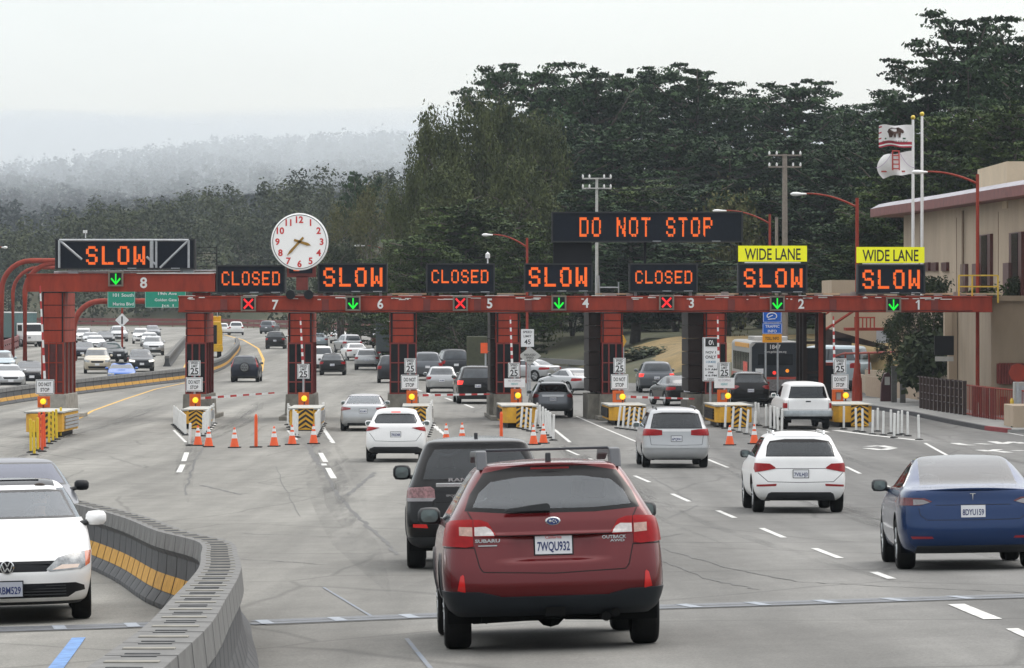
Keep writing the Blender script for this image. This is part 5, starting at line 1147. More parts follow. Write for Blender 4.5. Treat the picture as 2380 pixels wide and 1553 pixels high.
def white_suv_q():
    K = [(.26, .78, .22, 4.4), (.33, .86, .08, 4.55), (.48, .925, .01, 4.62), (.60, .94, .0, 4.63), (.74, .945, .015, 4.6), (.88, .935, .04, 4.45), (.98, .92, .06, 4.1), (1.04, .905, .07, 3.65), (1.10, .885, .085, 3.42), (1.17, .85, .12, 3.3), (1.30, .785, .22, 3.0), (1.44, .715, .34, 2.66), (1.53, .66, .42, 2.42), (1.575, .60, .44, 2.3), (1.60, .52, .56, 2.15), (1.63, .36, .95, 2.0), (1.645, .18, 1.3, 1.9)]
    R_ = mat('lamp_red_bright', (.30, .006, .009), .35, var=.3, scale=9, coat=.08, spec=.2)
    mid_car('suv', 'white SUV with red angled tail lights driving beside the dark blue sedan', K, (.93, 3.74), .365, 1853, 1190, .6, PNT['white'],
            [('tail_light', 'tail', R_, .012, [(.90, .83), (.92, .90), (.90, 1.015), (.62, 1.005), (.52, .935), (.50, .905), (.68, .87)], True, ('paint',)), ('reflector', 'refl', mat('reflector_dark', (.28, .01, .015)), .005, [(.50, .555), (.88, .54), (.88, .58), (.49, .60)], True, ('paint',)),
             ('bumper', 'lower', PLAS, .006, [(-.82, 0), (.82, 0), (.66, .40), (.60, .43), (-.60, .43), (-.66, .40)], False, ('paint',))],
            ([(-.70, 1.145), (.70, 1.145), (.66, 1.36), (.60, 1.46), (.30, 1.50), (-.30, 1.50), (-.60, 1.46), (-.66, 1.36)], [(-.68, 1.16), (.68, 1.16), (.64, 1.36), (.585, 1.43), (-.585, 1.43), (-.64, 1.36)]), 4.63, plate_at=.80, txt='7VILHJ3', rails='c', mir_=(0, 3.0, 1.16), mirm=PLAS, sw=(1.12, 1.52, .55, 3.3), gaps=(((.5, .905), (0, .905)), ((.86, .82), (.66, .64)), ((.66, .64), (0, .625))))
def white_suv_n():
    K = [(.28, .76, .24, 4.4), (.35, .85, .10, 4.55), (.48, .91, .02, 4.62), (.62, .922, .0, 4.63), (.78, .922, .02, 4.58), (.92, .91, .05, 4.4), (1.0, .895, .07, 4.1), (1.07, .875, .09, 3.7), (1.13, .845, .12, 3.45), (1.20, .805, .17, 3.3), (1.33, .74, .30, 3.0), (1.46, .67, .42, 2.66), (1.55, .61, .46, 2.4), (1.595, .54, .50, 2.25), (1.62, .43, .75, 2.1), (1.645, .2, 1.2, 1.95)]
    mid_car('suv', 'white compact SUV with slim red tail lights between lanes 6 and 5', K, (.95, 3.61), .36, 921, 1073, .5, PNT['white'],
            [('tail_light', 'tail', mat('lamp_red_bright', (.40, .012, .014)), .015, [(.90, .93), (.92, 1.02), (.84, 1.09), (.50, 1.06), (.46, 1.03), (.74, .98)], True, ('paint',)), ('bumper', 'lower', PLAS, .006, [(-.92, 0), (.92, 0), (.80, .42), (.66, .48), (-.66, .48), (-.80, .42)], False, ('paint',)), ('stop_lamp', 'stop', TAILL, .004, [(-.14, 1.52), (.14, 1.52), (.14, 1.55), (-.14, 1.55)], False, ('paint', 'frit'))],
            ([(-.62, 1.19), (.62, 1.19), (.66, 1.27), (.56, 1.46), (.4, 1.49), (-.4, 1.49), (-.56, 1.46), (-.66, 1.27)], [(-.60, 1.20), (.60, 1.20), (.63, 1.27), (.54, 1.45), (-.54, 1.45), (-.63, 1.27)]), 4.63, plate_at=.86, txt='7RSD88', mir_=(0, 3.0, 1.14), sw=(1.13, 1.52, .5, 3.3), gaps=(((.62, .66), (0, .64)), ((.8, .9), (.62, .66))))
def silver_minivan():
    K = [(.24, .80, .20, 4.9), (.32, .90, .06, 5.03), (.46, .965, .005, 5.08), (.60, .98, .0, 5.08), (.75, .982, .02, 5.02), (.90, .975, .04, 4.85), (1.0, .965, .05, 4.55), (1.08, .95, .06, 4.25), (1.15, .925, .08, 4.05), (1.24, .89, .12, 3.85), (1.38, .84, .20, 3.55), (1.54, .775, .30, 3.2), (1.64, .72, .36, 2.95), (1.69, .66, .40, 2.8), (1.72, .56, .60, 2.6), (1.745, .38, 1.1, 2.4), (1.76, .18, 1.5, 2.2)]
    mid_car('minivan', 'silver minivan with broad red tail lights heading for lane 3', K, (1.0, 4.03), .34, 1568, 1086, 1.2, PNT['silver'],
            [('tail_light', 'tail', mat('lamp_red_bright', (.40, .012, .014)), .012, [(.96, .945), (.97, 1.14), (.62, 1.13), (.42, 1.10), (.42, .965), (.6, .95)], True, ('paint',)), ('garnish', 'garn', mat('garnish_silver', (.6, .6, .6), .3, metal=.5, var=.05), .01, [(-.42, 1.06), (.42, 1.06), (.42, 1.12), (-.42, 1.12)], False, ('paint',)), ('bumper', 'lower', UNDER, 0, [(-.75, 0), (.75, 0), (.72, .27), (-.72, .27)], False, ('paint',)), ('bumper_ledge', 'ledge', mat('bumper_silver', (.50, .51, .52), .35, metal=.4, var=.05, coat=.5), .02, [(-.96, .58), (.96, .58), (.96, .66), (-.96, .66)], False, ('paint',))],
            ([(-.76, 1.15), (.76, 1.15), (.72, 1.34), (.655, 1.58), (.4, 1.62), (-.4, 1.62), (-.655, 1.58), (-.72, 1.34)], [(-.74, 1.17), (.74, 1.17), (.70, 1.34), (.635, 1.565), (-.635, 1.565), (-.70, 1.34)]), 5.08, plate_at=.86, txt='6PQR41', rails=True, mir_=(0, 3.9, 1.2), wheelx=.84, sw=(1.16, 1.60, .42, 4.05), gaps=(((.78, .95), (.74, .68)), ((.74, .68), (0, .665))))
def silver_sedan():
    K = [(.22, .78, .2, 4.4), (.28, .85, .1, 4.55), (.40, .89, .02, 4.62), (.54, .905, .0, 4.63), (.66, .908, .01, 4.58), (.78, .90, .03, 4.42), (.87, .89, .04, 4.1), (.95, .87, .055, 3.75), (1.0, .85, .08, 3.55), (1.03, .83, .2, 3.46), (1.06, .80, .58, 3.36), (1.15, .75, .82, 3.1), (1.28, .67, 1.15, 2.75), (1.37, .60, 1.45, 2.45), (1.41, .52, 1.65, 2.3), (1.43, .36, 1.8, 2.15), (1.44, .18, 1.95, 2.05)]
    mid_car('sedan', 'silver sedan in the mouth of lane 6 beside the white compact SUV', K, (.98, 3.79), .33, 846, 1001, .5, PNT['silver'],
            [('tail_light', 'tail', mat('tail_dim', (.26, .02, .022), .2, var=.25, coat=.8), .01, [(.92, .80), (.92, .95), (.80, .965), (.50, .925), (.50, .86), (.72, .83)], True, ('paint',)), ('bumper', 'lower', PLAS, .004, [(-.7, 0), (.7, 0), (.62, .33), (-.62, .33)], False, ('paint',))],
            ([(-.70, 1.07), (.70, 1.07), (.55, 1.37), (-.55, 1.37)], [(-.67, 1.085), (.67, 1.085), (.53, 1.355), (-.53, 1.355)]), 4.63, rear=(5, 12), plate_at=.80, txt='8GLM51', mir_=(0, 3.1, 1.05), sw=(1.04, 1.36, 1.1, 3.4), gl='rear_glass')
def grey_crossover():
    K = [(.30, .80, .22, 4.5), (.36, .865, .10, 4.65), (.50, .905, .015, 4.72), (.62, .91, .0, 4.73), (.78, .905, .03, 4.66), (.90, .895, .06, 4.4), (1.0, .875, .085, 3.9), (1.06, .855, .10, 3.5), (1.13, .825, .13, 3.36), (1.20, .78, .17, 3.24), (1.34, .71, .28, 2.95), (1.46, .64, .37, 2.6), (1.52, .57, .42, 2.4), (1.56, .4, .85, 2.1), (1.575, .18, 1.25, 1.9)]
    mid_car('estate_car', 'grey crossover with a white number plate passing through lane 4', K, (.98, 3.7), .35, 1283, 970, 2.2, PNT['grey'],
            [('tail_light', 'tail', mat('tail_dim', (.26, .02, .022)), .012, [(.90, .88), (.92, 1.03), (.74, 1.06), (.60, 1.0), (.66, .90)], True, ('paint',)), ('bumper', 'lower', PLAS, .01, [(-.95, 0), (.95, 0), (.95, .50), (.6, .47), (-.6, .47), (-.95, .50)], False, ('paint',)), ('garnish', 'garn', PNT['silver'], .008, [(-.46, .93), (.46, .93), (.5, 1.02), (-.5, 1.02)], False, ('paint',))],
            ([(-.68, 1.13), (.68, 1.13), (.56, 1.45), (-.56, 1.45)], [(-.65, 1.15), (.65, 1.15), (.53, 1.43), (-.53, 1.43)]), 4.73, plate_at=.83, txt='7YHT2', rails=True, mir_=(0, 3.0, 1.08), clad=.05, sw=(1.08, 1.45, .42, 3.2))
def black_crossover():
    K = [(.28, .80, .2, 4.5), (.36, .90, .08, 4.62), (.50, .945, .01, 4.70), (.66, .955, .0, 4.71), (.84, .95, .02, 4.66), (.98, .935, .05, 4.4), (1.06, .915, .07, 3.9), (1.12, .895, .09, 3.55), (1.2, .855, .13, 3.4), (1.36, .79, .26, 3.0), (1.54, .70, .38, 2.6), (1.62, .63, .43, 2.4), (1.67, .46, .75, 2.1), (1.70, .2, 1.2, 1.95)]
    mid_car('suv', 'black SUV with dim red tail lights following the bus in lane 2', K, (.95, 3.85), .37, 1741, 945, 2.0, PNT['black'],
            [('tail_light', 'tail', mat('tail_dim', (.26, .02, .022)), .012, [(.93, .84), (.95, .95), (.90, 1.06), (.62, 1.04), (.55, .98), (.7, .88)], True, ('paint',)), ('bumper', 'lower', PLAS, .008, [(-.95, 0), (.95, 0), (.9, .40), (-.9, .40)], False, ('paint',))],
            ([(-.74, 1.16), (.74, 1.16), (.62, 1.56), (-.62, 1.56)], [(-.71, 1.18), (.71, 1.18), (.60, 1.54), (-.60, 1.54)]), 4.71, plate_at=.80, txt='8VWK23', mir_=(0, 3.0, 1.2), sw=(1.15, 1.58, .45, 3.3))

maroon_wagon()
_car, _drv = white_sedan()
driver(_drv, _car)
_drv.rotation_euler = _car.rotation_euler; _drv.location = _car.matrix_basis @ Vector((-.36, 2.28, .42))
dark_sedan(); black_suv(); blue_sedan(); white_suv_q(); white_suv_n(); silver_minivan(); silver_sedan(); grey_crossover(); black_crossover()
# ---------------------------------------------------------------- traffic beyond the booths
def pickup():
    K = [(.42, .86, .12, 5.5), (.50, .93, .03, 5.62), (.62, .955, .0, 5.68), (.85, .96, .02, 5.66), (1.02, .955, .03, 5.5), (1.14, .945, .035, 5.0), (1.20, .935, .04, 4.5), (1.24, .92, .05, 4.2), (1.32, .885, .08, 4.05), (1.5, .83, .13, 3.8), (1.7, .76, .20, 3.45), (1.80, .70, .24, 3.2), (1.85, .60, .34, 3.0), (1.88, .4, .8, 2.8), (1.89, .2, 1.4, 2.6)]
    t, sh = mid_car('pickup_truck', 'white pickup truck with a camper top leaving lane 2', K, (1.15, 4.7), .40, 1871, 997, 2.6, PNT['white'],
            [('tail_light', 'tail', mat('lamp_red_bright', (.40, .012, .014)), .01, [(.97, .86), (.97, 1.06), (.83, 1.06), (.83, .86)], True, ('paint',)), ('tail_light', 'clear', TAILC, .01, [(.97, 1.06), (.97, 1.17), (.83, 1.17), (.83, 1.06)], True, ('paint',)), ('bumper', 'bump', mat('bumper_chrome', (.42, .45, .47), .3, metal=.6, var=.2), .05, [(-.96, .55), (.96, .55), (.96, .76), (-.96, .76)], False, ('paint',)), ('bumper_step', 'lower', UNDER, .01, [(-.96, 0), (.96, 0), (.96, .55), (-.96, .55)], False, ('paint',)), ('tailgate_handle', 'hnd', BLK, .006, [(-.10, 1.10), (.10, 1.10), (.10, 1.15), (-.10, 1.15)], False, ('paint',))],
            ([(-.78, 1.25), (.78, 1.25), (.66, 1.72), (-.66, 1.72)], [(-.75, 1.27), (.75, 1.27), (.64, 1.70), (-.64, 1.70)]), 5.68, rear=(13, 30), plate_at=.66, txt='6K28', mir_=(0, 3.9, 1.3), wheelx=.83, sw=(1.27, 1.70, 1.9, 4.05), gaps=(((.80, 1.19), (.80, .80)), ((.80, .79), (0, .79))), seats=False)
pickup()
SC_ = simple_car
SC_('suv', 4.55, 1.79, 1.68, 'navy', 'dark SUV with spare wheel and high red lamps beyond lane 7', 570, 888, 0, spare=True, hilamp=True, scale_res=2, r=.35)
SC_('suv', 4.6, 1.9, 1.72, 'black', 'black SUV alone in the lane up the road from the clock pillar', 640, 811, 0, scale_res=2)
SC_('van', 5.0, 1.98, 1.76, 'grey', 'grey minivan near the far guard rail left of the clock pillar', 622, 776, -8)
SC_('suv', 4.8, 1.9, 1.75, 'white', 'white SUV at the far end beside the yellow machine', 549, 779, 4)
SC_('hatch', 4.4, 1.8, 1.5, 'white', 'white hatchback half hidden by the yellow machine', 517, 778, 4)
SC_('hatch', 4.3, 1.78, 1.52, 'black', 'black hatchback with pale red lamps just past the clock pillar', 773, 872, 1, scale_res=2)
SC_('wagon', 4.5, 1.82, 1.58, 'silver', 'silver hatchback closest to the pillar between lanes 6 and 5', 853, 860, 1, scale_res=2, dark_lower=True)
SC_('sedan', 4.6, 1.8, 1.44, 'white', 'white sedan diagonally ahead of the silver hatchback', 829, 838, 12, scale_res=2)
SC_('van', 4.6, 1.8, 1.7, 'silver', 'silver compact van turning ahead of the white sedan', 816, 820, 16)
SC_('sedan', 4.7, 1.83, 1.45, 'white', 'white sedan farthest up the lane beyond lane 6', 787, 798, 3)
SC_('sedan', 4.7, 1.83, 1.45, 'pale_blue', 'blue grey sedan peeping out behind the clock pillar', 741, 808, 3)
SC_('suv', 5.3, 1.95, 1.85, 'white', 'white pickup with black lower body half hidden by the clock pillar', 747, 864, 2, name='pickup_truck', dark_lower=True)
SC_('suv', 5.1, 2.02, 1.9, 'black', 'large black SUV with a lit red lamp in lane 5', 1108, 938, 4, scale_res=2, lit=True, r=.38)
SC_('hatch', 4.45, 1.76, 1.49, 'silver', 'silver hatchback behind the lowered gate of lane 5', 1027, 913, 1.5, scale_res=2)
SC_('suv', 4.9, 1.95, 1.85, 'grey', 'grey SUV with a broad window ahead of the silver hatchback in lane 5', 993, 884, 3)
SC_('van', 5.2, 2.0, 1.95, 'dark_grey', 'dark grey van ahead of the large black SUV', 1056, 880, 8)
SC_('sedan', 4.65, 1.8, 1.42, 'silver', 'silver sedan seen from the side on the ramp below the grass bank', 1262, 886, 52, scale_res=2)
SC_('sedan', 4.6, 1.8, 1.43, 'silver', 'silver sedan half hidden by the pillar between lanes 4 and 3', 1352, 917, 30, scale_res=2)
SC_('van', 5.15, 2.0, 1.74, 'grey', 'grey minivan with lit brake lamps ahead in lane 3', 1525, 912, .5, scale_res=2, lit=True)
SC_('sedan', 4.5, 1.8, 1.48, 'black', 'black car half hidden behind the lane 3 pillar', 1585, 943, 12, scale_res=2)
SC_('hatch', 4.3, 1.78, 1.5, 'navy', 'blue car beyond the grey minivan', 1588, 884, 30)
SC_('suv', 4.7, 1.9, 1.75, 'dark_grey', 'dark car edge showing behind the pillar between lanes 6 and 5', 912, 890, 2)
# oncoming side
SC_('suv', 4.8, 1.88, 1.80, 'gold', 'pale gold SUV coming towards the plaza beside the blue car', 226, 868, 186, front=True, scale_res=2)
SC_('sedan', 4.3, 1.74, 1.30, 'bright_blue', 'bright blue coupe half hidden behind the yellow striped barrier', 283, 893, 186, front=True, scale_res=2)
SC_('wagon', 4.7, 1.8, 1.6, 'dark_grey', 'dark car with lit headlights following the bright blue coupe', 329, 864, 187, front=True, scale_res=2, lit=True, dark_lower=True)
SC_('suv', 4.5, 1.8, 1.66, 'dark_grey', 'dark SUV angled behind the pale gold SUV', 270, 842, 200, front=True)
SC_('sedan', 4.6, 1.8, 1.46, 'navy', 'navy sedan at the outer edge of the oncoming lanes', 193, 835, 182, front=True)
SC_('suv', 4.6, 1.85, 1.72, 'silver', 'silver SUV with dark grille behind the dark car with lit headlights', 357, 826, 186, front=True, dark_lower=True)
SC_('sedan', 4.7, 1.82, 1.46, 'white', 'white sedan directly behind the silver SUV', 350, 806, 188, front=True)
SC_('suv', 4.6, 1.82, 1.66, 'white', 'white SUV beside the white sedan in the oncoming queue', 328, 799, 186, front=True)
SC_('sedan', 4.7, 1.82, 1.45, 'white', 'white sedan in the middle of the oncoming lanes', 224, 815, 190, front=True)
SC_('sedan', 4.6, 1.8, 1.45, 'silver', 'silver sedan behind the white sedan of the oncoming lanes', 212, 805, 188, front=True)
SC_('van', 5.0, 1.95, 1.76, 'silver', 'silver minivan below the diamond sign', 277, 794, 188, front=True)
SC_('sedan', 4.6, 1.8, 1.45, 'dark_grey', 'dark sedan beside the silver minivan', 247, 802, 192, front=True)
SC_('suv', 4.6, 1.82, 1.62, 'white', 'white car farthest out near the bent red pipe', 193, 798, 184, front=True)
SC_('hatch', 4.3, 1.78, 1.55, 'grey', 'grey hatchback at the rear of the white queue', 356, 786, 188, front=True)
SC_('sedan', 4.6, 1.82, 1.46, 'silver', 'silver sedan at the frame edge behind the long barrier', 22, 905, 192, front=True, scale_res=2)
SC_('sedan', 4.6, 1.82, 1.46, 'black', 'black sedan just outside the lane 8 pillar', 72, 895, 190, front=True, scale_res=2)
SC_('suv', 4.6, 1.85, 1.7, 'pale_blue', 'pale car at the frame edge below the red guard rail', 5, 872, 190, front=True)
SC_('hatch', 4.4, 1.8, 1.5, 'white', 'white car beside the teal box truck', 66, 806, 188, front=True)

def box_vehicle(name, label, cat, px, py, hd, W_, L_, H_, z0=.35):
    t = thing(name, label, cat); return t
def round_rect(w, h0, h1, r, n=4):
    P = []
    for cx, cz, a0 in ((w - r, h1 - r, 0), (-w + r, h1 - r, 90), (-w + .06, h0 + .06, 180), (w - .06, h0 + .06, 270)):
        rr = r if cz > (h0 + h1) / 2 else .06
        for k in range(n + 1): a = radians(a0 + 90 * k / n); P.append((cx + rr * cos(a), cz + rr * sin(a)))
    return P
# city bus
t = thing('bus', 'white and red city bus with dark rear numbered 1847 in lane 2', 'bus'); w_, L_, H_ = 1.28, 12.0, 3.1
MB().prism(round_rect(w_, .38, H_, .22), 0, L_).build('body', mat('bus_white', (.42, .415, .40), .4, var=.06, coat=.4), t, bevel=.03)
BUSR = mat('bus_red', (.45, .05, .03), .4, var=.15, coat=.4); BUSD = mat('bus_dark', (.014, .02, .028), .3, var=.25)
b = MB(); b.prism([(-w_ + .10, 1.32), (w_ - .04, 1.32), (w_ - .04, H_ - .28), (w_ - .25, H_ - .08), (-w_ + .3, H_ - .08), (-w_ + .10, H_ - .3)], -.03, .0); b.build('rear_panel', BUSD, t, bevel=.01)
MB().box((.0, -.04, 2.18), (1.75, .03, .55)).build('rear_window', DGLS, t); b = MB(); b.box((0, -.02, .92), (2.3, .04, .62)); b.build('engine_grille', mat('grille_grey', (.20, .19, .19), .6, var=.5, scale=9), t)
MB().box((0, -.025, 1.25), (2.42, .04, .12)).build('red_band', BUSR, t); MB().box((0, -.06, .52), (2.45, .12, .2)).build('bumper', BLK, t)
put_text(MB(), '1847', .20, (0, -.04, 2.82), bold=.02).build('fleet_number', WHT, t, fix=False); put_text(MB(), 'www.goldengate.org', .10, (0, -.04, 2.58), bold=.01, width=1.1).build('lettering', WHT, t, fix=False)
for x, z, m, r_ in ((-.05, 1.52, TAILL, .09), (.60, 1.62, mat('amber_panel', (.8, .25, .01), .4, var=0, emit=(1, .3, .02), estr=.7), .09)): MB().lathe([(.001, -.055), (r_, -.05), (r_, 0)], (x, 0, z), 14, 'Y').build('tail_light', m, t)
MB().box((-.80, -.045, 1.60), (.40, .03, .26)).build('notice', SIGNW, t); b = MB(); b.box((-.55, -.05, 1.0), (.5, .04, .16)); b.build('brake_light', TAILR, t)
for s in (-1, 1):
    MB().box((s * (w_ - .16), -.04, .92), (.26, .05, .62)).build('lamp_column', mat('lamp_column', (.12, .11, .07), .5, var=.2), t)
    for z in (.78, 1.06): MB().lathe([(.001, -.085), (.07, -.08), (.07, -.04)], (s * (w_ - .16), 0, z), 12, 'Y').build('turn_light', mat('lamp_yellow', (.8, .65, .2), .3, var=0, emit=(1, .8, .3), estr=.7), t)
for s in (-1, 1):
    for i in range(6): MB().box((s * (w_ + .01), 1.2 + i * 1.75, 2.05), (.03, 1.55, .95)).build('side_window', DGLS, t)
    MB().box((s * (w_ + .008), 6, 1.15), (.03, 11.6, .55)).build('red_side_panel', BUSR, t); MB().box((s * (w_ + .012), 5, H_ - .22), (.03, 9, .22)).build('amber_stripe', mat('bus_amber', (.62, .30, .04), .5, var=.2), t)
    MB().box((s * (w_ + .02), 2.6, 1.6), (.03, 2.6, .9)).build('poster', mat('poster_red', (.55, .06, .03), .6, var=.8, scale=3), t)
b = MB(); b.box((0, 4.5, H_ + .1), (1.7, 4, .24)); b.build('roof_unit', mat('bus_white', (.7, .7, .68)), t, bevel=.04)
add_wheels(t, 1.08, (2.6, 8.8), .5, .3, hi=False)
pose(t, 1802, 937, 1.2, 0, wb=6)
# vintage van
t = thing('camper_van', 'vintage maroon and white van beside the pillar between lanes 6 and 5', 'van')
sh = Shell([(.30, .72, .16, 4.1), (.40, .82, .05, 4.2), (.6, .86, .0, 4.25), (.9, .86, .0, 4.25), (1.12, .855, .02, 4.2), (1.4, .82, .08, 4.1), (1.65, .77, .16, 3.95), (1.82, .68, .28, 3.7), (1.90, .5, .6, 3.3), (1.94, .2, 1.4, 2.6)], 2, 24, rear=(6, 14))
for v in ('rear', 'left', 'right', 'front'): sh.carve(v, [(-1, .52) if v in ('rear', 'front') else (-.1, .52), (1, .52) if v in ('rear', 'front') else (4.4, .52), (1, 1.10) if v in ('rear', 'front') else (4.4, 1.10), (-1, 1.10) if v in ('rear', 'front') else (-.1, 1.10)], 'low', thr=.05)
sh.carve('rear', [(-.52, 1.32), (.52, 1.32), (.46, 1.68), (-.46, 1.68)], 'glass'); side_windows(sh, 1.30, 1.68, .3, 3.8, 'glass', pillars=(1.5, 2.6), slant_r=.1, slant_f=.3)
for f in (lambda P: P, mir): sh.carve('rear', f([(.70, .75), (.80, .75), (.80, .95), (.70, .95)]), 'tail', ('low',))
wells(sh, t, (.8, 3.2), .32, w=.84); sh.build('paint', 'body', PNT['white'], t); sh.build('low', 'lower_body', PNT['maroon'], t); sh.build('glass', 'window', GLSFAR, t); sh.build('trim', 'window_pillar', BLK, t); sh.build('tail', 'tail_light', TAILR, t, .01)
MB().box((0, -.06, .48), (1.5, .08, .14)).build('bumper', WHT, t); add_wheels(t, .70, (.8, 3.2), .32, .18, hi=False); pose(t, 884, 809, 2, .8)
# trucks
def box_truck(label, px, py, hd, W_, H_, L_, mbody, mcab, front, name='box_truck'):
    t = thing(name, label, 'truck'); w = W_ / 2; s0, s1 = (0, L_ - 2.2) if not front else (0, L_ - 2.2)
    MB().prism(round_rect(w, .9, H_, .08), s0, s1).build('cargo_box', mbody, t, bevel=.02); MB().box((0, (s0 + s1) / 2, H_ + .04), (W_ + .04, s1 - s0 + .04, .09)).build('roof_rim', WHT, t)
    b = MB(); b.prism([(s1 + .08, .55), (L_, .55), (L_, 1.25), (L_ - .45, 1.5), (L_ - .75, 2.35), (s1 + .08, 2.4)], -w * .88, w * .88, 'YZ'); b.build('cab', mcab, t, bevel=.06)
    q = MB(); q.add([(-w * .76, L_ - .50 + .06, 1.56), (w * .76, L_ - .50 + .06, 1.56), (w * .7, L_ - .72 + .03, 2.24), (-w * .7, L_ - .72 + .03, 2.24)], [(0, 1, 2, 3)]); q.build('windshield', DGLS, t, fix=False)
    for s in (-1, 1): MB().box((s * w * .885, L_ - 1.4, 1.9), (.03, .9, .6)).build('side_window', DGLS, t); MB().box((s * w * .62, L_ + .01, .95), (.3, .06, .18)).build('headlight', HEAD, t)
    for s in (-1, 1): MB().box((s * w * .8, -.03, .8), (.25, .05, .15)).build('tail_light', TAILR, t)
    MB().box((0, L_ / 2, .72), (W_ * .6, L_ - .6, .3)).build('chassis', UNDER, t); add_wheels(t, w - .2, (1.2, L_ - 1.1), .42, .25, hi=False); pose(t, px, py, hd, L_ - 1.1 if front else 1.2, wb=L_ - 2.3)
box_truck('dark grey truck edge beside the vintage van', 907, 842, 2, 2.3, 3.2, 7, mat('truck_dark', (.06, .075, .08), .5, var=.15), mat('truck_dark', (.06, .07, .08)), False)
box_truck('teal box truck with white roof rim coming past the lane 8 pillar', 72, 806, 215, 2.5, 3.4, 8, mat('truck_teal', (.10, .17, .17), .5, var=.15), PNT['white'], True)
SC_('van', 6.2, 2.1, 2.6, 'pale_blue', 'pale teal minibus with large windows parked behind the lane 1 booth', 1968, 908, 62, name='minibus', scale_res=2)
SC_('suv', 4.7, 1.9, 1.75, 'white', 'white parked SUV behind the red handrail near the tree', 2040, 893, 70)
# yellow barrier machine
t = thing('barrier_machine', 'tall yellow road machine with dark cab window beside the lanes 8 and 7 pillar', 'machine'); YM = mat('machine_yellow', (.72, .42, .01), .45, var=.12, coat=.3)
b = MB(); b.prism([(-.6, .9), (.62, .9), (.62, 2.2), (.48, 3.1), (-.42, 3.1), (-.6, 2.2)], 0, 4.5); b.build('cab', YM, t, bevel=.06); MB().box((-.16, -.03, 2.0), (.62, .05, 1.6)).build('window', DGLS, t); b = MB(); b.box((.1, 1.8, 3.3), (.8, 2.2, .5)); b.box((-.28, .4, 3.4), (.24, .4, .3)); b.build('roof_housing', YM, t, bevel=.03)
b = MB(); b.box((0, 3, .75), (1.3, 7, .4)); b.box((0, -.2, 1.0), (1.2, .5, .35)); b.build('frame', mat('machine_yellow', (.72, .42, .01)), t, bevel=.03); MB().cyl((.2, .6, 3.5), (.2, .6, 4.4), .04).cyl((-.2, .8, 3.5), (-.2, .8, 4.1), .03).build('exhaust', GALV, t)
add_wheels(t, .34, (.4, 5.6), .48, .36, hi=False); pose(t, 500, 832, 4, 0, wb=5)
# ------------------------------------------------------------------ island furniture
DS = 170.0
def panel(mb_parent, name, x0, y0, x1, y1, lines, d, ref, base=SIGNW, ink=SIGNB, depth=.03, border=True):
    """flat sign panel given by its picture box; lines = (text, relative height centre, relative cap height, colour)"""
    cx, cz = X((x0 + x1) / 2, d) - ref.x, Z((y0 + y1) / 2, d) - ref.z; wd, ht = px2m(x1 - x0, d), px2m(y1 - y0, d); yy = d - ref.y
    o = MB().box((cx, yy, cz), (wd, depth, ht)).build(name, base, mb_parent)
    if border:
        b = MB(); e = .018; k = depth / 2 + .003; iw, ih = wd - .06, ht - .06
        for c, s in (((cx, yy - k, cz + ih / 2), (iw, .004, e)), ((cx, yy - k, cz - ih / 2), (iw, .004, e)), ((cx - iw / 2, yy - k, cz), (e, .004, ih - .04)), ((cx + iw / 2, yy - k, cz), (e, .004, ih - .04))): b.box(c, s)
        b.build('border', ink, o)
    for ln in lines:
        s, v, h = ln[:3]; wmax = ln[3] if len(ln) > 3 else .8
        put_text(MB(), s, ht * h, (cx, yy - depth / 2 - .006, cz + ht * (.5 - v)), bold=.02, width=wd * wmax).build('lettering', ln[4] if len(ln) > 4 else ink, o, fix=False)
    return o
def sign_post(label, px, sl=None, dns=None, wide=None, base_py=935, d=DS):
    t = thing('sign_post', label, 'road sign', (X(px, d), d, 0), 0, 'speed limit sign posts on the islands')
    ref = t.location; top = min(b[1] for b in (sl, dns, wide) if b)
    MB().box((0, .05, (Z(top + 3, d) + .2) / 2), (.08, .05, Z(top + 3, d) - .2)).build('post', GALV, t)
    if sl: panel(t, 'speed_panel', *sl, [('SPEED', .17, .15, .62), ('LIMIT', .37, .15, .5), ('25', .70, .40, .66)], d, ref)
    if dns: panel(t, 'stop_panel', *dns, [('DO NOT', .33, .24, .68), ('STOP', .70, .24, .48)], d, ref)
    if wide: panel(t, 'notice_panel', *wide, [('NO STOPPING', .24, .2, .62, mat('ink_grey', (.45, .40, .45), .6, var=0)), ('HIGHWAY', .62, .22, .34, mat('ink_teal', (.12, .42, .45), .6, var=0))], d, ref, border=False)
    return t
sign_post('post at lane 8 carrying only a white DO NOT STOP panel', 104, None, (83, 882, 126, 916))
sign_post('post between lanes 8 and 7 with SPEED LIMIT 25 above DO NOT STOP', 452, (438, 838, 466, 873), (432, 877, 471, 910))
sign_post('post below the clock carrying a lone SPEED LIMIT 25 panel', 705, (691, 846, 719, 880), None)
sign_post('post between lanes 6 and 5 with SPEED LIMIT 25 above DO NOT STOP', 953, (940, 833, 967, 867), (932, 871, 973, 905))
sign_post('post between lanes 5 and 4 with SPEED LIMIT 25 above a wide white notice', 1196, (1181, 843, 1208, 877), None, (1172, 880, 1220, 900))
sign_post('post between lanes 4 and 3 with SPEED LIMIT 25 above DO NOT STOP', 1440, (1426, 832, 1454, 867), (1420, 870, 1460, 905))
sign_post('post before the tall notice board with SPEED LIMIT 25 above a wide notice', 1684, (1670, 842, 1697, 877), None, (1660, 878, 1707, 902))
sign_post('post between lanes 2 and 1 with SPEED LIMIT 25 above DO NOT STOP', 1952, (1938, 833, 1967, 868), (1933, 870, 1972, 905))
t = thing('notice_board', 'tall white notice board reading NOV 1 ONLY fixed to a red pillar', 'notice board', (X(1651, 171.5), 171.5, 0))
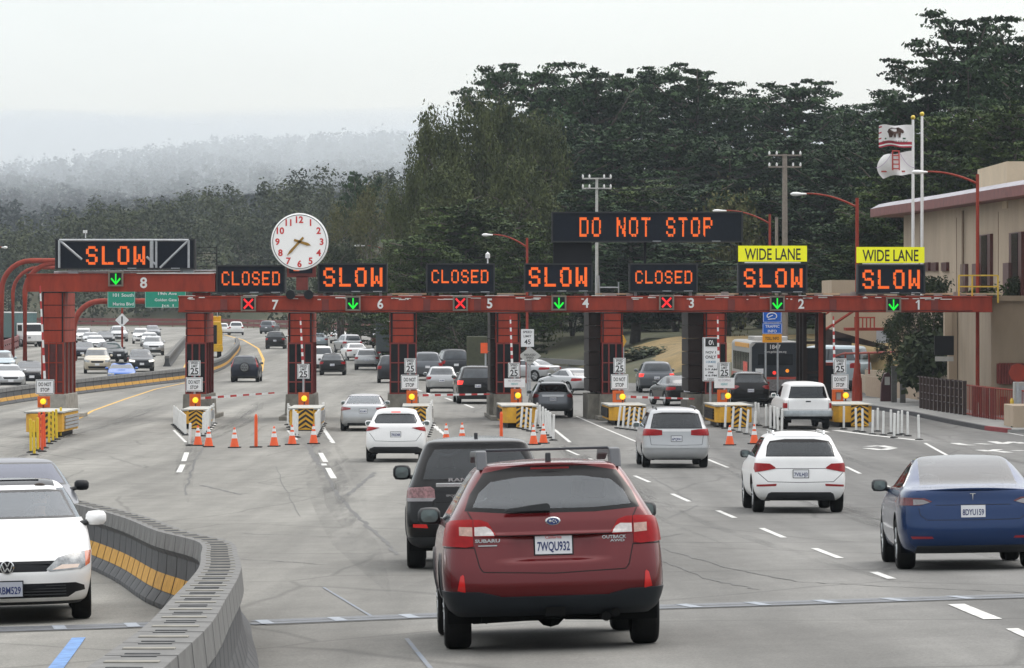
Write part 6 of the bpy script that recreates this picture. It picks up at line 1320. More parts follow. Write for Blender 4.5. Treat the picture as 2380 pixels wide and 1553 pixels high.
panel(t, 'board', 1633, 784, 1671, 886, [('NOV 1', .34, .055, .62), ('ONLY', .45, .07, .66), ('2 OR MORE', .56, .05, .6, mat('ink_blue', (.1, .28, .42), .6, var=0)), ('PER', .66, .035, .3), ('5-9 AM', .73, .04, .72), ('PM', .80, .035, .3), ('4-6 PM', .87, .04, .72), ('HOV', .95, .03, .4)], 171.5, t.location)
o = MB().box((X(1653, 171.5) - t.location.x, -.025, Z(796, 171.5)), (.5, .02, .34)).build('pictogram', SIGNB, t)
put_text(MB(), '0\\', .2, (X(1653, 171.5) - t.location.x, -.04, Z(796, 171.5)), bold=.01).build('pictogram_ink', SIGNW, o, fix=False)
MB().box((0, .06, .9), (.09, .07, 1.7)).build('post', GALV, t)
t = thing('utility_post', 'plain grey square post beside the tall notice board', 'post', (X(1681, 176), 176, 0))
MB().box((0, 0, Z(775, 176) / 2), (.16, .16, Z(775, 176))).build('post', GALV, t); MB().box((0, 0, Z(773, 176)), (.2, .2, .06)).build('cap', GALV, t)

# warning beacons and lane gates
STR_R = mat('gate_red', (.46, .03, .03), .5, var=.05); HOUS = mat('gate_orange', (.68, .12, .015), .5, var=.12); GREYP = mat('panel_grey', (.42, .42, .40), .6, var=.1)
def beacon(label, px, py, d=DS - .6, rad=.112):
    t = thing('warning_beacon', label, 'warning light', (X(px, d), d, 0), 0, 'amber beacons on the islands'); z = Z(py, d)
    MB().cyl((0, .12, .15), (0, .12, z), .03).build('stem', IOD, t)
    MB().lathe([(.001, -.10), (rad * .6, -.095), (rad, -.05), (rad * 1.04, .04)], (0, 0, z), 20, 'Y').build('lens', AMB, t, smooth=True)
    MB().lathe([(rad * 1.04, .02), (rad * 1.22, .0), (rad * 1.22, .16), (.001, .18)], (0, 0, z), 20, 'Y').build('lamp_housing', mat('beacon_housing', (.5, .28, .02), .5, var=.1), t)
def gate(label, hx0, hy0, hx1, hy1, arm, d=DS, lit=False):
    t = thing('lane_gate', label, 'barrier gate', (X((hx0 + hx1) / 2, d), d, 0), 0, 'striped lane gates'); ref = t.location
    w, h = px2m(hx1 - hx0, d), px2m(hy1 - hy0, d); zc = Z((hy0 + hy1) / 2, d)
    b = MB(); b.box((0, 0, zc + h / 2 - .06), (w, .22, .12)); b.box((0, 0, zc - h / 2 + .06), (w, .22, .12)); b.box((-w / 2 + .07, 0, zc), (.14, .22, h - .24)); b.box((w / 2 - .05, .02, zc), (.1, .16, h - .24)); b.build('housing', HOUS, t)
    b = MB(); b.box((.04, .03, zc), (w - .28, .14, h - .26)); b.build('cover', GREYP, t)
    MB().box((0, .12, (zc - h / 2) / 2 + .05), (.14, .14, zc - h / 2 - .1)).build('pedestal', GREYP, t)
    A = W(arm[0], arm[1], d + .22) - ref; B = W(arm[2], arm[3], d + .22) - ref; n = 12; D = (B - A) / n; wd = .05
    q = (B - A).normalized(); side = Vector((-q.z, 0, q.x)) * wd
    for nm, par, m in (('arm', 0, WHT), ('arm_stripe', 1, STR_R)):
        b = MB()
        for i in range(n):
            if i % 2 == par:
                p0, p1 = A + D * i, A + D * (i + 1); k = 1 - .45 * i / n
                b.prism([(p0.x - side.x * k, p0.z - side.z * k), (p1.x - side.x * k, p1.z - side.z * k), (p1.x + side.x * k, p1.z + side.z * k), (p0.x + side.x * k, p0.z + side.z * k)], A.y - .02, A.y + .02)
        b.build(nm, m, t)
    c = MB(); c.box(((A - D * 1.2).x, A.y + .05, (A - D * 1.2).z + .02), (.1, .08, .3)); c.build('arm_mount', GALV, t)
gate('raised striped gate arm in front of the lane 8 pillar', 88, 921, 116, 947, (104, 880, 93, 664))
gate('lowered striped gate arm closing lane 7', 441, 916, 466, 944, (462, 926, 638, 913))
gate('raised striped gate arm below the clock', 694, 912, 718, 941, (704, 846, 698, 737))
gate('lowered striped gate arm closing lane 5', 945, 908, 970, 938, (968, 919, 1138, 916))
gate('raised striped gate arm between lanes 5 and 4', 1187, 904, 1212, 936, (1190, 843, 1186, 734))
gate('lowered striped gate arm closing lane 3', 1424, 908, 1450, 936, (1452, 922, 1614, 927))
gate('raised striped gate arm before the tall notice board', 1667, 906, 1690, 936, (1670, 842, 1668, 734))
gate('raised striped gate arm between lanes 2 and 1', 1934, 905, 1960, 936, (1939, 840, 1937, 735))
for lab, px, py in (('amber beacon at the lane 8 pillar', 100, 933), ('amber beacon between lanes 8 and 7', 454, 930), ('amber beacon below the clock', 707, 926), ('amber beacon between lanes 6 and 5', 957, 922),
                    ('amber beacon between lanes 5 and 4', 1204, 919), ('amber beacon between lanes 4 and 3', 1447, 922), ('amber beacon before the tall notice board', 1692, 920), ('amber beacon between lanes 2 and 1', 1966, 919)): beacon(lab, px, py)

# crash cushions
CHV = mat('chevron_black', (.014, .013, .012), .6, var=0)
def cushion(label, px0, px1, py0, py1, nose=None, rz=GLB, point='up'):
    g = G((px0 + px1) / 2, py1 + 5); d = g.y; w = px2m(px1 - px0, d); h = px2m(py1 - py0, d)
    t = thing('crash_cushion', label, 'crash cushion', (g.x, d, g.z), rz, 'yellow crash cushions before the booths'); z0 = .2
    b = MB(); b.prism([(-w / 2, .25), (-w / 2 + .18, 0), (w / 2 - .18, 0), (w / 2, .25), (w / 2, 4.5), (-w / 2, 4.5)], z0, z0 + h - .08, 'XY'); b.build('body', YEL, t, bevel=.02)
    b = MB(); b.box((0, 2.3, z0 + h - .03), (w + .1, 4.6, .06)); b.build('lid', mat('cushion_lid', (.40, .40, .37), .8, var=.25), t)
    b = MB(); b.box((0, 2.4, z0 / 2), (w * .7, 4.2, z0)); b.build('skid', BLK, t)
    for s in (-1, 1):
        m_ = MB()
        for k in range(4): m_.box((s * (w / 2 + .03), 2.6, z0 + .15 + k * (h - .25) / 4), (.05, 3.6, .1))
        m_.build('side_rail', GALV if s > 0 else BLK, t)
    nx, nw = nose; nw = nw * w; nh = h + .14; cx = nx * w
    o = MB().box((cx, -.035, z0 + nh / 2 - .16), (nw, .05, nh)).build('chevron_panel', YEL, t)
    b = MB(); n = 4; k = nw / 2; st = nh / n; zb = z0 - .16
    for i in range(-1, n):
        for s in (-1, 1):
            P = [(0, zb + (i + .45) * st + k * .9 * .8), (0, zb + (i + .95) * st + k * .9 * .8), (s * k, zb + (i + .95) * st), (s * k, zb + (i + .45) * st)]
            # clip to the panel
            Q = [(u, max(zb + .01, min(zb + nh - .01, v))) for u, v in P]
            if len(set(Q)) > 2 and (max(v for u, v in Q) - min(v for u, v in Q)) > .02: b.add([(cx + u, -.065, v) for u, v in Q], [(0, 1, 2, 3)])
    b.build('chevron', CHV, o, fix=False)
cushion('yellow crash cushion behind the yellow and orange posts at lane 8', 58, 143, 964, 1012, (.12, .42), -.03)
cushion('yellow crash cushion with big chevrons between lanes 8 and 7', 424, 476, 958, 992, (.12, .66), 0)
cushion('yellow crash cushion below the clock hemmed in by white posts', 672, 741, 955, 996, (.06, .5), 0)
cushion('yellow crash cushion half hidden by the white compact SUV', 938, 1004, 950, 984, (.1, .5), .02)
cushion('yellow crash cushion behind slanting white posts between lanes 5 and 4', 1169, 1248, 949, 990, (.12, .46))
cushion('yellow crash cushion behind slanting white posts between lanes 4 and 3', 1418, 1503, 948, 984, (.15, .46))
cushion('yellow crash cushion behind the two cones of lane 2', 1664, 1749, 948, 989, (.12, .44))
cushion('yellow crash cushion beside the white pickup between lanes 2 and 1', 1940, 2028, 946, 988, (.16, .46))

# delineator posts, tube posts, cones
def delineator(m, name, label, group, h=.92):
    t = thing(name, label, 'delineator post', (0, 0, 0), 0, group)
    MB().lathe([(.045, .03), (.045, h - .02), (.03, h), (.001, h)], n=10).build('tube', m, t, smooth=False)
    MB().lathe([(.001, .001), (.15, .001), (.15, .03), (.05, .06)], n=12).build('base', RUB, t)
    return t
def place_posts(proto, spots, lean=.0):
    r = random.Random(len(spots)); first = True
    for px, py in spots:
        o = proto if first else copy_tree(proto); first = False
        g = G(px, py); o.location = g; o.rotation_euler = (r.uniform(-.03, .03), r.uniform(-.03, .03) + lean, 0)
def row(a, b, n): return [(a[0] + (b[0] - a[0]) * i / (n - 1), a[1] + (b[1] - a[1]) * i / (n - 1)) for i in range(n)]
WP = mat('post_white', (.74, .74, .72), .5, var=.08)
def posts(label, group, spots, h=.92, m=None, name='delineator_post', lean=0): place_posts(delineator(m or WP, name, label, group, h), spots, lean)
posts('white post in the tight row outside the cushion under the stepped beam end', 'outer row of white posts between lanes 8 and 7', row((405, 988), (431, 1012), 9), .8)
posts('white post in the lane 7 row inside the cushion under the stepped beam end', 'lane 7 row of white posts', row((497, 985), (472, 1014), 7), .85)
posts('single white post beside the cone below the chevrons between lanes 8 and 7', None, [(441, 1036)], .8)
posts('white post in the tight row beside the clock cushion on its lane 7 side', 'lane 7 side posts below the clock', row((669, 988), (690, 1017), 6), .9)
posts('white post in the tight row next to the clock cushion, nearer the silver sedan', 'lane 6 side posts below the clock', row((752, 985), (735, 1016), 9), .9)
posts('white post in the row between the white compact SUV and the two lane 5 cones', 'posts beside the compact SUV', row((1005, 985), (992, 1016), 7), 1.0)
posts('leaning white post before the cushion next to the pair of cones', 'leaning posts between lanes 5 and 4', row((1178, 988), (1242, 1006), 7), .9, lean=.08)
posts('white post in the tight row beside the pair of cones', 'lane 4 side posts', row((1250, 990), (1286, 1024), 7), .95)
posts('leaning white post before the cushion ahead of the silver minivan', 'leaning posts between lanes 4 and 3', row((1436, 996), (1492, 1003), 6), .92, lean=.1)
posts('leaning white post before the cushion behind the lane 2 cones', 'leaning posts behind the lane 2 cones', row((1668, 992), (1752, 1014), 6), .95, lean=.06)
posts('white post in the row beside the white pickup', 'posts beside the white pickup', [(1757, 988), (1764, 990), (1781, 994), (1791, 998), (1800, 1000), (1808, 1004), (1817, 1008)], .95)
posts('white post in the scattered row leading from the lane 1 cushion to the curb', 'posts leading to the curb', [(1961, 998), (1990, 1003), (2005, 1005), (2028, 1010), (2040, 1003), (2053, 1012), (2071, 1008), (2078, 1018), (2087, 1012), (2096, 1010), (2110, 1014), (2136, 1023)], .93)
posts('yellow post in the group of yellow and orange posts at lane 8', 'yellow posts at lane 8', [(72, 1052), (80, 1058), (88, 1048), (114, 1032), (123, 1027), (132, 1022), (140, 1016)], 1.12, mat('post_yellow', (.72, .50, .02), .5, var=.08), 'tubular_post')
posts('orange post with white tip among the yellow posts at lane 8', 'orange posts at lane 8', [(91, 1044), (98, 1050), (104, 1042)], 1.25, mat('post_orange', (.78, .09, .02), .5, var=.08), 'tubular_post')
def tube_post(label, px, py, h):
    g = G(px, py); t = thing('tubular_post', label, 'channelizer post', g)
    MB().lathe([(.06, .03), (.055, h * .93), (.03, h), (.001, h)], n=12).build('tube', ORG, t); MB().box((0, 0, .02), (.42, .42, .04)).build('base', RUB, t)
tube_post('tall orange channelizer post between the cones of lane 7', 595, 1040, 1.15); tube_post('tall orange channelizer post closing lane 5', 1165, 1028, 1.1)
def cone():
    t = thing('traffic_cone', '', 'traffic cone', (0, 0, 0), 0, 'orange cones with white bands')
    P = lambda z: .155 - .13 * z / .71
    MB().box((0, 0, .02), (.38, .38, .04)).build('base', RUB, t, bevel=.01)
    MB().lathe([(P(0), .04), (P(.30), .30), (P(.30), .3), (P(.71), .70), (.012, .71), (.001, .71)], n=18).build('cone', ORG, t)
    for a, b in ((.33, .46), (.53, .63)): MB().lathe([(P(a) + .004, a), (P(b) + .004, b)], n=18).build('reflective_band', WHT, t, fix=False)
    return t
c0 = cone(); first = True
for px, py, lab in [(460, 1036, 'cone closest to the cushion between lanes 8 and 7'), (485, 1039, 'second cone beside the white posts at the edge of lane 7'), (545, 1041, 'cone standing alone in the mouth of lane 7 before the tall orange post'), (637, 1038, 'cone just past the tall orange post in lane 7'),
                    (679, 1034, 'cone in front of the white posts on the lane 7 side below the clock'), (729, 1032, 'cone in front of the lane 6 posts below the clock'), (1037, 1030, 'first cone of lane 5 beside the compact SUV'), (1074, 1028, 'second cone of lane 5 above the black SUV roof'),
                    (1240, 1034, 'cone of the pair at the edge of lane 4 nearer to the orange post'), (1263, 1031, 'cone of the pair at the edge of lane 4 nearer to the white posts'), (1696, 1035, 'cone between the silver minivan and the cushion of lane 2'), (1753, 1032, 'cone in front of the white posts beside the pickup')]:
    o = c0 if first else copy_tree(c0); first = False; o.location = G(px, py); o['label'] = 'orange ' + lab; o.rotation_euler = (0, 0, px * .7)

# ------------------------------------------------------------------ street lamps
def street_lamp(label, px, d, ytop, ybase, lamp, base=0.0, thick=.09, red=IO):
    x = X(px, d); z0 = terrain_z(x, d) if ybase is None else Z(ybase, d); z1 = Z(ytop, d)
    t = thing('street_lamp', label, 'street lamp', (x, d, z0), 0, 'red street lamps with white heads'); H = z1 - z0
    b = MB(); b.cyl((0, 0, 0), (0, 0, H), thick, thick * .8, 12)
    if base: b.cyl((0, 0, 0), (0, 0, base * .55), thick * 2.6, thick * 2.2, 12); b.cyl((0, 0, base * .55), (0, 0, base), thick * 2.0, thick, 12)
    b.build('pole', red, t)
    lx, lz = X(lamp[0], d) - x, Z(lamp[1], d) - z0; hs = H - px2m(22 if d < 260 else 12, d); s = 1 if lx > 0 else -1
    pts = [Vector((0, 0, hs)) * (1 - u) ** 2 + Vector((lx * .42, 0, lz + .05)) * 2 * u * (1 - u) + Vector((lx * .82, 0, lz + .02)) * u * u for u in np.linspace(0, 1, 12)]
    MB().tube(pts, [.055 - .02 * i / 11 for i in range(12)], 8).build('arm', red, t)
    L = abs(lx) * .26
    b = MB(); b.lathe([(.001, 0), (.07, .02), (.10, L * .35), (.16, L * .6), (.15, L * .85), (.06, L), (.001, L)], (lx * .80, 0, lz), 14, 'X')
    o = b.build('lamp_head', WHT, t, smooth=True)
    if s < 0: o.scale = (-1, 1, 1); o.location.x = 2 * lx * .80
    o.scale.z = .62; o.location.z = lz * (1 - .62)
street_lamp('tallest red street lamp with its arm over the flags beside the building', 2272, 176, 405, 935, (2128, 400))
street_lamp('red street lamp with a flared base between lanes 2 and 1', 1992, 192, 460, 932, (1846, 451), base=2.0, thick=.10)
street_lamp('red street lamp rising beside the wide DO NOT STOP sign', 1789, 250, 498, None, (1664, 490))
street_lamp('red street lamp between the lane 5 and lane 4 message signs', 1225, 250, 553, None, (1126, 546))
street_lamp('distant red street lamp arching beyond the lane 6 sign', 935, 420, 592, None, (830, 571), thick=.08)
street_lamp('distant red street lamp just past the clock', 820, 420, 612, None, (742, 585), thick=.08)
street_lamp('distant street lamp behind the lane 8 beam at the frame edge', -40, 300, 590, None, (14, 575), thick=.08)
t = thing('beacon_mast', 'thin white mast with small lantern above the lane 5 sign', 'mast', (X(1133), DC + 1.6, Z(690)))
MB().cyl((0, 0, 0), (0, 0, Z(600) - Z(690)), .03).build('mast', WHT, t); MB().lathe([(.001, 0), (.1, .02), (.1, .2), (.001, .3)], (0, 0, Z(600) - Z(690)), 10).build('lantern', WHT, t)
t = thing('camera_mast', 'thin white mast with small camera on top of the lane 8 sign', 'mast', (X(196), DC + .5, Z(553)))
MB().cyl((0, 0, 0), (0, 0, .22), .025).build('mast', WHT, t); MB().box((-.02, 0, .28), (.16, .24, .13)).build('camera_body', WHT, t)

# overhead pipes and guide signs beyond lane 8
GRN = mat('guide_green', (.0, .29, .19), .5, var=.05)
dG = 330.0
def arch(label, px, pxe, ytop, d, ybase, r=.2, mirror=1):
    x, z0, z1, xe = X(px, d), terrain_z(X(px, d), d), Z(ytop, d), X(pxe, d); t = thing('sign_arch', label, 'sign gantry', (x, d, z0)); R = 2.2; s = 1 if xe > x else -1
    pts = [(0, 0, 0), (0, 0, z1 - z0 - R)] + [(s * R * (1 - cos(a)), 0, z1 - z0 - R + R * sin(a)) for a in np.linspace(.2, pi / 2, 7)] + [(xe - x, 0, z1 - z0)]
    MB().tube(pts, r, 10).build('pipe', IO, t, smooth=True); return t
ga = arch('red pipe gantry carrying two green guide signs over the oncoming lanes', 172, 640, 700, dG, None, .24)
for px0, px1, ls in ((250, 314, [('101 South', .32, .17, .75), ('Marina Blvd', .80, .16, .75)]), (337, 432, [('19th Ave', .24, .14, .45), ('Golden Gate P', .58, .14, .62), ('Jct 1', .88, .13, .3)])):
    o = panel(ga, 'guide_sign', px0, 672, px1, 715, [], dG - .4, ga.location, base=GRN, ink=SIGNW)
    ref = ga.location
    for s, v, h, wm in ls:
        put_text(MB(), s, px2m(43, dG) * h, (X((px0 + px1) / 2, dG) - ref.x + .2, -.4 - .03, Z(672 + 43 * v, dG) - ref.z), bold=.01, width=px2m(px1 - px0, dG) * wm).build('lettering', SIGNW, o, fix=False)
arch('bent red pipe at the frame edge, first of three', 4, 200, 606, 300, None, .2); arch('bent red pipe behind the first at the frame edge', 30, 200, 622, 340, None, .16); arch('bent red pipe nearest to the lane 8 pillar', 58, 200, 612, 300, None, .2)
t = thing('diamond_sign', 'white diamond sign on a red post below the green guide sign', 'road sign', (X(284, 345), 345, terrain_z(X(284, 345), 345)))
MB().cyl((0, 0, 0), (0, 0, Z(715, 345)), .09).build('post', IO, t)
k = px2m(16, 345); zc = Z(744, 345) - t.location.z
MB().prism([(0, zc + k), (k, zc), (0, zc - k), (-k, zc)], -.14, -.1).build('panel', SIGNW, t); MB().box((0, -.15, zc), (.12, .01, k * 1.1)).build('symbol', SIGNB, t)

# road signs beyond the booths
def board(label, px0, py0, px1, py1, d, m, lines=(), post=True, diamond=False, name='road_sign', ink=SIGNB):
    cx = X((px0 + px1) / 2, d); z0 = terrain_z(cx, d); t = thing(name, label, 'road sign', (cx, d, z0)); zc = Z((py0 + py1) / 2, d) - z0; w, h = px2m(px1 - px0, d), px2m(py1 - py0, d)
    if post: MB().box((0, .08, (zc + h / 2) / 2), (.1, .07, zc + h / 2 - .05)).build('post', GALV, t)
    o = (MB().prism([(0, zc + h / 2), (w / 2, zc), (0, zc - h / 2), (-w / 2, zc)], -.02, .02) if diamond else MB().box((0, 0, zc), (w, .05, h))).build('panel', m, t)
    for s, v, hh, wm in lines: put_text(MB(), s, h * hh, (0, -.03, zc + h * (.5 - v)), bold=.015, width=w * wm).build('lettering', ink, o, fix=False)
    return t
GRYS = mat('sign_grey', (.50, .50, .48), .6, var=.06)
board('white speed sign above the pale diamond sign beyond lane 4', 1211, 765, 1241, 806, 215, SIGNW, [('SPEED', .16, .13, .7), ('LIMIT', .4, .12, .6), ('45', .72, .26, .5)])
board('pale grey diamond sign with small black lettering beyond lane 4', 1205, 806, 1258, 848, 214, GRYS, [('REDUCED', .44, .11, .5), ('SPEED', .6, .11, .34), ('AHEAD', .76, .11, .28)], diamond=True)
board('blank orange square sign beyond lane 5', 1117, 797, 1140, 821, 235, ORG)
DKG = mat('cabinet_olive', (.06, .065, .035), .7, var=.2)
t = thing('cabinet', 'olive metal cabinet standing behind the orange square sign', 'cabinet', (X(1108, 240), 240, 0)); MB().box((0, 0, 1.5), (1.2, .8, 3.0)).build('cabinet_body', DKG, t, bevel=.03); MB().box((0, -.42, 1.6), (.9, .03, 2.2)).build('door', mat('cabinet_door', (.05, .055, .03), .6, var=.2), t)
def chevron_sign(label, px, py, d, w):
    x = X(px, d); t = thing('chevron_sign', label, 'road sign', (x, d, terrain_z(x, d))); zc = Z(py, d) - t.location.z; k = w / 2
    MB().prism([(-k, zc + w), (0, zc + w), (k, zc), (0, zc - w), (-k, zc - w), (0, zc)], -.02, .02).build('panel', YEL, t); MB().box((0, .06, zc / 2), (.08, .06, zc)).build('post', GALV, t)
chevron_sign('yellow arrow sign at the edge of the lane 3 pillar', 1449, 793, 225, .34); chevron_sign('small yellow arrow sign beyond lane 3', 1592, 779, 270, .3)
BLU = mat('info_blue', (.005, .12, .58), .5, var=.04); OYL = mat('info_orange', (.85, .36, .01), .5, var=.04)
dI = 200.0
t = thing('information_sign', 'stacked blue and orange traffic information sign behind the lane 2 signal', 'road sign', (X(1794, dI), dI, 0))
panel(t, 'logo_panel', 1773, 721, 1817, 750, [], dI, t.location, base=BLU, ink=SIGNW); panel(t, 'traffic_panel', 1772, 751, 1818, 776, [('TRAFFIC', .30, .24, .72, SIGNW), ('INFO', .74, .24, .45, SIGNW)], dI, t.location, base=BLU, ink=SIGNW)
panel(t, 'toll_panel', 1772, 777, 1817, 796, [('TOLL INFO', .5, .36, .72, SIGNB)], dI, t.location, base=OYL, ink=OYL)
b = MB(); a = [(.24 * cos(q), .16 * sin(q)) for q in np.linspace(-.6, 3.6, 14)]
for (u0, v0), (u1, v1) in zip(a[:-1], a[1:]): b.cyl((u0, -.03, Z(736, dI) + v0 + .03), (u1, -.03, Z(736, dI) + v1 + .03), .028, n=6)
b.cyl((-.2, -.03, Z(742, dI)), (.18, -.03, Z(741, dI)), .024, n=6); b.cyl((-.2, -.03, Z(738, dI)), (.05, -.03, Z(735, dI) + .05), .024, n=6); b.build('logo', SIGNW, t)
MB().cyl((-.3, .1, 0), (-.3, .1, Z(725, dI)), .05).cyl((.3, .1, 0), (.3, .1, Z(725, dI)), .05).build('post', GALV, t)

# utility poles
def utility_pole(label, px, d, ytop, m, arms, r=.14):
    x = X(px, d); z0 = terrain_z(x, d); t = thing('utility_pole', label, 'utility pole', (x, d, z0)); H = Z(ytop, d) - z0
    MB().cyl((0, 0, 0), (0, 0, H), r, r * .7, 10).build('pole', m, t)
    for ya, half in arms:
        za = Z(ya, d) - z0; wd = px2m(half, d); b = MB(); b.box((0, -.12, za), (2 * wd, .1, .1)); b.build('cross_arm', m, t)
        b = MB()
        for u in (-.95, -.5, .5, .95): b.lathe([(.001, 0), (.06, 0), (.07, .12), (.03, .22), (.001, .24)], (u * wd, -.12, za + .05), 8)
        b.build('insulator', WHT, t)
utility_pole('tall wooden utility pole beside the yellow lane 2 panel', 1824, 262, 358, WOOD, [(361, 38), (388, 38)], .22)
utility_pole('slim pale utility pole rising behind the DO NOT STOP sign', 1387, 275, 414, mat('pole_pale', (.5, .5, .48), .8, var=.15), [(415, 34), (438, 34)], .13)
t = thing('utility_pole', 'short grey pole stub between the red lamp and the wooden pole', 'utility pole', (X(1805, 262), 262, terrain_z(X(1805, 262), 262))); MB().cyl((0, 0, 0), (0, 0, Z(505, 262) - t.location.z), .12, .1).build('pole', WOOD, t)
t = thing('power_line', 'thin power lines strung between the two utility poles', 'cable'); b = MB()
for ya, yb, off in ((361, 415, 0), (388, 438, 0), (361, 415, 30), (388, 438, -30)):
    A, B = W(1824 + off, ya, 262), W(1387 + off, yb, 275); pts = [A + (B - A) * u - Vector((0, 0, 2.2 * u * (1 - u))) for u in np.linspace(0, 1, 14)]; b.tube(pts, .012, 4)
b.build('cable', BLK, t)

# flags
def flag_pole(label, px, ytop, d):
    t = thing('flagpole', label, 'flagpole', (X(px, d), d, 4.6)); H = Z(ytop, d) - 4.6
    MB().cyl((0, 0, 0), (0, 0, H), .085, .06, 12).build('pole', WHT, t); MB().sphere((0, 0, H + .1), .11, 8).build('finial', mat('finial_gold', (.55, .42, .06), .3, metal=.6, var=.1), t, smooth=True); MB().cyl((0, 0, 0), (0, 0, .25), .2).build('base', WHT, t)
flag_pole('white flagpole carrying two flags', 2122, 278, 190); flag_pole('taller bare white flagpole beside the one with two flags', 2143, 270, 191)
def flag(label, px_h, py0, py1, px_f, py0f, py1f, d, kind):
    """cloth hoisted at px_h, free edge at px_f, waving"""
    nx, nz = 26, 16; vs = []; fs = []; mi = []
    ref = W(px_h, py0, d)
    for j in range(nz + 1):
        for i in range(nx + 1):
            u = i / nx; v = j / nz
            px = px_h + (px_f - px_h) * u; py = (py0 + (py1 - py0) * v) * (1 - u) + (py0f + (py1f - py0f) * v) * u
            if kind == 'round': px += 14 * u * ((2 * v - 1) ** 2); 
            p = W(px, py, d) - ref; p.y = .28 * sin(u * 7 + v * 1.5) * (.25 + u); p.z += .06 * sin(u * 9 + v * 2) * u; vs.append(tuple(p))
    for j in range(nz):
        for i in range(nx):
            k = j * (nx + 1) + i; fs.append((k, k + 1, k + nx + 2, k + nx + 1)); v = (j + .5) / nz; u = (i + .5) / nx
            c = 0
            if kind == 'bear':
                if v > .72 and not (.86 < v < .91): c = 1
                if u > .93 and j % 4 == 1: c = 1
            mi.append(c)
    m = MB(); m.add(vs, fs); m.m = mi
    t = thing('flag', label, 'flag', ref)
    fl = m.build('cloth', [mat('flag_white', (.80, .79, .78), .8, var=.03), mat('flag_red', (.42, .02, .05), .8, var=.05)], t, smooth=True, fix=False)
    def at(u, v):
        i, j = u * nx, v * nz; p = Vector(vs[int(round(j)) * (nx + 1) + int(round(i))]); return p
    w = px2m(abs(px_f - px_h), d); h = px2m(py1 - py0, d); cx, cz = -w * .52, -h * .36
    def lay(b, e=.07):
        b.v = [(x, .28 * sin(-x / w * 7 - z / h * 1.5) * (.25 - x / w) - e + (y + .41) * .3, z) for x, y, z in b.v]; return b
    if kind == 'bear':
        sil = [(-.42, .05), (-.36, .16), (-.22, .22), (-.02, .20), (.14, .24), (.28, .19), (.40, .12), (.44, .03), (.36, -.02), (.28, .02), (.25, -.2), (.15, -.2), (.13, -.02), (.02, -.04), (.0, -.2), (-.08, -.2), (-.12, -.05), (-.2, -.2), (-.32, -.2), (-.36, -.04)]
        lay(MB().prism([(cx + a * .95, cz + b * 1.1) for a, b in sil], -.42, -.40)).build('bear', mat('bear_brown', (.06, .03, .02), .8, var=.1), fl)
        lay(MB().box((cx, -.41, cz - .26), (.98, .02, .07))).build('ground_strip', mat('bear_green', (.03, .10, .05), .8, var=.1), fl)
        lay(put_text(MB(), 'CALIFORNIA REPUBLIC', .11, (cx, -.41, cz - .42), bold=.01, width=1.2), .10).build('lettering', mat('bear_brown', (.06, .03, .02)), fl, fix=False)
    else:
        rd = mat('bridge_red', (.40, .06, .05), .8, var=.05); b = MB(); cx, cz = -w * .48, -h * .42
        for s in (-.16, .16): b.box((cx + s, -.41, cz), (.07, .02, .95))
        for k in range(5): b.box((cx, -.41, cz - .4 + k * .21), (.26, .02, .06))
        b.box((cx - .1, -.41, cz - .52), (1.1, .02, .07)); lay(b, .14).build('tower', rd, fl)
        c_ = MB()
        for s in (-1, 1): c_.tube([(cx + s * (.16 + .75 * q), -.41, cz + .45 - .8 * (1 - (1 - q) ** 2)) for q in np.linspace(0, 1, 7)], .012, 5)
        lay(c_, .12).build('cable', mat('cable_lilac', (.45, .35, .5), .8, var=.05), fl)
flag('white flag with a bear and red stripes on the flagpole', 2121, 290, 343, 2044, 292, 340, 189.9, 'bear'); flag('white flag with a red bridge tower below the bear flag', 2119, 350, 404, 2040, 362, 412, 189.9, 'round')

# ------------------------------------------------------------------ administration building on the right
ROOFR = mat('roof_fascia', (.17, .048, .042), .6, var=.3, scale=2); LEAD = mat('roof_lead', (.30, .29, .32), .6, var=.25, scale=1.5)
bd = thing('office_building', 'beige two storey building with curved red eave and tall brown windows', 'building', (23, 205, 0))
O = bd.location
FX = _lin([(150, 25.6), (185, 23.6), (228, 22.2), (240, 21.9)])     # facade line along the road
def fa(y, out=0.0): return FX(y) - out
b = MB(); ysb = [160, 170, 180, 190, 200, 210, 220, 228]
P = [(fa(y) - O.x, y - O.y) for y in ysb] + [(60 - O.x, 228 - O.y), (60 - O.x, 160 - O.y)]
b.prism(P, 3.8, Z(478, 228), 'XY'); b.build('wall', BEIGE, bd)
# eave: swept roof edge
for y_ in (164, 172, 180.5, 193, 199.5, 207, 221): MB().box((fa(y_) - O.x - .012, y_ - O.y, 6.6), (.03, .05, 5.6)).build('wall_joint', mat('joint_tan', (.26, .20, .15), .9, var=.1), bd)
for y_ in (176, 204): MB().cyl((fa(y_) - O.x - .12, y_ - O.y, 3.8), (fa(y_) - O.x - .12, y_ - O.y, 9.7), .07).build('downpipe', mat('joint_tan', (.26, .20, .15)), bd)
e = MB(); n = 24; vs = []; fs = []
for i in range(n + 1):
    y = 150 + (233 - 150) * i / n; x = FX(min(y, 228)) - 1.0 - .45 * sm((y - 205) / 28); z = 9.8 + .15 * (i / n)
    for dx, dz in ((0, 0), (0, .48), (.5, .75), (40, .9), (40, 0)): vs.append((x + dx - O.x, y - O.y, z + dz))
for i in range(n):
    for k in range(5): fs.append((5 * i + k, 5 * i + (k + 1) % 5, 5 * i + 5 + (k + 1) % 5, 5 * i + 5 + k))
fs += [tuple(range(5)), tuple(5 * n + k for k in range(5))]
mi = []
for i in range(n): mi += [0, 1, 1, 1, 0]
mi += [0, 0]
e.add(vs, fs); e.m = mi; e.build('roof', [ROOFR, LEAD], bd)
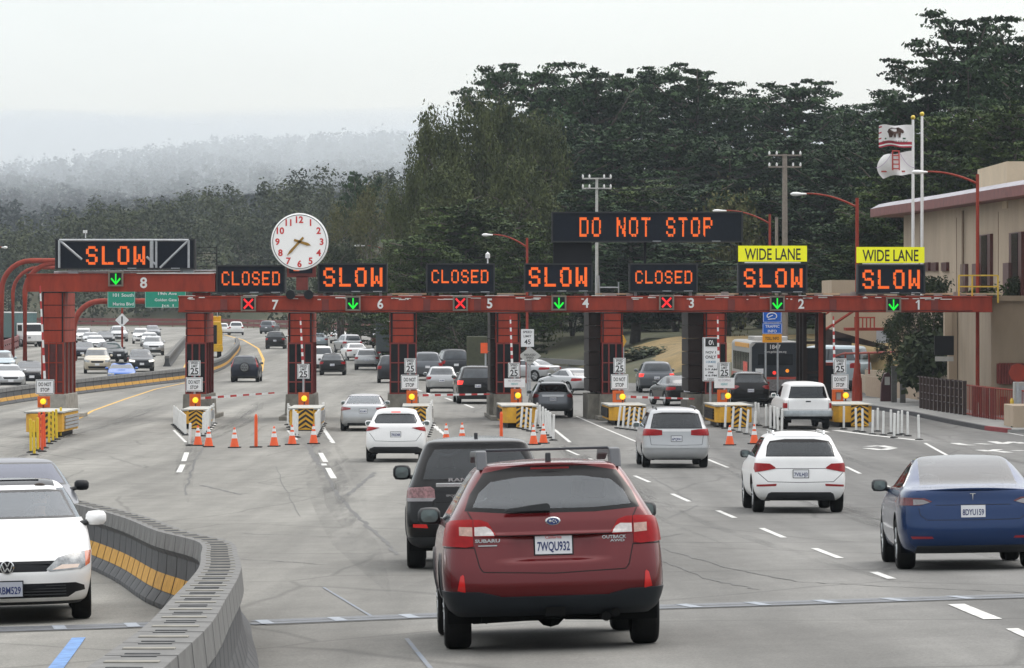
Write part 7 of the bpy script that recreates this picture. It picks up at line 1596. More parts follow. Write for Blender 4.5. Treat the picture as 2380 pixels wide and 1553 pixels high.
b = MB(); px0 = X(2272, 202); b.box((px0 + 6 - O.x, 196 - O.y, (Z(375, 190) + 9.5) / 2), (12, 12, Z(375, 190) - 9.5)); b.build('penthouse', mat('stucco_warm', (.55, .45, .32), .9, var=.08, scale=1), bd)
for px, y0, y1, d, wd in ((2282, 545, 676, 197, .5), (2326, 540, 690, 187.5, .5), (2374, 534, 690, 178, .5)):
    z0, z1 = Z(y1, d), Z(y0, d); xw = fa(d); k = MB()
    # strip window: seen obliquely along the facade
    L = 4.6; k.box((xw - .02 - O.x + .05, d - O.y, (z0 + z1) / 2), (.22, L, z1 - z0)); wn = k.build('window', BRN, bd)
    q = MB(); q.box((xw - .14 - O.x + .05, d - O.y, (z0 + z1) / 2), (.04, L * .5, (z1 - z0) * .96)); q.build('pane', mat('pane_dark', (.022, .012, .012), .15, var=.1), wn)
for px, d in ((2165, 218), (2180, 215), (2200, 211)):
    MB().box((fa(d) - O.x - .02, d - O.y, Z(620, d)), (.2, 2.6, .45)).build('vent', BRN, bd)
for d in (204, 200, 190): MB().box((fa(d) - O.x - .03, d - O.y, Z(648, d)), (.2, 2.2, 1.5)).build('shutter', mat('shutter_brown', (.10, .045, .04), .6, var=.2), bd)
# lower storey: return wall below the beam and the wall facing the traffic
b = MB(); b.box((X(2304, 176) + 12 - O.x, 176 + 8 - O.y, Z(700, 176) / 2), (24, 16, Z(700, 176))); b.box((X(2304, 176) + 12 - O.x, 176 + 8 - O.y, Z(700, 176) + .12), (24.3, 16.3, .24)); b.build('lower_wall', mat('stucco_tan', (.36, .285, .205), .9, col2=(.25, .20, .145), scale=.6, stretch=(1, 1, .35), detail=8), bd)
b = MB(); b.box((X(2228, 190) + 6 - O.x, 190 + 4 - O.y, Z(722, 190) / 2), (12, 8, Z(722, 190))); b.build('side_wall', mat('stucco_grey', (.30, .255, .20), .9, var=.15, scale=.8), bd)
b = MB(); b.box((X(2205, 189) - O.x, 189.4 - O.y, (Z(720, 189) + Z(810, 189)) / 2), (.35, .6, Z(720, 189) - Z(810, 189))); b.box((X(2216, 189) - O.x, 189.5 - O.y, Z(722, 189) / 2), (.4, .7, Z(722, 189))); b.build('pilaster', BEIGE, bd)
b = MB(); b.box((X(2234, 189) - O.x, 189.8 - O.y, Z(770, 189) / 2), (.34, .3, Z(770, 189))); b.build('drain_pipe', BRN, bd)
b = MB()
for i in range(14): b.box((X(2340, 175.8) - O.x - .3 + i * .12, 175.8 - O.y, Z(868, 176)), (.07, .1, px2m(50, 176)))
b.box((X(2346, 175.8) - O.x + .3, 175.85 - O.y, Z(868, 176)), (1.7, .06, px2m(46, 176))); b.build('grille', IOD, bd)
b = MB(); b.box((X(2332, 175.8) - O.x, 175.85 - O.y, Z(948, 176)), (.27, .3, 1.0)); b.build('vent_slot', BRN, bd)
t = thing('retaining_wall', 'low beige wall end beside the red curb at the frame edge', 'wall', (X(2385, 160), 160, 0)); MB().box((.1, 0, .5), (1.6, 3, 1.0)).build('wall', BEIGE, t, bevel=.02)
t = thing('retaining_wall', 'low beige planter wall behind the brown fence posts', 'wall', (X(2130, 205), 205, 0))
A, B = W(2060, 905, 214), W(2215, 905, 192); b = MB()
def wall_seg(mb, A, B, z0, z1, th=.3):
    d = Vector((B.x - A.x, B.y - A.y)); n = Vector((-d.y, d.x)).normalized() * th; q = [(A.x, A.y), (B.x, B.y), (B.x + n.x, B.y + n.y), (A.x + n.x, A.y + n.y)]
    return mb.prism([(u - t.location.x, v - t.location.y) for u, v in q], z0, z1, 'XY')
wall_seg(b, A, B, 0, Z(880, 206)); wall_seg(b, W(2010, 900, 222), W(2060, 900, 216), 0, Z(862, 218)); wall_seg(b, W(1895, 900, 246), W(2010, 900, 224), 0, Z(868, 230)); b.build('wall', BEIGE, t)
b = MB(); wall_seg(b, W(2012, 905, 217), W(2050, 905, 212), 0, 1.05, .1); b.build('door', mat('door_tan', (.36, .27, .19), .8, var=.1), t)
b = MB(); A, B = W(1880, 850, 240), W(2060, 815, 214); b.tube([A - t.location, W(1960, 822, 226) - t.location, W(2085, 818, 212) - t.location], .06, 8)
for px, d in ((1905, 236), (1940, 231), (1965, 227), (1990, 223), (2020, 219)): p = W(px, 818 + max(0, (1960 - px)) * .3, d); b.cyl(p - t.location, p - t.location - Vector((0, 0, 1.2)), .05)
b.build('handrail', IO, t)

# sidewalk, curb, fence
SIDEW = mat('sidewalk_concrete', (.26, .26, .25), .9, var=.2, scale=2)
def slab(name, pts, th, m, kind='structure'):
    v = [(p.x, p.y, p.z) for p in pts] + [(p.x, p.y, p.z + th) for p in pts]; n = len(pts)
    return tag(MB().add(v, [tuple(range(n - 1, -1, -1)), tuple(range(n, 2 * n))] + [(i, (i + 1) % n, n + (i + 1) % n, n + i) for i in range(n)]).build(name, m), kind=kind)
E = [G(2342, 1006), G(2290, 1000), G(2200, 983), G(2120, 966), G(2040, 953), G(1985, 944), G(1930, 932)]
far = [Vector((p.x + 9, p.y + 1, p.z)) for p in E]
slab('sidewalk', E + far[::-1], .13, SIDEW)
cb = MB(); cb2 = MB()
for i in range(len(E) - 1):
    A, B = E[i], E[i + 1]; m_ = cb2 if i == 0 else cb; d = (B - A); nrm = Vector((d.y, -d.x, 0)).normalized() * -.16
    q = [A - nrm, B - nrm, B + nrm * .2, A + nrm * .2]; m_.add([(p.x, p.y, p.z - .05) for p in q] + [(p.x, p.y, p.z + .17) for p in q], [(3, 2, 1, 0), (4, 5, 6, 7), (0, 1, 5, 4), (1, 2, 6, 5), (2, 3, 7, 6), (3, 0, 4, 7)])
tag(cb.build('curb', mat('curb_dark', (.06, .06, .065), .85, var=.25)), kind='structure'); tag(cb2.build('curb', mat('curb_red', (.22, .03, .035), .7, var=.2)), kind='structure')
def fence(label, pts, h, step, m, rails, w=.05, depth=.05):
    t = thing('fence', label, 'fence', pts[0]); O_ = pts[0]; r_ = MB()
    for A, B in zip(pts[:-1], pts[1:]):
        for zz in rails: r_.tube([A - O_ + Vector((0, 0, zz * h)), B - O_ + Vector((0, 0, zz * h))], .03, 6)
    r_.build('rail', m, t); proto = None
    for A, B in zip(pts[:-1], pts[1:]):
        n = max(1, int((B - A).length / step))
        for i in range(n):
            p = A + (B - A) * i / n
            if proto is None: o = proto = MB().box((0, 0, h / 2), (w, depth, h)).build('picket', m, t)
            else: o = proto.copy(); COL.objects.link(o); o.parent = t
            o.location = p - O_
up = Vector((.9, .3, .13))
fence('red railing of thin pickets beside the red curb', [G(2336, 992) + up, G(2285, 985) + up, G(2200, 972) + up], 1.35, .34, IO, (.05, .97), .035)
fence('brown fence of stout posts and thin rails before the planter wall', [G(2196, 972) + up, G(2120, 960) + up, G(2090, 954) + up], 1.5, .95, mat('fence_brown', (.055, .035, .032), .7, var=.2), (.3, .5, .75, .97), .16, .16)
t = thing('fence', 'solid red fence panel between the thin pickets and the stout brown posts', 'fence', G(2250, 978) + up); A, B = G(2212, 975) + up - t.location, G(2268, 984) + up - t.location
b = MB()
for i in range(11): p = A + (B - A) * (i + .5) / 11; b.box((p.x, p.y, .65), (.07, .05, 1.3))
b.build('panel', IOD, t)
o = copy_tree(c0); p_ = G(2304, 1001) + Vector((1.0, .2, .13)); o.location = p_; o['label'] = 'orange cone standing alone on the sidewalk inside the red railing'
for px, d, lab in ((2078, 198, 'dark square post at the start of the fence'), (2098, 197, 'dark square post second along the fence')):
    t = thing('gate_post', lab, 'post', (X(px, d), d, .1)); MB().box((0, 0, Z(858, d) / 2), (.26, .26, Z(858, d))).build('post', mat('post_grey', (.10, .10, .095), .8, var=.2), t); MB().box((0, 0, Z(857, d)), (.3, .3, .06)).build('cap', mat('post_grey', (.1, .1, .095)), t)
t = thing('pay_machine', 'dark red slanted machine on the curb before the fence', 'machine', (X(2060, 200), 200, .1)); MB().prism([(-.3, 0), (.3, 0), (.25, 1.15), (.12, 1.5), (-.12, 1.4), (-.26, .9)], -.25, .25).build('cabinet_body', mat('machine_red', (.05, .014, .018), .5, var=.2), t, bevel=.03); MB().box((.02, -.27, 1.05), (.25, .03, .4)).build('screen', GREYP, t)
t = thing('bulletin_board', 'dark framed notice box mounted on the building beside the tree', 'notice board', (X(2194, 187), 187, Z(803, 187))); MB().box((0, 0, 0), (.9, .2, .9)).build('frame', BLK, t); MB().box((0, -.11, -.62), (.85, .06, .22)).build('plate', GREYP, t)
t = thing('post_sign', 'round red sign on a post before the dark red grille', 'road sign', (X(2366, 164), 164, .1)); MB().lathe([(.001, 0), (.38, 0), (.38, .03), (.001, .03)], (0, 0, Z(866, 164) - .1), 8, 'Y').build('panel', IO, t); MB().box((0, .05, 1.2), (.06, .05, 2.4)).build('post', GALV, t)
t = thing('hydrant_post', 'yellow bollard beside the grey cabinet at the frame edge', 'bollard', (X(2352, 164), 164, .1)); MB().lathe([(.08, 0), (.08, .95), (.05, 1.05), (.001, 1.06)], n=12).build('tube', mat('rail_yellow', (.62, .42, .05)), t)
t = thing('cabinet', 'pale grey utility cabinet behind the yellow bollard', 'cabinet', (X(2371, 165), 165, .1)); MB().box((0, 0, .85), (.55, .4, 1.7)).build('cabinet_body', GREYP, t, bevel=.02); MB().box((0, -.21, 1.0), (.4, .02, 1.1)).build('door', GALV, t)
# stair and landing of the building behind lane 1
t = thing('outdoor_stair', 'red steel stair and landing beside the beige building behind lane 1', 'stair', (X(1990, 240), 240, 0)); O_ = t.location; b = MB()
A, B = W(1915, 768, 241) - O_, W(1985, 722, 241) - O_; b.tube([A, B], .09, 6); b.tube([A + Vector((0, 0, .9)), B + Vector((0, 0, .9))], .05, 6); b.box(((W(2010, 765, 240) - O_).x, 0, (W(2010, 765, 240)).z), (2.4, 1.6, .18)); b.build('stringer', IO, t)
b = MB()
for i in range(6): b.cyl((W(1987 + i * 9, 738, 240) - O_), (W(1987 + i * 9, 764, 240) - O_), .04)
b.tube([W(1985, 738, 240) - O_, W(2034, 738, 240) - O_], .05, 6); b.build('railing', IO, t)
t = thing('office_building', 'small beige annex with red stair behind lane 1', 'building', (X(2025, 248), 248, 0)); b = MB(); b.box((X(2035, 248) - t.location.x, 4, 3.2), (5.4, 8, 6.4)); b.build('wall', BEIGE, t); MB().box((X(2052, 248) - t.location.x, -.02, 1.4 + 1.0), (.8, .1, 2.0)).build('door', mat('door_grey', (.34, .36, .40), .6, var=.1), t)
b = MB(); b.prism([(-3.4, 2.9), (.4, 2.2), (.4, 2.4), (-3.4, 3.5)], -7, -5.2); b.build('porch_roof', mat('porch_brown', (.05, .03, .026), .7, var=.2), t); MB().box((-2.6, -6.2, 1.45), (1.6, 1.6, 2.9)).build('porch', mat('porch_brown', (.05, .03, .026)), t)

# far guard rails
def guard_rail(label, pts, h0, h1, m):
    t = thing('guard_rail', label, 'guard rail', (pts[0][0], pts[0][1], zg(*pts[0]))); O_ = t.location; b = MB(); vs = []; fs = []
    L = [Vector((x, y, zg(x, y))) for x, y in pts]
    for zz in (h0, (h0 + h1) / 2 + .1): 
        for A, B in zip(L[:-1], L[1:]):
            d = (B - A); nrm = Vector((-d.y, d.x, 0)).normalized() * .08; k = len(vs); hh = (h1 - h0) * .42
            q = [A, B]; vs_ = [(p.x + s * nrm.x - O_.x, p.y + s * nrm.y - O_.y, p.z + zz + e - O_.z) for p in (A, B) for s in (-1, 1) for e in (0, hh)]
            b.add(vs_, [(0, 1, 5, 4), (2, 3, 7, 6), (1, 3, 7, 5), (0, 2, 6, 4)])
    b.build('rail', m, t)
    for A, B in zip(L[:-1], L[1:]):
        for i in range(max(1, int((B - A).length / 4))):
            p = A + (B - A) * i / max(1, int((B - A).length / 4)) - O_; MB().box((p.x, p.y, p.z + h1 / 2), (.12, .12, h1)).build('post', m, t)
guard_rail('distant red guard rail along the outer edge of the curve', [(-8, 395), (-14, 470), (-18.5, 530), (-30, 590), (-46, 640), (-75, 668), (-112, 690)], .25, 1.3, IOD)
guard_rail('red guard rail curving round the oncoming lanes at the frame edge', [(-44, 335), (-45.5, 360), (-48.5, 395), (-52.5, 425), (-60, 432), (-66, 430)], .25, 1.2, mat('rail_red', (.16, .03, .028), .6, var=.15))
guard_rail('pale railing of the ramp beyond lane 5', [(-8.8, 380), (-6.0, 345), (-3.0, 312), (.5, 285), (5.0, 268)], .3, 1.1, mat('rail_grey', (.16, .16, .155), .6, var=.15))
board('small grey sign standing on the distant red guard rail', 800, 736, 830, 750, 600, GRYS)
# ---------------------------------------------------------------- vegetation
def leaf_mat(name, dark, light, scale=.5, trans=.25):
    m = bpy.data.materials.new(name); m.use_nodes = True; t = m.node_tree; b = t.nodes['Principled BSDF']; g = t.nodes.new('ShaderNodeNewGeometry'); tc = t.nodes.new('ShaderNodeTexCoord')
    n = t.nodes.new('ShaderNodeTexNoise'); n.inputs['Scale'].default_value = scale; n.inputs['Detail'].default_value = 3; t.links.new(tc.outputs['Object'], n.inputs['Vector'])
    a = t.nodes.new('ShaderNodeMath'); a.operation = 'MULTIPLY_ADD'; t.links.new(g.outputs['Random Per Island'], a.inputs[0]); a.inputs[1].default_value = .36
    r = t.nodes.new('ShaderNodeMapRange'); r.inputs[1].default_value = .35; r.inputs[2].default_value = .68; r.inputs[3].default_value = -.1; r.inputs[4].default_value = .55; t.links.new(n.outputs[0], r.inputs[0]); t.links.new(r.outputs[0], a.inputs[2])
    x = t.nodes.new('ShaderNodeMix'); x.data_type = 'RGBA'; x.clamp_factor = True; x.inputs[6].default_value = dark + (1,); x.inputs[7].default_value = light + (1,); t.links.new(a.outputs[0], x.inputs[0]); t.links.new(x.outputs[2], b.inputs['Base Color'])
    b.inputs['Roughness'].default_value = .75; b.inputs['Specular IOR Level'].default_value = .2
    return m
LC = leaf_mat('cypress_needles', (.008, .022, .011), (.058, .110, .036)); LG = leaf_mat('bright_needles', (.014, .030, .008), (.085, .130, .024)); LE = leaf_mat('gum_leaves', (.024, .036, .012), (.120, .140, .045)); LY = leaf_mat('yellow_gum_leaves', (.04, .046, .015), (.165, .16, .055)); LB = leaf_mat('shrub_leaves', (.014, .024, .010), (.060, .078, .030), .8)
BARK = mat('bark_grey', (.11, .09, .075), .95, var=.3, scale=4, bump=.3); BARKL = mat('bark_pale', (.12, .10, .08), .9, var=.3, scale=3)
def leaf_mesh(name, C, Rd, cnt, size, flat, rng, m, smin=.55, A=None):
    """small leaf faces spread through ellipsoid clumps: C centres, Rd radii"""
    N = len(C); k = np.repeat(np.arange(N), cnt); n = len(k)
    d = rng.normal(size=(n, 3)); d /= np.linalg.norm(d, axis=1)[:, None]; rad = rng.uniform(.25, 1, n) ** .5; rad = np.where(rng.uniform(size=n) < .22, rad * rng.uniform(1.0, 1.7, n), rad)
    o_ = d * rad[:, None] * Rd[k]
    if A is not None: c_, s_ = np.cos(A[k]), np.sin(A[k]); o_ = np.stack([o_[:, 0] * c_ - o_[:, 1] * s_, o_[:, 0] * s_ + o_[:, 1] * c_, o_[:, 2]], 1)
    P = C[k] + o_
    nr = rng.normal(size=(n, 3)); nr[:, 2] = np.abs(nr[:, 2]) + flat; nr += d * .6; nr /= np.linalg.norm(nr, axis=1)[:, None]
    a = np.cross(nr, rng.normal(size=(n, 3))); a /= np.linalg.norm(a, axis=1)[:, None]; b = np.cross(nr, a)
    s = size * rng.uniform(smin, 1.35, n); l = s[:, None]; V = np.stack([P - a * l * .5 - b * l * .28, P + a * l * .5 - b * l * .22, P + a * l * .42 + b * l * .3, P - a * l * .38 + b * l * .34], 1).reshape(-1, 3)
    me = bpy.data.meshes.new(name); me.vertices.add(4 * n); me.vertices.foreach_set('co', V.astype(np.float32).ravel()); me.loops.add(4 * n); me.loops.foreach_set('vertex_index', np.arange(4 * n, dtype=np.int32)); me.polygons.add(n); me.polygons.foreach_set('loop_start', np.arange(0, 4 * n, 4, dtype=np.int32)); me.polygons.foreach_set('loop_total', np.full(n, 4, dtype=np.int32)); me.update(); me.materials.append(m)
    return me
def make_cypress(seed, H=14.0, R=5.0, m=None, flatn=1.0, n_limb=48, up=(.1, .55), lean=.0, low=.15, crown=.72):
    """windswept cypress: a forking trunk with limbs that carry flat sprays of foliage"""
    rng = np.random.default_rng(seed); tb = MB(); C = []; Rd = []; AN = []; top = H * .86; nl = max(4, n_limb // 4)
    pts = [Vector((lean * u * u * H + .3 * sin(u * 5 + seed), .25 * cos(u * 4 + seed), top * u)) for u in np.linspace(0, 1, 8)]
    tb.tube(pts, [.42 * (1 - .75 * i / 7) for i in range(8)], 7)
    for i in range(n_limb):
        u = low + (1 - low) * min(1, max(0, (i // 4 + .5 + rng.normal() * .13) / nl)) ** .85; base = pts[0].lerp(pts[-1], u); base.z = top * u; v = (u - low) / (1 - low)
        ang = i * 2.4 + rng.uniform(-.5, .5); ln = R * (.72 + .28 * sin(pi * min(1, v * 1.1)) - .30 * max(0, v - crown) / (1 - crown)) * rng.uniform(.55, 1.2); el = rng.uniform(*up) * .7 + .22 * max(0, v - .45)
        dv = Vector((cos(ang) * cos(el), sin(ang) * cos(el), sin(el))); end = base + dv * ln + Vector((0, 0, .10 * ln)); mid = base + dv * ln * .5 - Vector((0, 0, .04 * ln)); tb.tube([base, mid, end], [.13, .08, .03], 5)
        npad = 2 + int(ln / .7); side = Vector((-dv.y, dv.x, 0))
        for j in range(npad):
            q = .25 + .80 * (j + rng.uniform(0, .8)) / npad; p = base.lerp(mid, q * 2) if q < .5 else mid.lerp(end, q * 2 - 1); p = p + side * rng.normal() * .18 * ln * q
            rr = (.62 + .12 * ln + .15 * v) * rng.uniform(.6, 1.15) * (1.35 - .85 * q); AN.append(math.atan2(dv.y, dv.x) + rng.normal() * .35); C.append((p.x, p.y, p.z + .14 + rng.normal() * .12)); Rd.append((rr * 1.7, rr * .66, rr * rng.uniform(.12, .24) * flatn))
    return tb, leaf_mesh('crown', np.array(C), np.array(Rd), 84, .22, 1.3, rng, m or LC, A=np.array(AN)), H, 2 * R
def make_gum(seed, H=14.0, R=4.2, m=None, droop=.5, n=120, trunk=BARKL):
    rng = np.random.default_rng(seed); tb = MB(); C = []; Rd = []
    for k in range(3):
        a = k * 2.1 + seed; e = Vector((cos(a) * R * .38, sin(a) * R * .38, H * .78)); tb.tube([Vector((cos(a) * .15, sin(a) * .15, 0)), Vector((cos(a) * R * .12, sin(a) * R * .12, H * .38)), e], [.24, .15, .04], 6)
        for q in range(6):
            b = Vector((0, 0, 0)).lerp(e, .45 + .09 * q); b.z = H * (.36 + .075 * q); an = rng.uniform(0, 6.28); f = b + Vector((cos(an) * R * .6, sin(an) * R * .6, R * .35)); tb.tube([b, (b + f) / 2 + Vector((0, 0, .3)), f], [.07, .05, .02], 5)
    for i in range(n):
        u = rng.uniform(.22, 1); z = H * u; rr = R * (1 - .62 * max(0, (u - .55) / .45) ** 1.6) * (.65 + .35 * min(1, u / .4)); a = rng.uniform(0, 6.28); q = rng.uniform(.25, 1) ** .5
        C.append((cos(a) * rr * q, sin(a) * rr * q, z - .5)); s = rng.uniform(.65, 1.25); Rd.append((s, s, s * (.8 + droop)))
    return tb, leaf_mesh('crown', np.array(C), np.array(Rd), 150, .21, -.2, rng, m or LE), H, 2 * R
def make_bush(seed, m=LB, H=2.0, R=1.3, n=14, cnt=80, size=.2):
    rng = np.random.default_rng(seed); a = rng.uniform(0, 6.28, n); q = rng.uniform(0, 1, n) ** .5; z = rng.uniform(.2, .85, n) * H; C = np.stack([np.cos(a) * q * R * .8, np.sin(a) * q * R * .8, z], 1); Rd = rng.uniform(.35, .6, (n, 1)) * R * np.array([[1, 1, .8]]); tb = MB(); tb.tube([(0, 0, 0), (.05, 0, H * .5)], [.08, .04], 6)
    return tb, leaf_mesh('foliage', C, Rd, cnt, size, 0, rng, m), H, 2 * R
PROTO = {}
def proto(k, f):
    tb, cm, H, D = f; me = tb.build('trunk', BARKL if k.startswith('gum') else BARK, smooth=True); tm = me.data; bpy.data.objects.remove(me); cv = np.empty(len(cm.vertices) * 3, np.float32); cm.vertices.foreach_get('co', cv); cv = cv.reshape(-1, 3); H = float(np.percentile(cv[:, 2], 99.7)); D = 2 * float(np.percentile(np.abs(cv[:, 0]), 97)); PROTO[k] = (tm, cm, H, D)
for i in range(4): proto('cyp%d' % i, make_cypress(11 + i, lean=(.0, .012, -.01, .006)[i], up=((.0, .35), (.1, .5), (-.1, .3), (.15, .6))[i]))
for i in range(2): proto('lay%d' % i, make_cypress(31 + i, m=LG, up=(-.12, .22), n_limb=64, R=5.4, low=.06, flatn=.8))
proto('flat0', make_cypress(44, H=9, R=5.5, up=(.05, .35), n_limb=18, low=.62))
for i in range(3): proto('gum%d' % i, make_gum(51 + i))
proto('gumy', make_gum(61, m=LY, R=5, n=60)); proto('gumd', make_gum(62, R=3.2, droop=1.0, n=44)); proto('round', make_gum(63, m=LB, H=10, R=4.6, n=70, droop=.1)); proto('bush0', make_bush(71)); proto('bush1', make_bush(72, LG)); proto('reed', make_gum(64, m=LY, H=6, R=3.4, n=50, droop=.9))
TK = {'cyp': 'cypress_tree', 'lay': 'cypress_tree', 'fla': 'cypress_tree', 'gum': 'eucalyptus_tree', 'rou': 'leafy_tree', 'bus': 'shrub', 'ree': 'leafy_tree'}
def tree(k, px, ytop, wpx, d, label, rz=0.0, group=None, base=None):
    tm, cm, H0, D0 = PROTO[k]; x = X(px, d); z0 = terrain_z(x, d) - .2 if base is None else base; H = max(1.0, Z(ytop, d) - z0); wd = px2m(wpx, d)
    t = thing(TK[k[:3]], label, 'shrub' if k.startswith('bush') else 'tree', (x, d, z0), 0, group); sx, sz = wd / D0, H / H0
    a = link('trunk', tm, t); b = link('foliage' if k.startswith('bush') else 'crown', cm, t)
    for o in (a, b): o.scale = (sx, sx, sz); o.rotation_euler = (0, 0, rz)
    return t
sky_line = [('cyp0', 1165, 152, 120, 'dark cypress standing highest at the edge of the open sky'), ('cyp2', 1245, 149, 120, 'cypress with a thin windswept top beside the highest edge cypress'), ('cyp1', 1322, 172, 110, 'lower cypress between two windswept tops on the ridge'), ('cyp3', 1385, 150, 150, 'broad windswept cypress above the white pole on the ridge'), ('cyp0', 1462, 165, 120, 'ragged cypress on the ridge before the long sideways branch'), ('cyp2', 1530, 153, 140, 'ridge cypress with a long branch reaching sideways'),
            ('cyp1', 1612, 164, 150, 'fan shaped cypress on the ridge with many upright tips'), ('cyp3', 1722, 192, 100, 'narrow pointed cypress on the ridge above the wooden pole'), ('cyp2', 1790, 222, 110, 'small cypress in the dip of the ridge'), ('cyp0', 1862, 189, 165, 'broad bluish cypress on the ridge beside the dip'), ('cyp1', 1950, 243, 120, 'low cypress under the sky gap'), ('cyp3', 2020, 232, 130, 'cypress at the foot of the tall dark group by the flags')]
for i, (k, px, yt, wp, lab) in enumerate(sky_line): tree(k, px, yt, wp * 1.75, 384 + (i % 3) * 9, lab, rz=i * 1.3)
mid_line = [('cyp1', 1300, 330, 190, 350), ('cyp0', 1420, 290, 210, 356), ('cyp2', 1560, 300, 220, 352), ('cyp3', 1700, 320, 210, 348), ('cyp0', 1830, 310, 210, 350), ('cyp1', 1960, 330, 190, 345), ('cyp2', 1370, 430, 200, 322), ('lay0', 1500, 420, 230, 326), ('cyp3', 1640, 420, 220, 320), ('lay1', 1780, 440, 210, 318), ('cyp1', 1910, 430, 200, 316), ('cyp0', 1470, 540, 210, 292), ('cyp2', 1600, 560, 220, 290), ('lay1', 1900, 560, 190, 285)]
mlab = ['dark cypress on the slope above the slim pale pole', 'dark cypress on the slope below the broad windswept ridge tree', 'wide dark cypress on the middle slope below the sideways branch', 'dark cypress on the slope left of the wooden pole top', 'dark cypress on the slope behind the wooden pole', 'dark cypress on the slope below the small sky gap', 'dark cypress lower on the slope behind the pale pole arms', 'layered green cypress on the slope above the DO NOT STOP sign', 'dark cypress lower on the slope above the end of the DO NOT STOP sign', 'layered green cypress just behind the wooden pole', 'dark cypress behind the flared red lamp arm', 'dark cypress directly behind the DO NOT STOP sign', 'dark cypress behind the lane 3 message sign', 'layered green cypress behind the lane 2 yellow panel']
for i, (k, px, yt, wp, d) in enumerate(mid_line): tree(k, px, yt, wp * 1.3, d, mlab[i], rz=i * .9 + .4)
for i, (k, px, yt, wp, d, lab) in enumerate([('cyp3', 2065, 225, 170, 312, 'dark cypress stepping up behind the bear flag'), ('cyp0', 2150, 140, 230, 300, 'large dark cypress with layered tips behind the flagpoles'), ('cyp1', 2250, 34, 210, 296, 'tallest cypress with a bare pointed top above the building'), ('cyp3', 2350, 66, 210, 290, 'round topped dark cypress at the frame edge above the building'), ('lay0', 2215, 250, 260, 268, 'green layered cypress between the flagpoles and the tallest lamp'), ('lay1', 2345, 240, 240, 262, 'green layered cypress behind the beige roof block'), ('lay0', 2090, 400, 230, 264, 'bright green cypress branches behind the lower flag'), ('cyp2', 2000, 500, 190, 268, 'dark cypress between the two yellow panels'), ('cyp0', 2400, 150, 200, 275, 'dark cypress beyond the frame edge above the roof block'), ('cyp1', 2110, 300, 200, 280, 'dark cypress filling the gap behind both flags')]): tree(k, px, yt, wp * 1.25, d, lab, rz=i * 1.7)
for i, (k, px, yt, wp, d, lab) in enumerate([('gum0', 1015, 255, 150, 330, 'tall eucalyptus with thin foliage against the pale sky'), ('gum1', 1095, 232, 160, 336, 'brown green eucalyptus below the highest edge cypress'), ('gum2', 1175, 240, 170, 340, 'brown green eucalyptus in the middle of the grove'), ('gum0', 1260, 262, 160, 344, 'brown green eucalyptus beside the slope cypresses'), ('gumd', 952, 330, 95, 326, 'slender drooping eucalyptus on the outer edge of the grove'), ('gumd', 925, 420, 70, 322, 'small drooping eucalyptus lowest on the outer edge'), ('gum1', 1215, 370, 180, 318, 'eucalyptus with pale bare branches in front of the grove'), ('gum2', 1050, 380, 190, 316, 'olive eucalyptus behind the layered green cypress'),
        ('lay0', 1085, 470, 340, 298, 'wide layered green cypress above the lane 6 and 5 signs'), ('lay1', 985, 560, 190, 290, 'dark layered cypress behind the lane 6 sign'), ('lay1', 1215, 540, 200, 288, 'dark layered cypress right of the lane 5 sign, lowest of the grove'), ('gumy', 868, 430, 150, 420, 'yellow green rounded tree beyond the lane 6 sign'), ('gumy', 795, 470, 110, 426, 'smaller yellow green tree just past the clock'), ('flat0', 838, 402, 120, 440, 'flat topped cypress against the fog'), ('round', 790, 560, 130, 400, 'dark rounded tree right beside the clock'), ('lay0', 890, 590, 170, 380, 'dark cypress behind the distant red lamp arms'), ('round', 565, 512, 120, 690, 'dark rounded tree between the two message signs and the clock'), ('gum2', 330, 490, 190, 740, 'wide olive tree above the lane 8 sign'), ('gum0', 215, 505, 150, 735, 'olive tree above the end of the lane 8 sign'), ('round', 690, 490, 100, 720, 'dark tree peeping over the clock'),
        ('reed', 1690, 450, 190, 300, 'pale green plumed tree beside the wooden pole'), ('round', 1330, 690, 120, 330, 'dark bushy tree beyond lane 4 above the dry grass'), ('round', 1080, 715, 210, 285, 'very dark thicket tree beyond lane 5'), ('round', 1010, 730, 120, 300, 'very dark thicket tree above the ramp railing'), ('round', 1480, 680, 150, 322, 'dark tree behind the yellow arrow signs'), ('round', 1570, 690, 150, 318, 'dark tree behind the lane 3 pillar'), ('round', 1720, 690, 170, 310, 'dark tree behind the bus')]): tree(k, px, yt, wp, d, lab, rz=i * 2.1)
tree('round', 2150, 640, 150, 196, 'dense dark evergreen tree growing behind the beige planter wall', base=.9); tree('round', 2115, 720, 130, 199, 'dark evergreen shrub leaning over the planter wall', base=.9); tree('bush0', 2165, 760, 150, 193, 'dense dark bush between the evergreen tree and the building', base=.6); tree('bush1', 2075, 850, 60, 203, 'bright green shrub at the corner of the planter wall', base=1.0); tree('bush0', 2120, 870, 60, 200, 'green shrub at the foot of the dark evergreen tree', base=.9)
tree('bush0', 2170, 640, 80, 205, 'brownish hedge shrub on the terrace beside the lane 1 sign', base=4.9); tree('bush1', 2290, 668, 110, 190, 'low green hedge on the terrace behind the yellow rail', base=4.9); tree('bush0', 2360, 640, 50, 186, 'reddish shrub on the terrace at the frame edge', base=4.9)
tree('bush0', 1500, 812, 120, 268, 'olive shrub on the dry grass bank beyond lane 3')
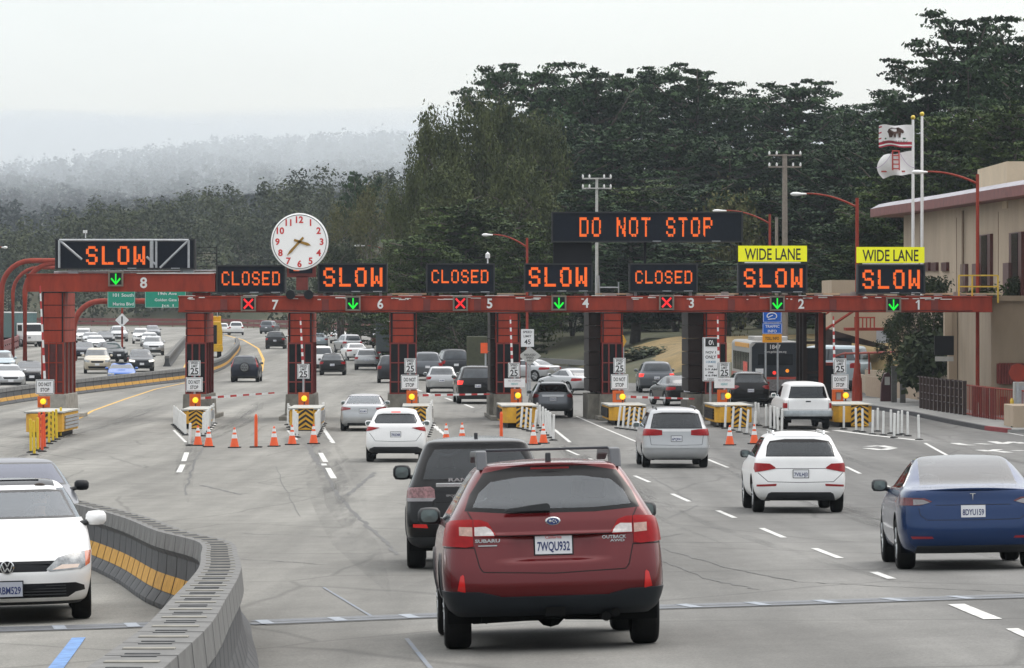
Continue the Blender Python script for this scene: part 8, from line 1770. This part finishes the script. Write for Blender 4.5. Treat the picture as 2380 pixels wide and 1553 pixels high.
# understory: ground cover and woods that read as one mass
def mass(name, label, spots, cnt, size, m, rng, rad):
    C = []; Rd = []
    for x, y, z, h, r in spots:
        k = max(1, int(h / (r * 1.0)))
        for j in range(k): C.append((x + rng.normal() * r * .3, y + rng.normal() * r * .3, z + h * (j + .5) / k)); q = r * rng.uniform(.7, 1.25) * (1.15 - .5 * j / k); Rd.append((q, q, h / k * .75))
    o = link(name, leaf_mesh(name, np.array(C), np.array(Rd), cnt, size, .2, rng, m)); tag(o, label, 'woodland', kind='stuff'); return o
rng = np.random.default_rng(5)
sp = []
while len(sp) < 620:
    y = rng.uniform(250, 430); x = rng.uniform(-14, 64)
    d = min(x - road_r(y), (y - 216) * .9 if x > 22 else (y - 236) * .9)
    if d > 38 or (x > 22 and d > 12): sp.append((x, y, terrain_z(x, y), rng.uniform(1.6, 4.2), rng.uniform(1.2, 2.2)))
mass('undergrowth', 'dark undergrowth covering the wooded slope under the cypresses', sp, 110, .28, LB, rng, 2)
sp = []
while len(sp) < 330:
    y = rng.uniform(655, 860); x = rng.uniform(-110, 10)
    if x < road_l(y) - 3 or x > road_r(y) + 4 or y > 725: sp.append((x, y, terrain_z(x, y), rng.uniform(6, 13.5), rng.uniform(1.8, 3.2)))
for i in range(130):
    y = rng.uniform(300, 660); x = road_l(y) - rng.uniform(4, 40); sp.append((x, y, terrain_z(x, y), rng.uniform(3.5, 8.5), rng.uniform(1.5, 2.6)))
for i in range(90):
    y = rng.uniform(400, 690); x = road_r(y) + rng.uniform(5, 40); sp.append((x, y, terrain_z(x, y), rng.uniform(4, 10), rng.uniform(1.5, 2.6)))
mass('woods', 'olive and dark green woods beyond the far curve of the road', sp, 110, .55, leaf_mat('woods_leaves', (.014, .024, .010), (.080, .092, .036), .12), rng, 3)

# ---------------------------------------------------------------- the wooded hill in the fog
crest = _lin([(-600, 40), (-330, 43), (-245, 50), (-160, 60), (-60, 66), (-40, 64), (60, 58), (400, 55)])
def far_z(x, y): return 8 + crest(x * 1900 / max(y, 900)) * sm((y - 1000) / 950) + 2.5 * MN.noise(Vector((x * .02, y * .02, 1)))
vs = []; fs = []; nx, ny = 60, 26
for j in range(ny + 1):
    y = 950 + 1250 * j / ny
    for i in range(nx + 1): x = -700 + 1300 * i / nx; vs.append((x, y, far_z(x, y) - (0 if j else 30)))
for j in range(ny):
    for i in range(nx): k = j * (nx + 1) + i; fs.append((k, k + 1, k + nx + 2, k + nx + 1))
tag(MB().add(vs, fs).build('hill', mat('hill_soil', (.03, .035, .02), .95, var=.3, scale=.05), smooth=True, fix=False), kind='structure')
sp = []
for i in range(2200):
    y = rng.uniform(1050, 1960); x = rng.uniform(-300, 60) * y / 1900; sp.append((x, y, far_z(x, y) - 1, rng.uniform(6, 13), rng.uniform(2.4, 4.6)))
mass('forest', 'forest covering the far hill and fading into the fog', sp, 40, 1.5, leaf_mat('forest_leaves', (.006, .010, .009), (.022, .030, .022), .05), rng, 3)
# low cloud lying on the hill: an even volume whose underside is uneven
def volume(name, m_col, dens, mb, aniso=.2):
    m = bpy.data.materials.new(name); m.use_nodes = True; t = m.node_tree; t.nodes.clear(); o = t.nodes.new('ShaderNodeOutputMaterial'); v = t.nodes.new('ShaderNodeVolumePrincipled'); v.inputs['Color'].default_value = m_col + (1,); v.inputs['Density'].default_value = dens; v.inputs['Anisotropy'].default_value = aniso; t.links.new(v.outputs[0], o.inputs['Volume'])
    return tag(mb.build(name, m), kind='stuff')
nx, ny = 70, 18; vs = []; fs = []
for lay in (0, 1):
    for j in range(ny + 1):
        y = 900 + 1150 * j / ny
        for i in range(nx + 1):
            x = (-560 + 1100 * i / nx)
            zb = 43 + 11 * MN.noise(Vector((x * .012, y * .006, 7))) + 7 * MN.noise(Vector((x * .04, y * .02, 2))) + .012 * x
            zt = 44 + .050 * (y - 900) + 8 * MN.noise(Vector((x * .01, y * .01, 4))); vs.append((x, y, zb if lay == 0 else max(zb + 1, zt)))
M_ = (nx + 1) * (ny + 1)
for j in range(ny):
    for i in range(nx):
        k = j * (nx + 1) + i; fs.append((k, k + nx + 1, k + nx + 2, k + 1)); fs.append((M_ + k, M_ + k + 1, M_ + k + nx + 2, M_ + k + nx + 1))
for i in range(nx):
    k = i; fs.append((k, k + 1, M_ + k + 1, M_ + k)); k = ny * (nx + 1) + i; fs.append((k + 1, k, M_ + k, M_ + k + 1))
for j in range(ny):
    k = j * (nx + 1); fs.append((k + nx + 1, k, M_ + k, M_ + k + nx + 1)); k = k + nx; fs.append((k, k + nx + 1, M_ + k + nx + 1, M_ + k))
tag(volume('fog_bank', (.79, .84, .89), .0017, MB().add(vs, fs)), 'low bank of fog lying over the wooded far hill', 'fog')
HAZE = True
if HAZE: tag(volume('haze', (.80, .90, 1.0), .0001, MB().box((0, 1050, 110), (3400, 2300, 225)), 0), 'thin blue haze filling the air over the plaza', 'haze')
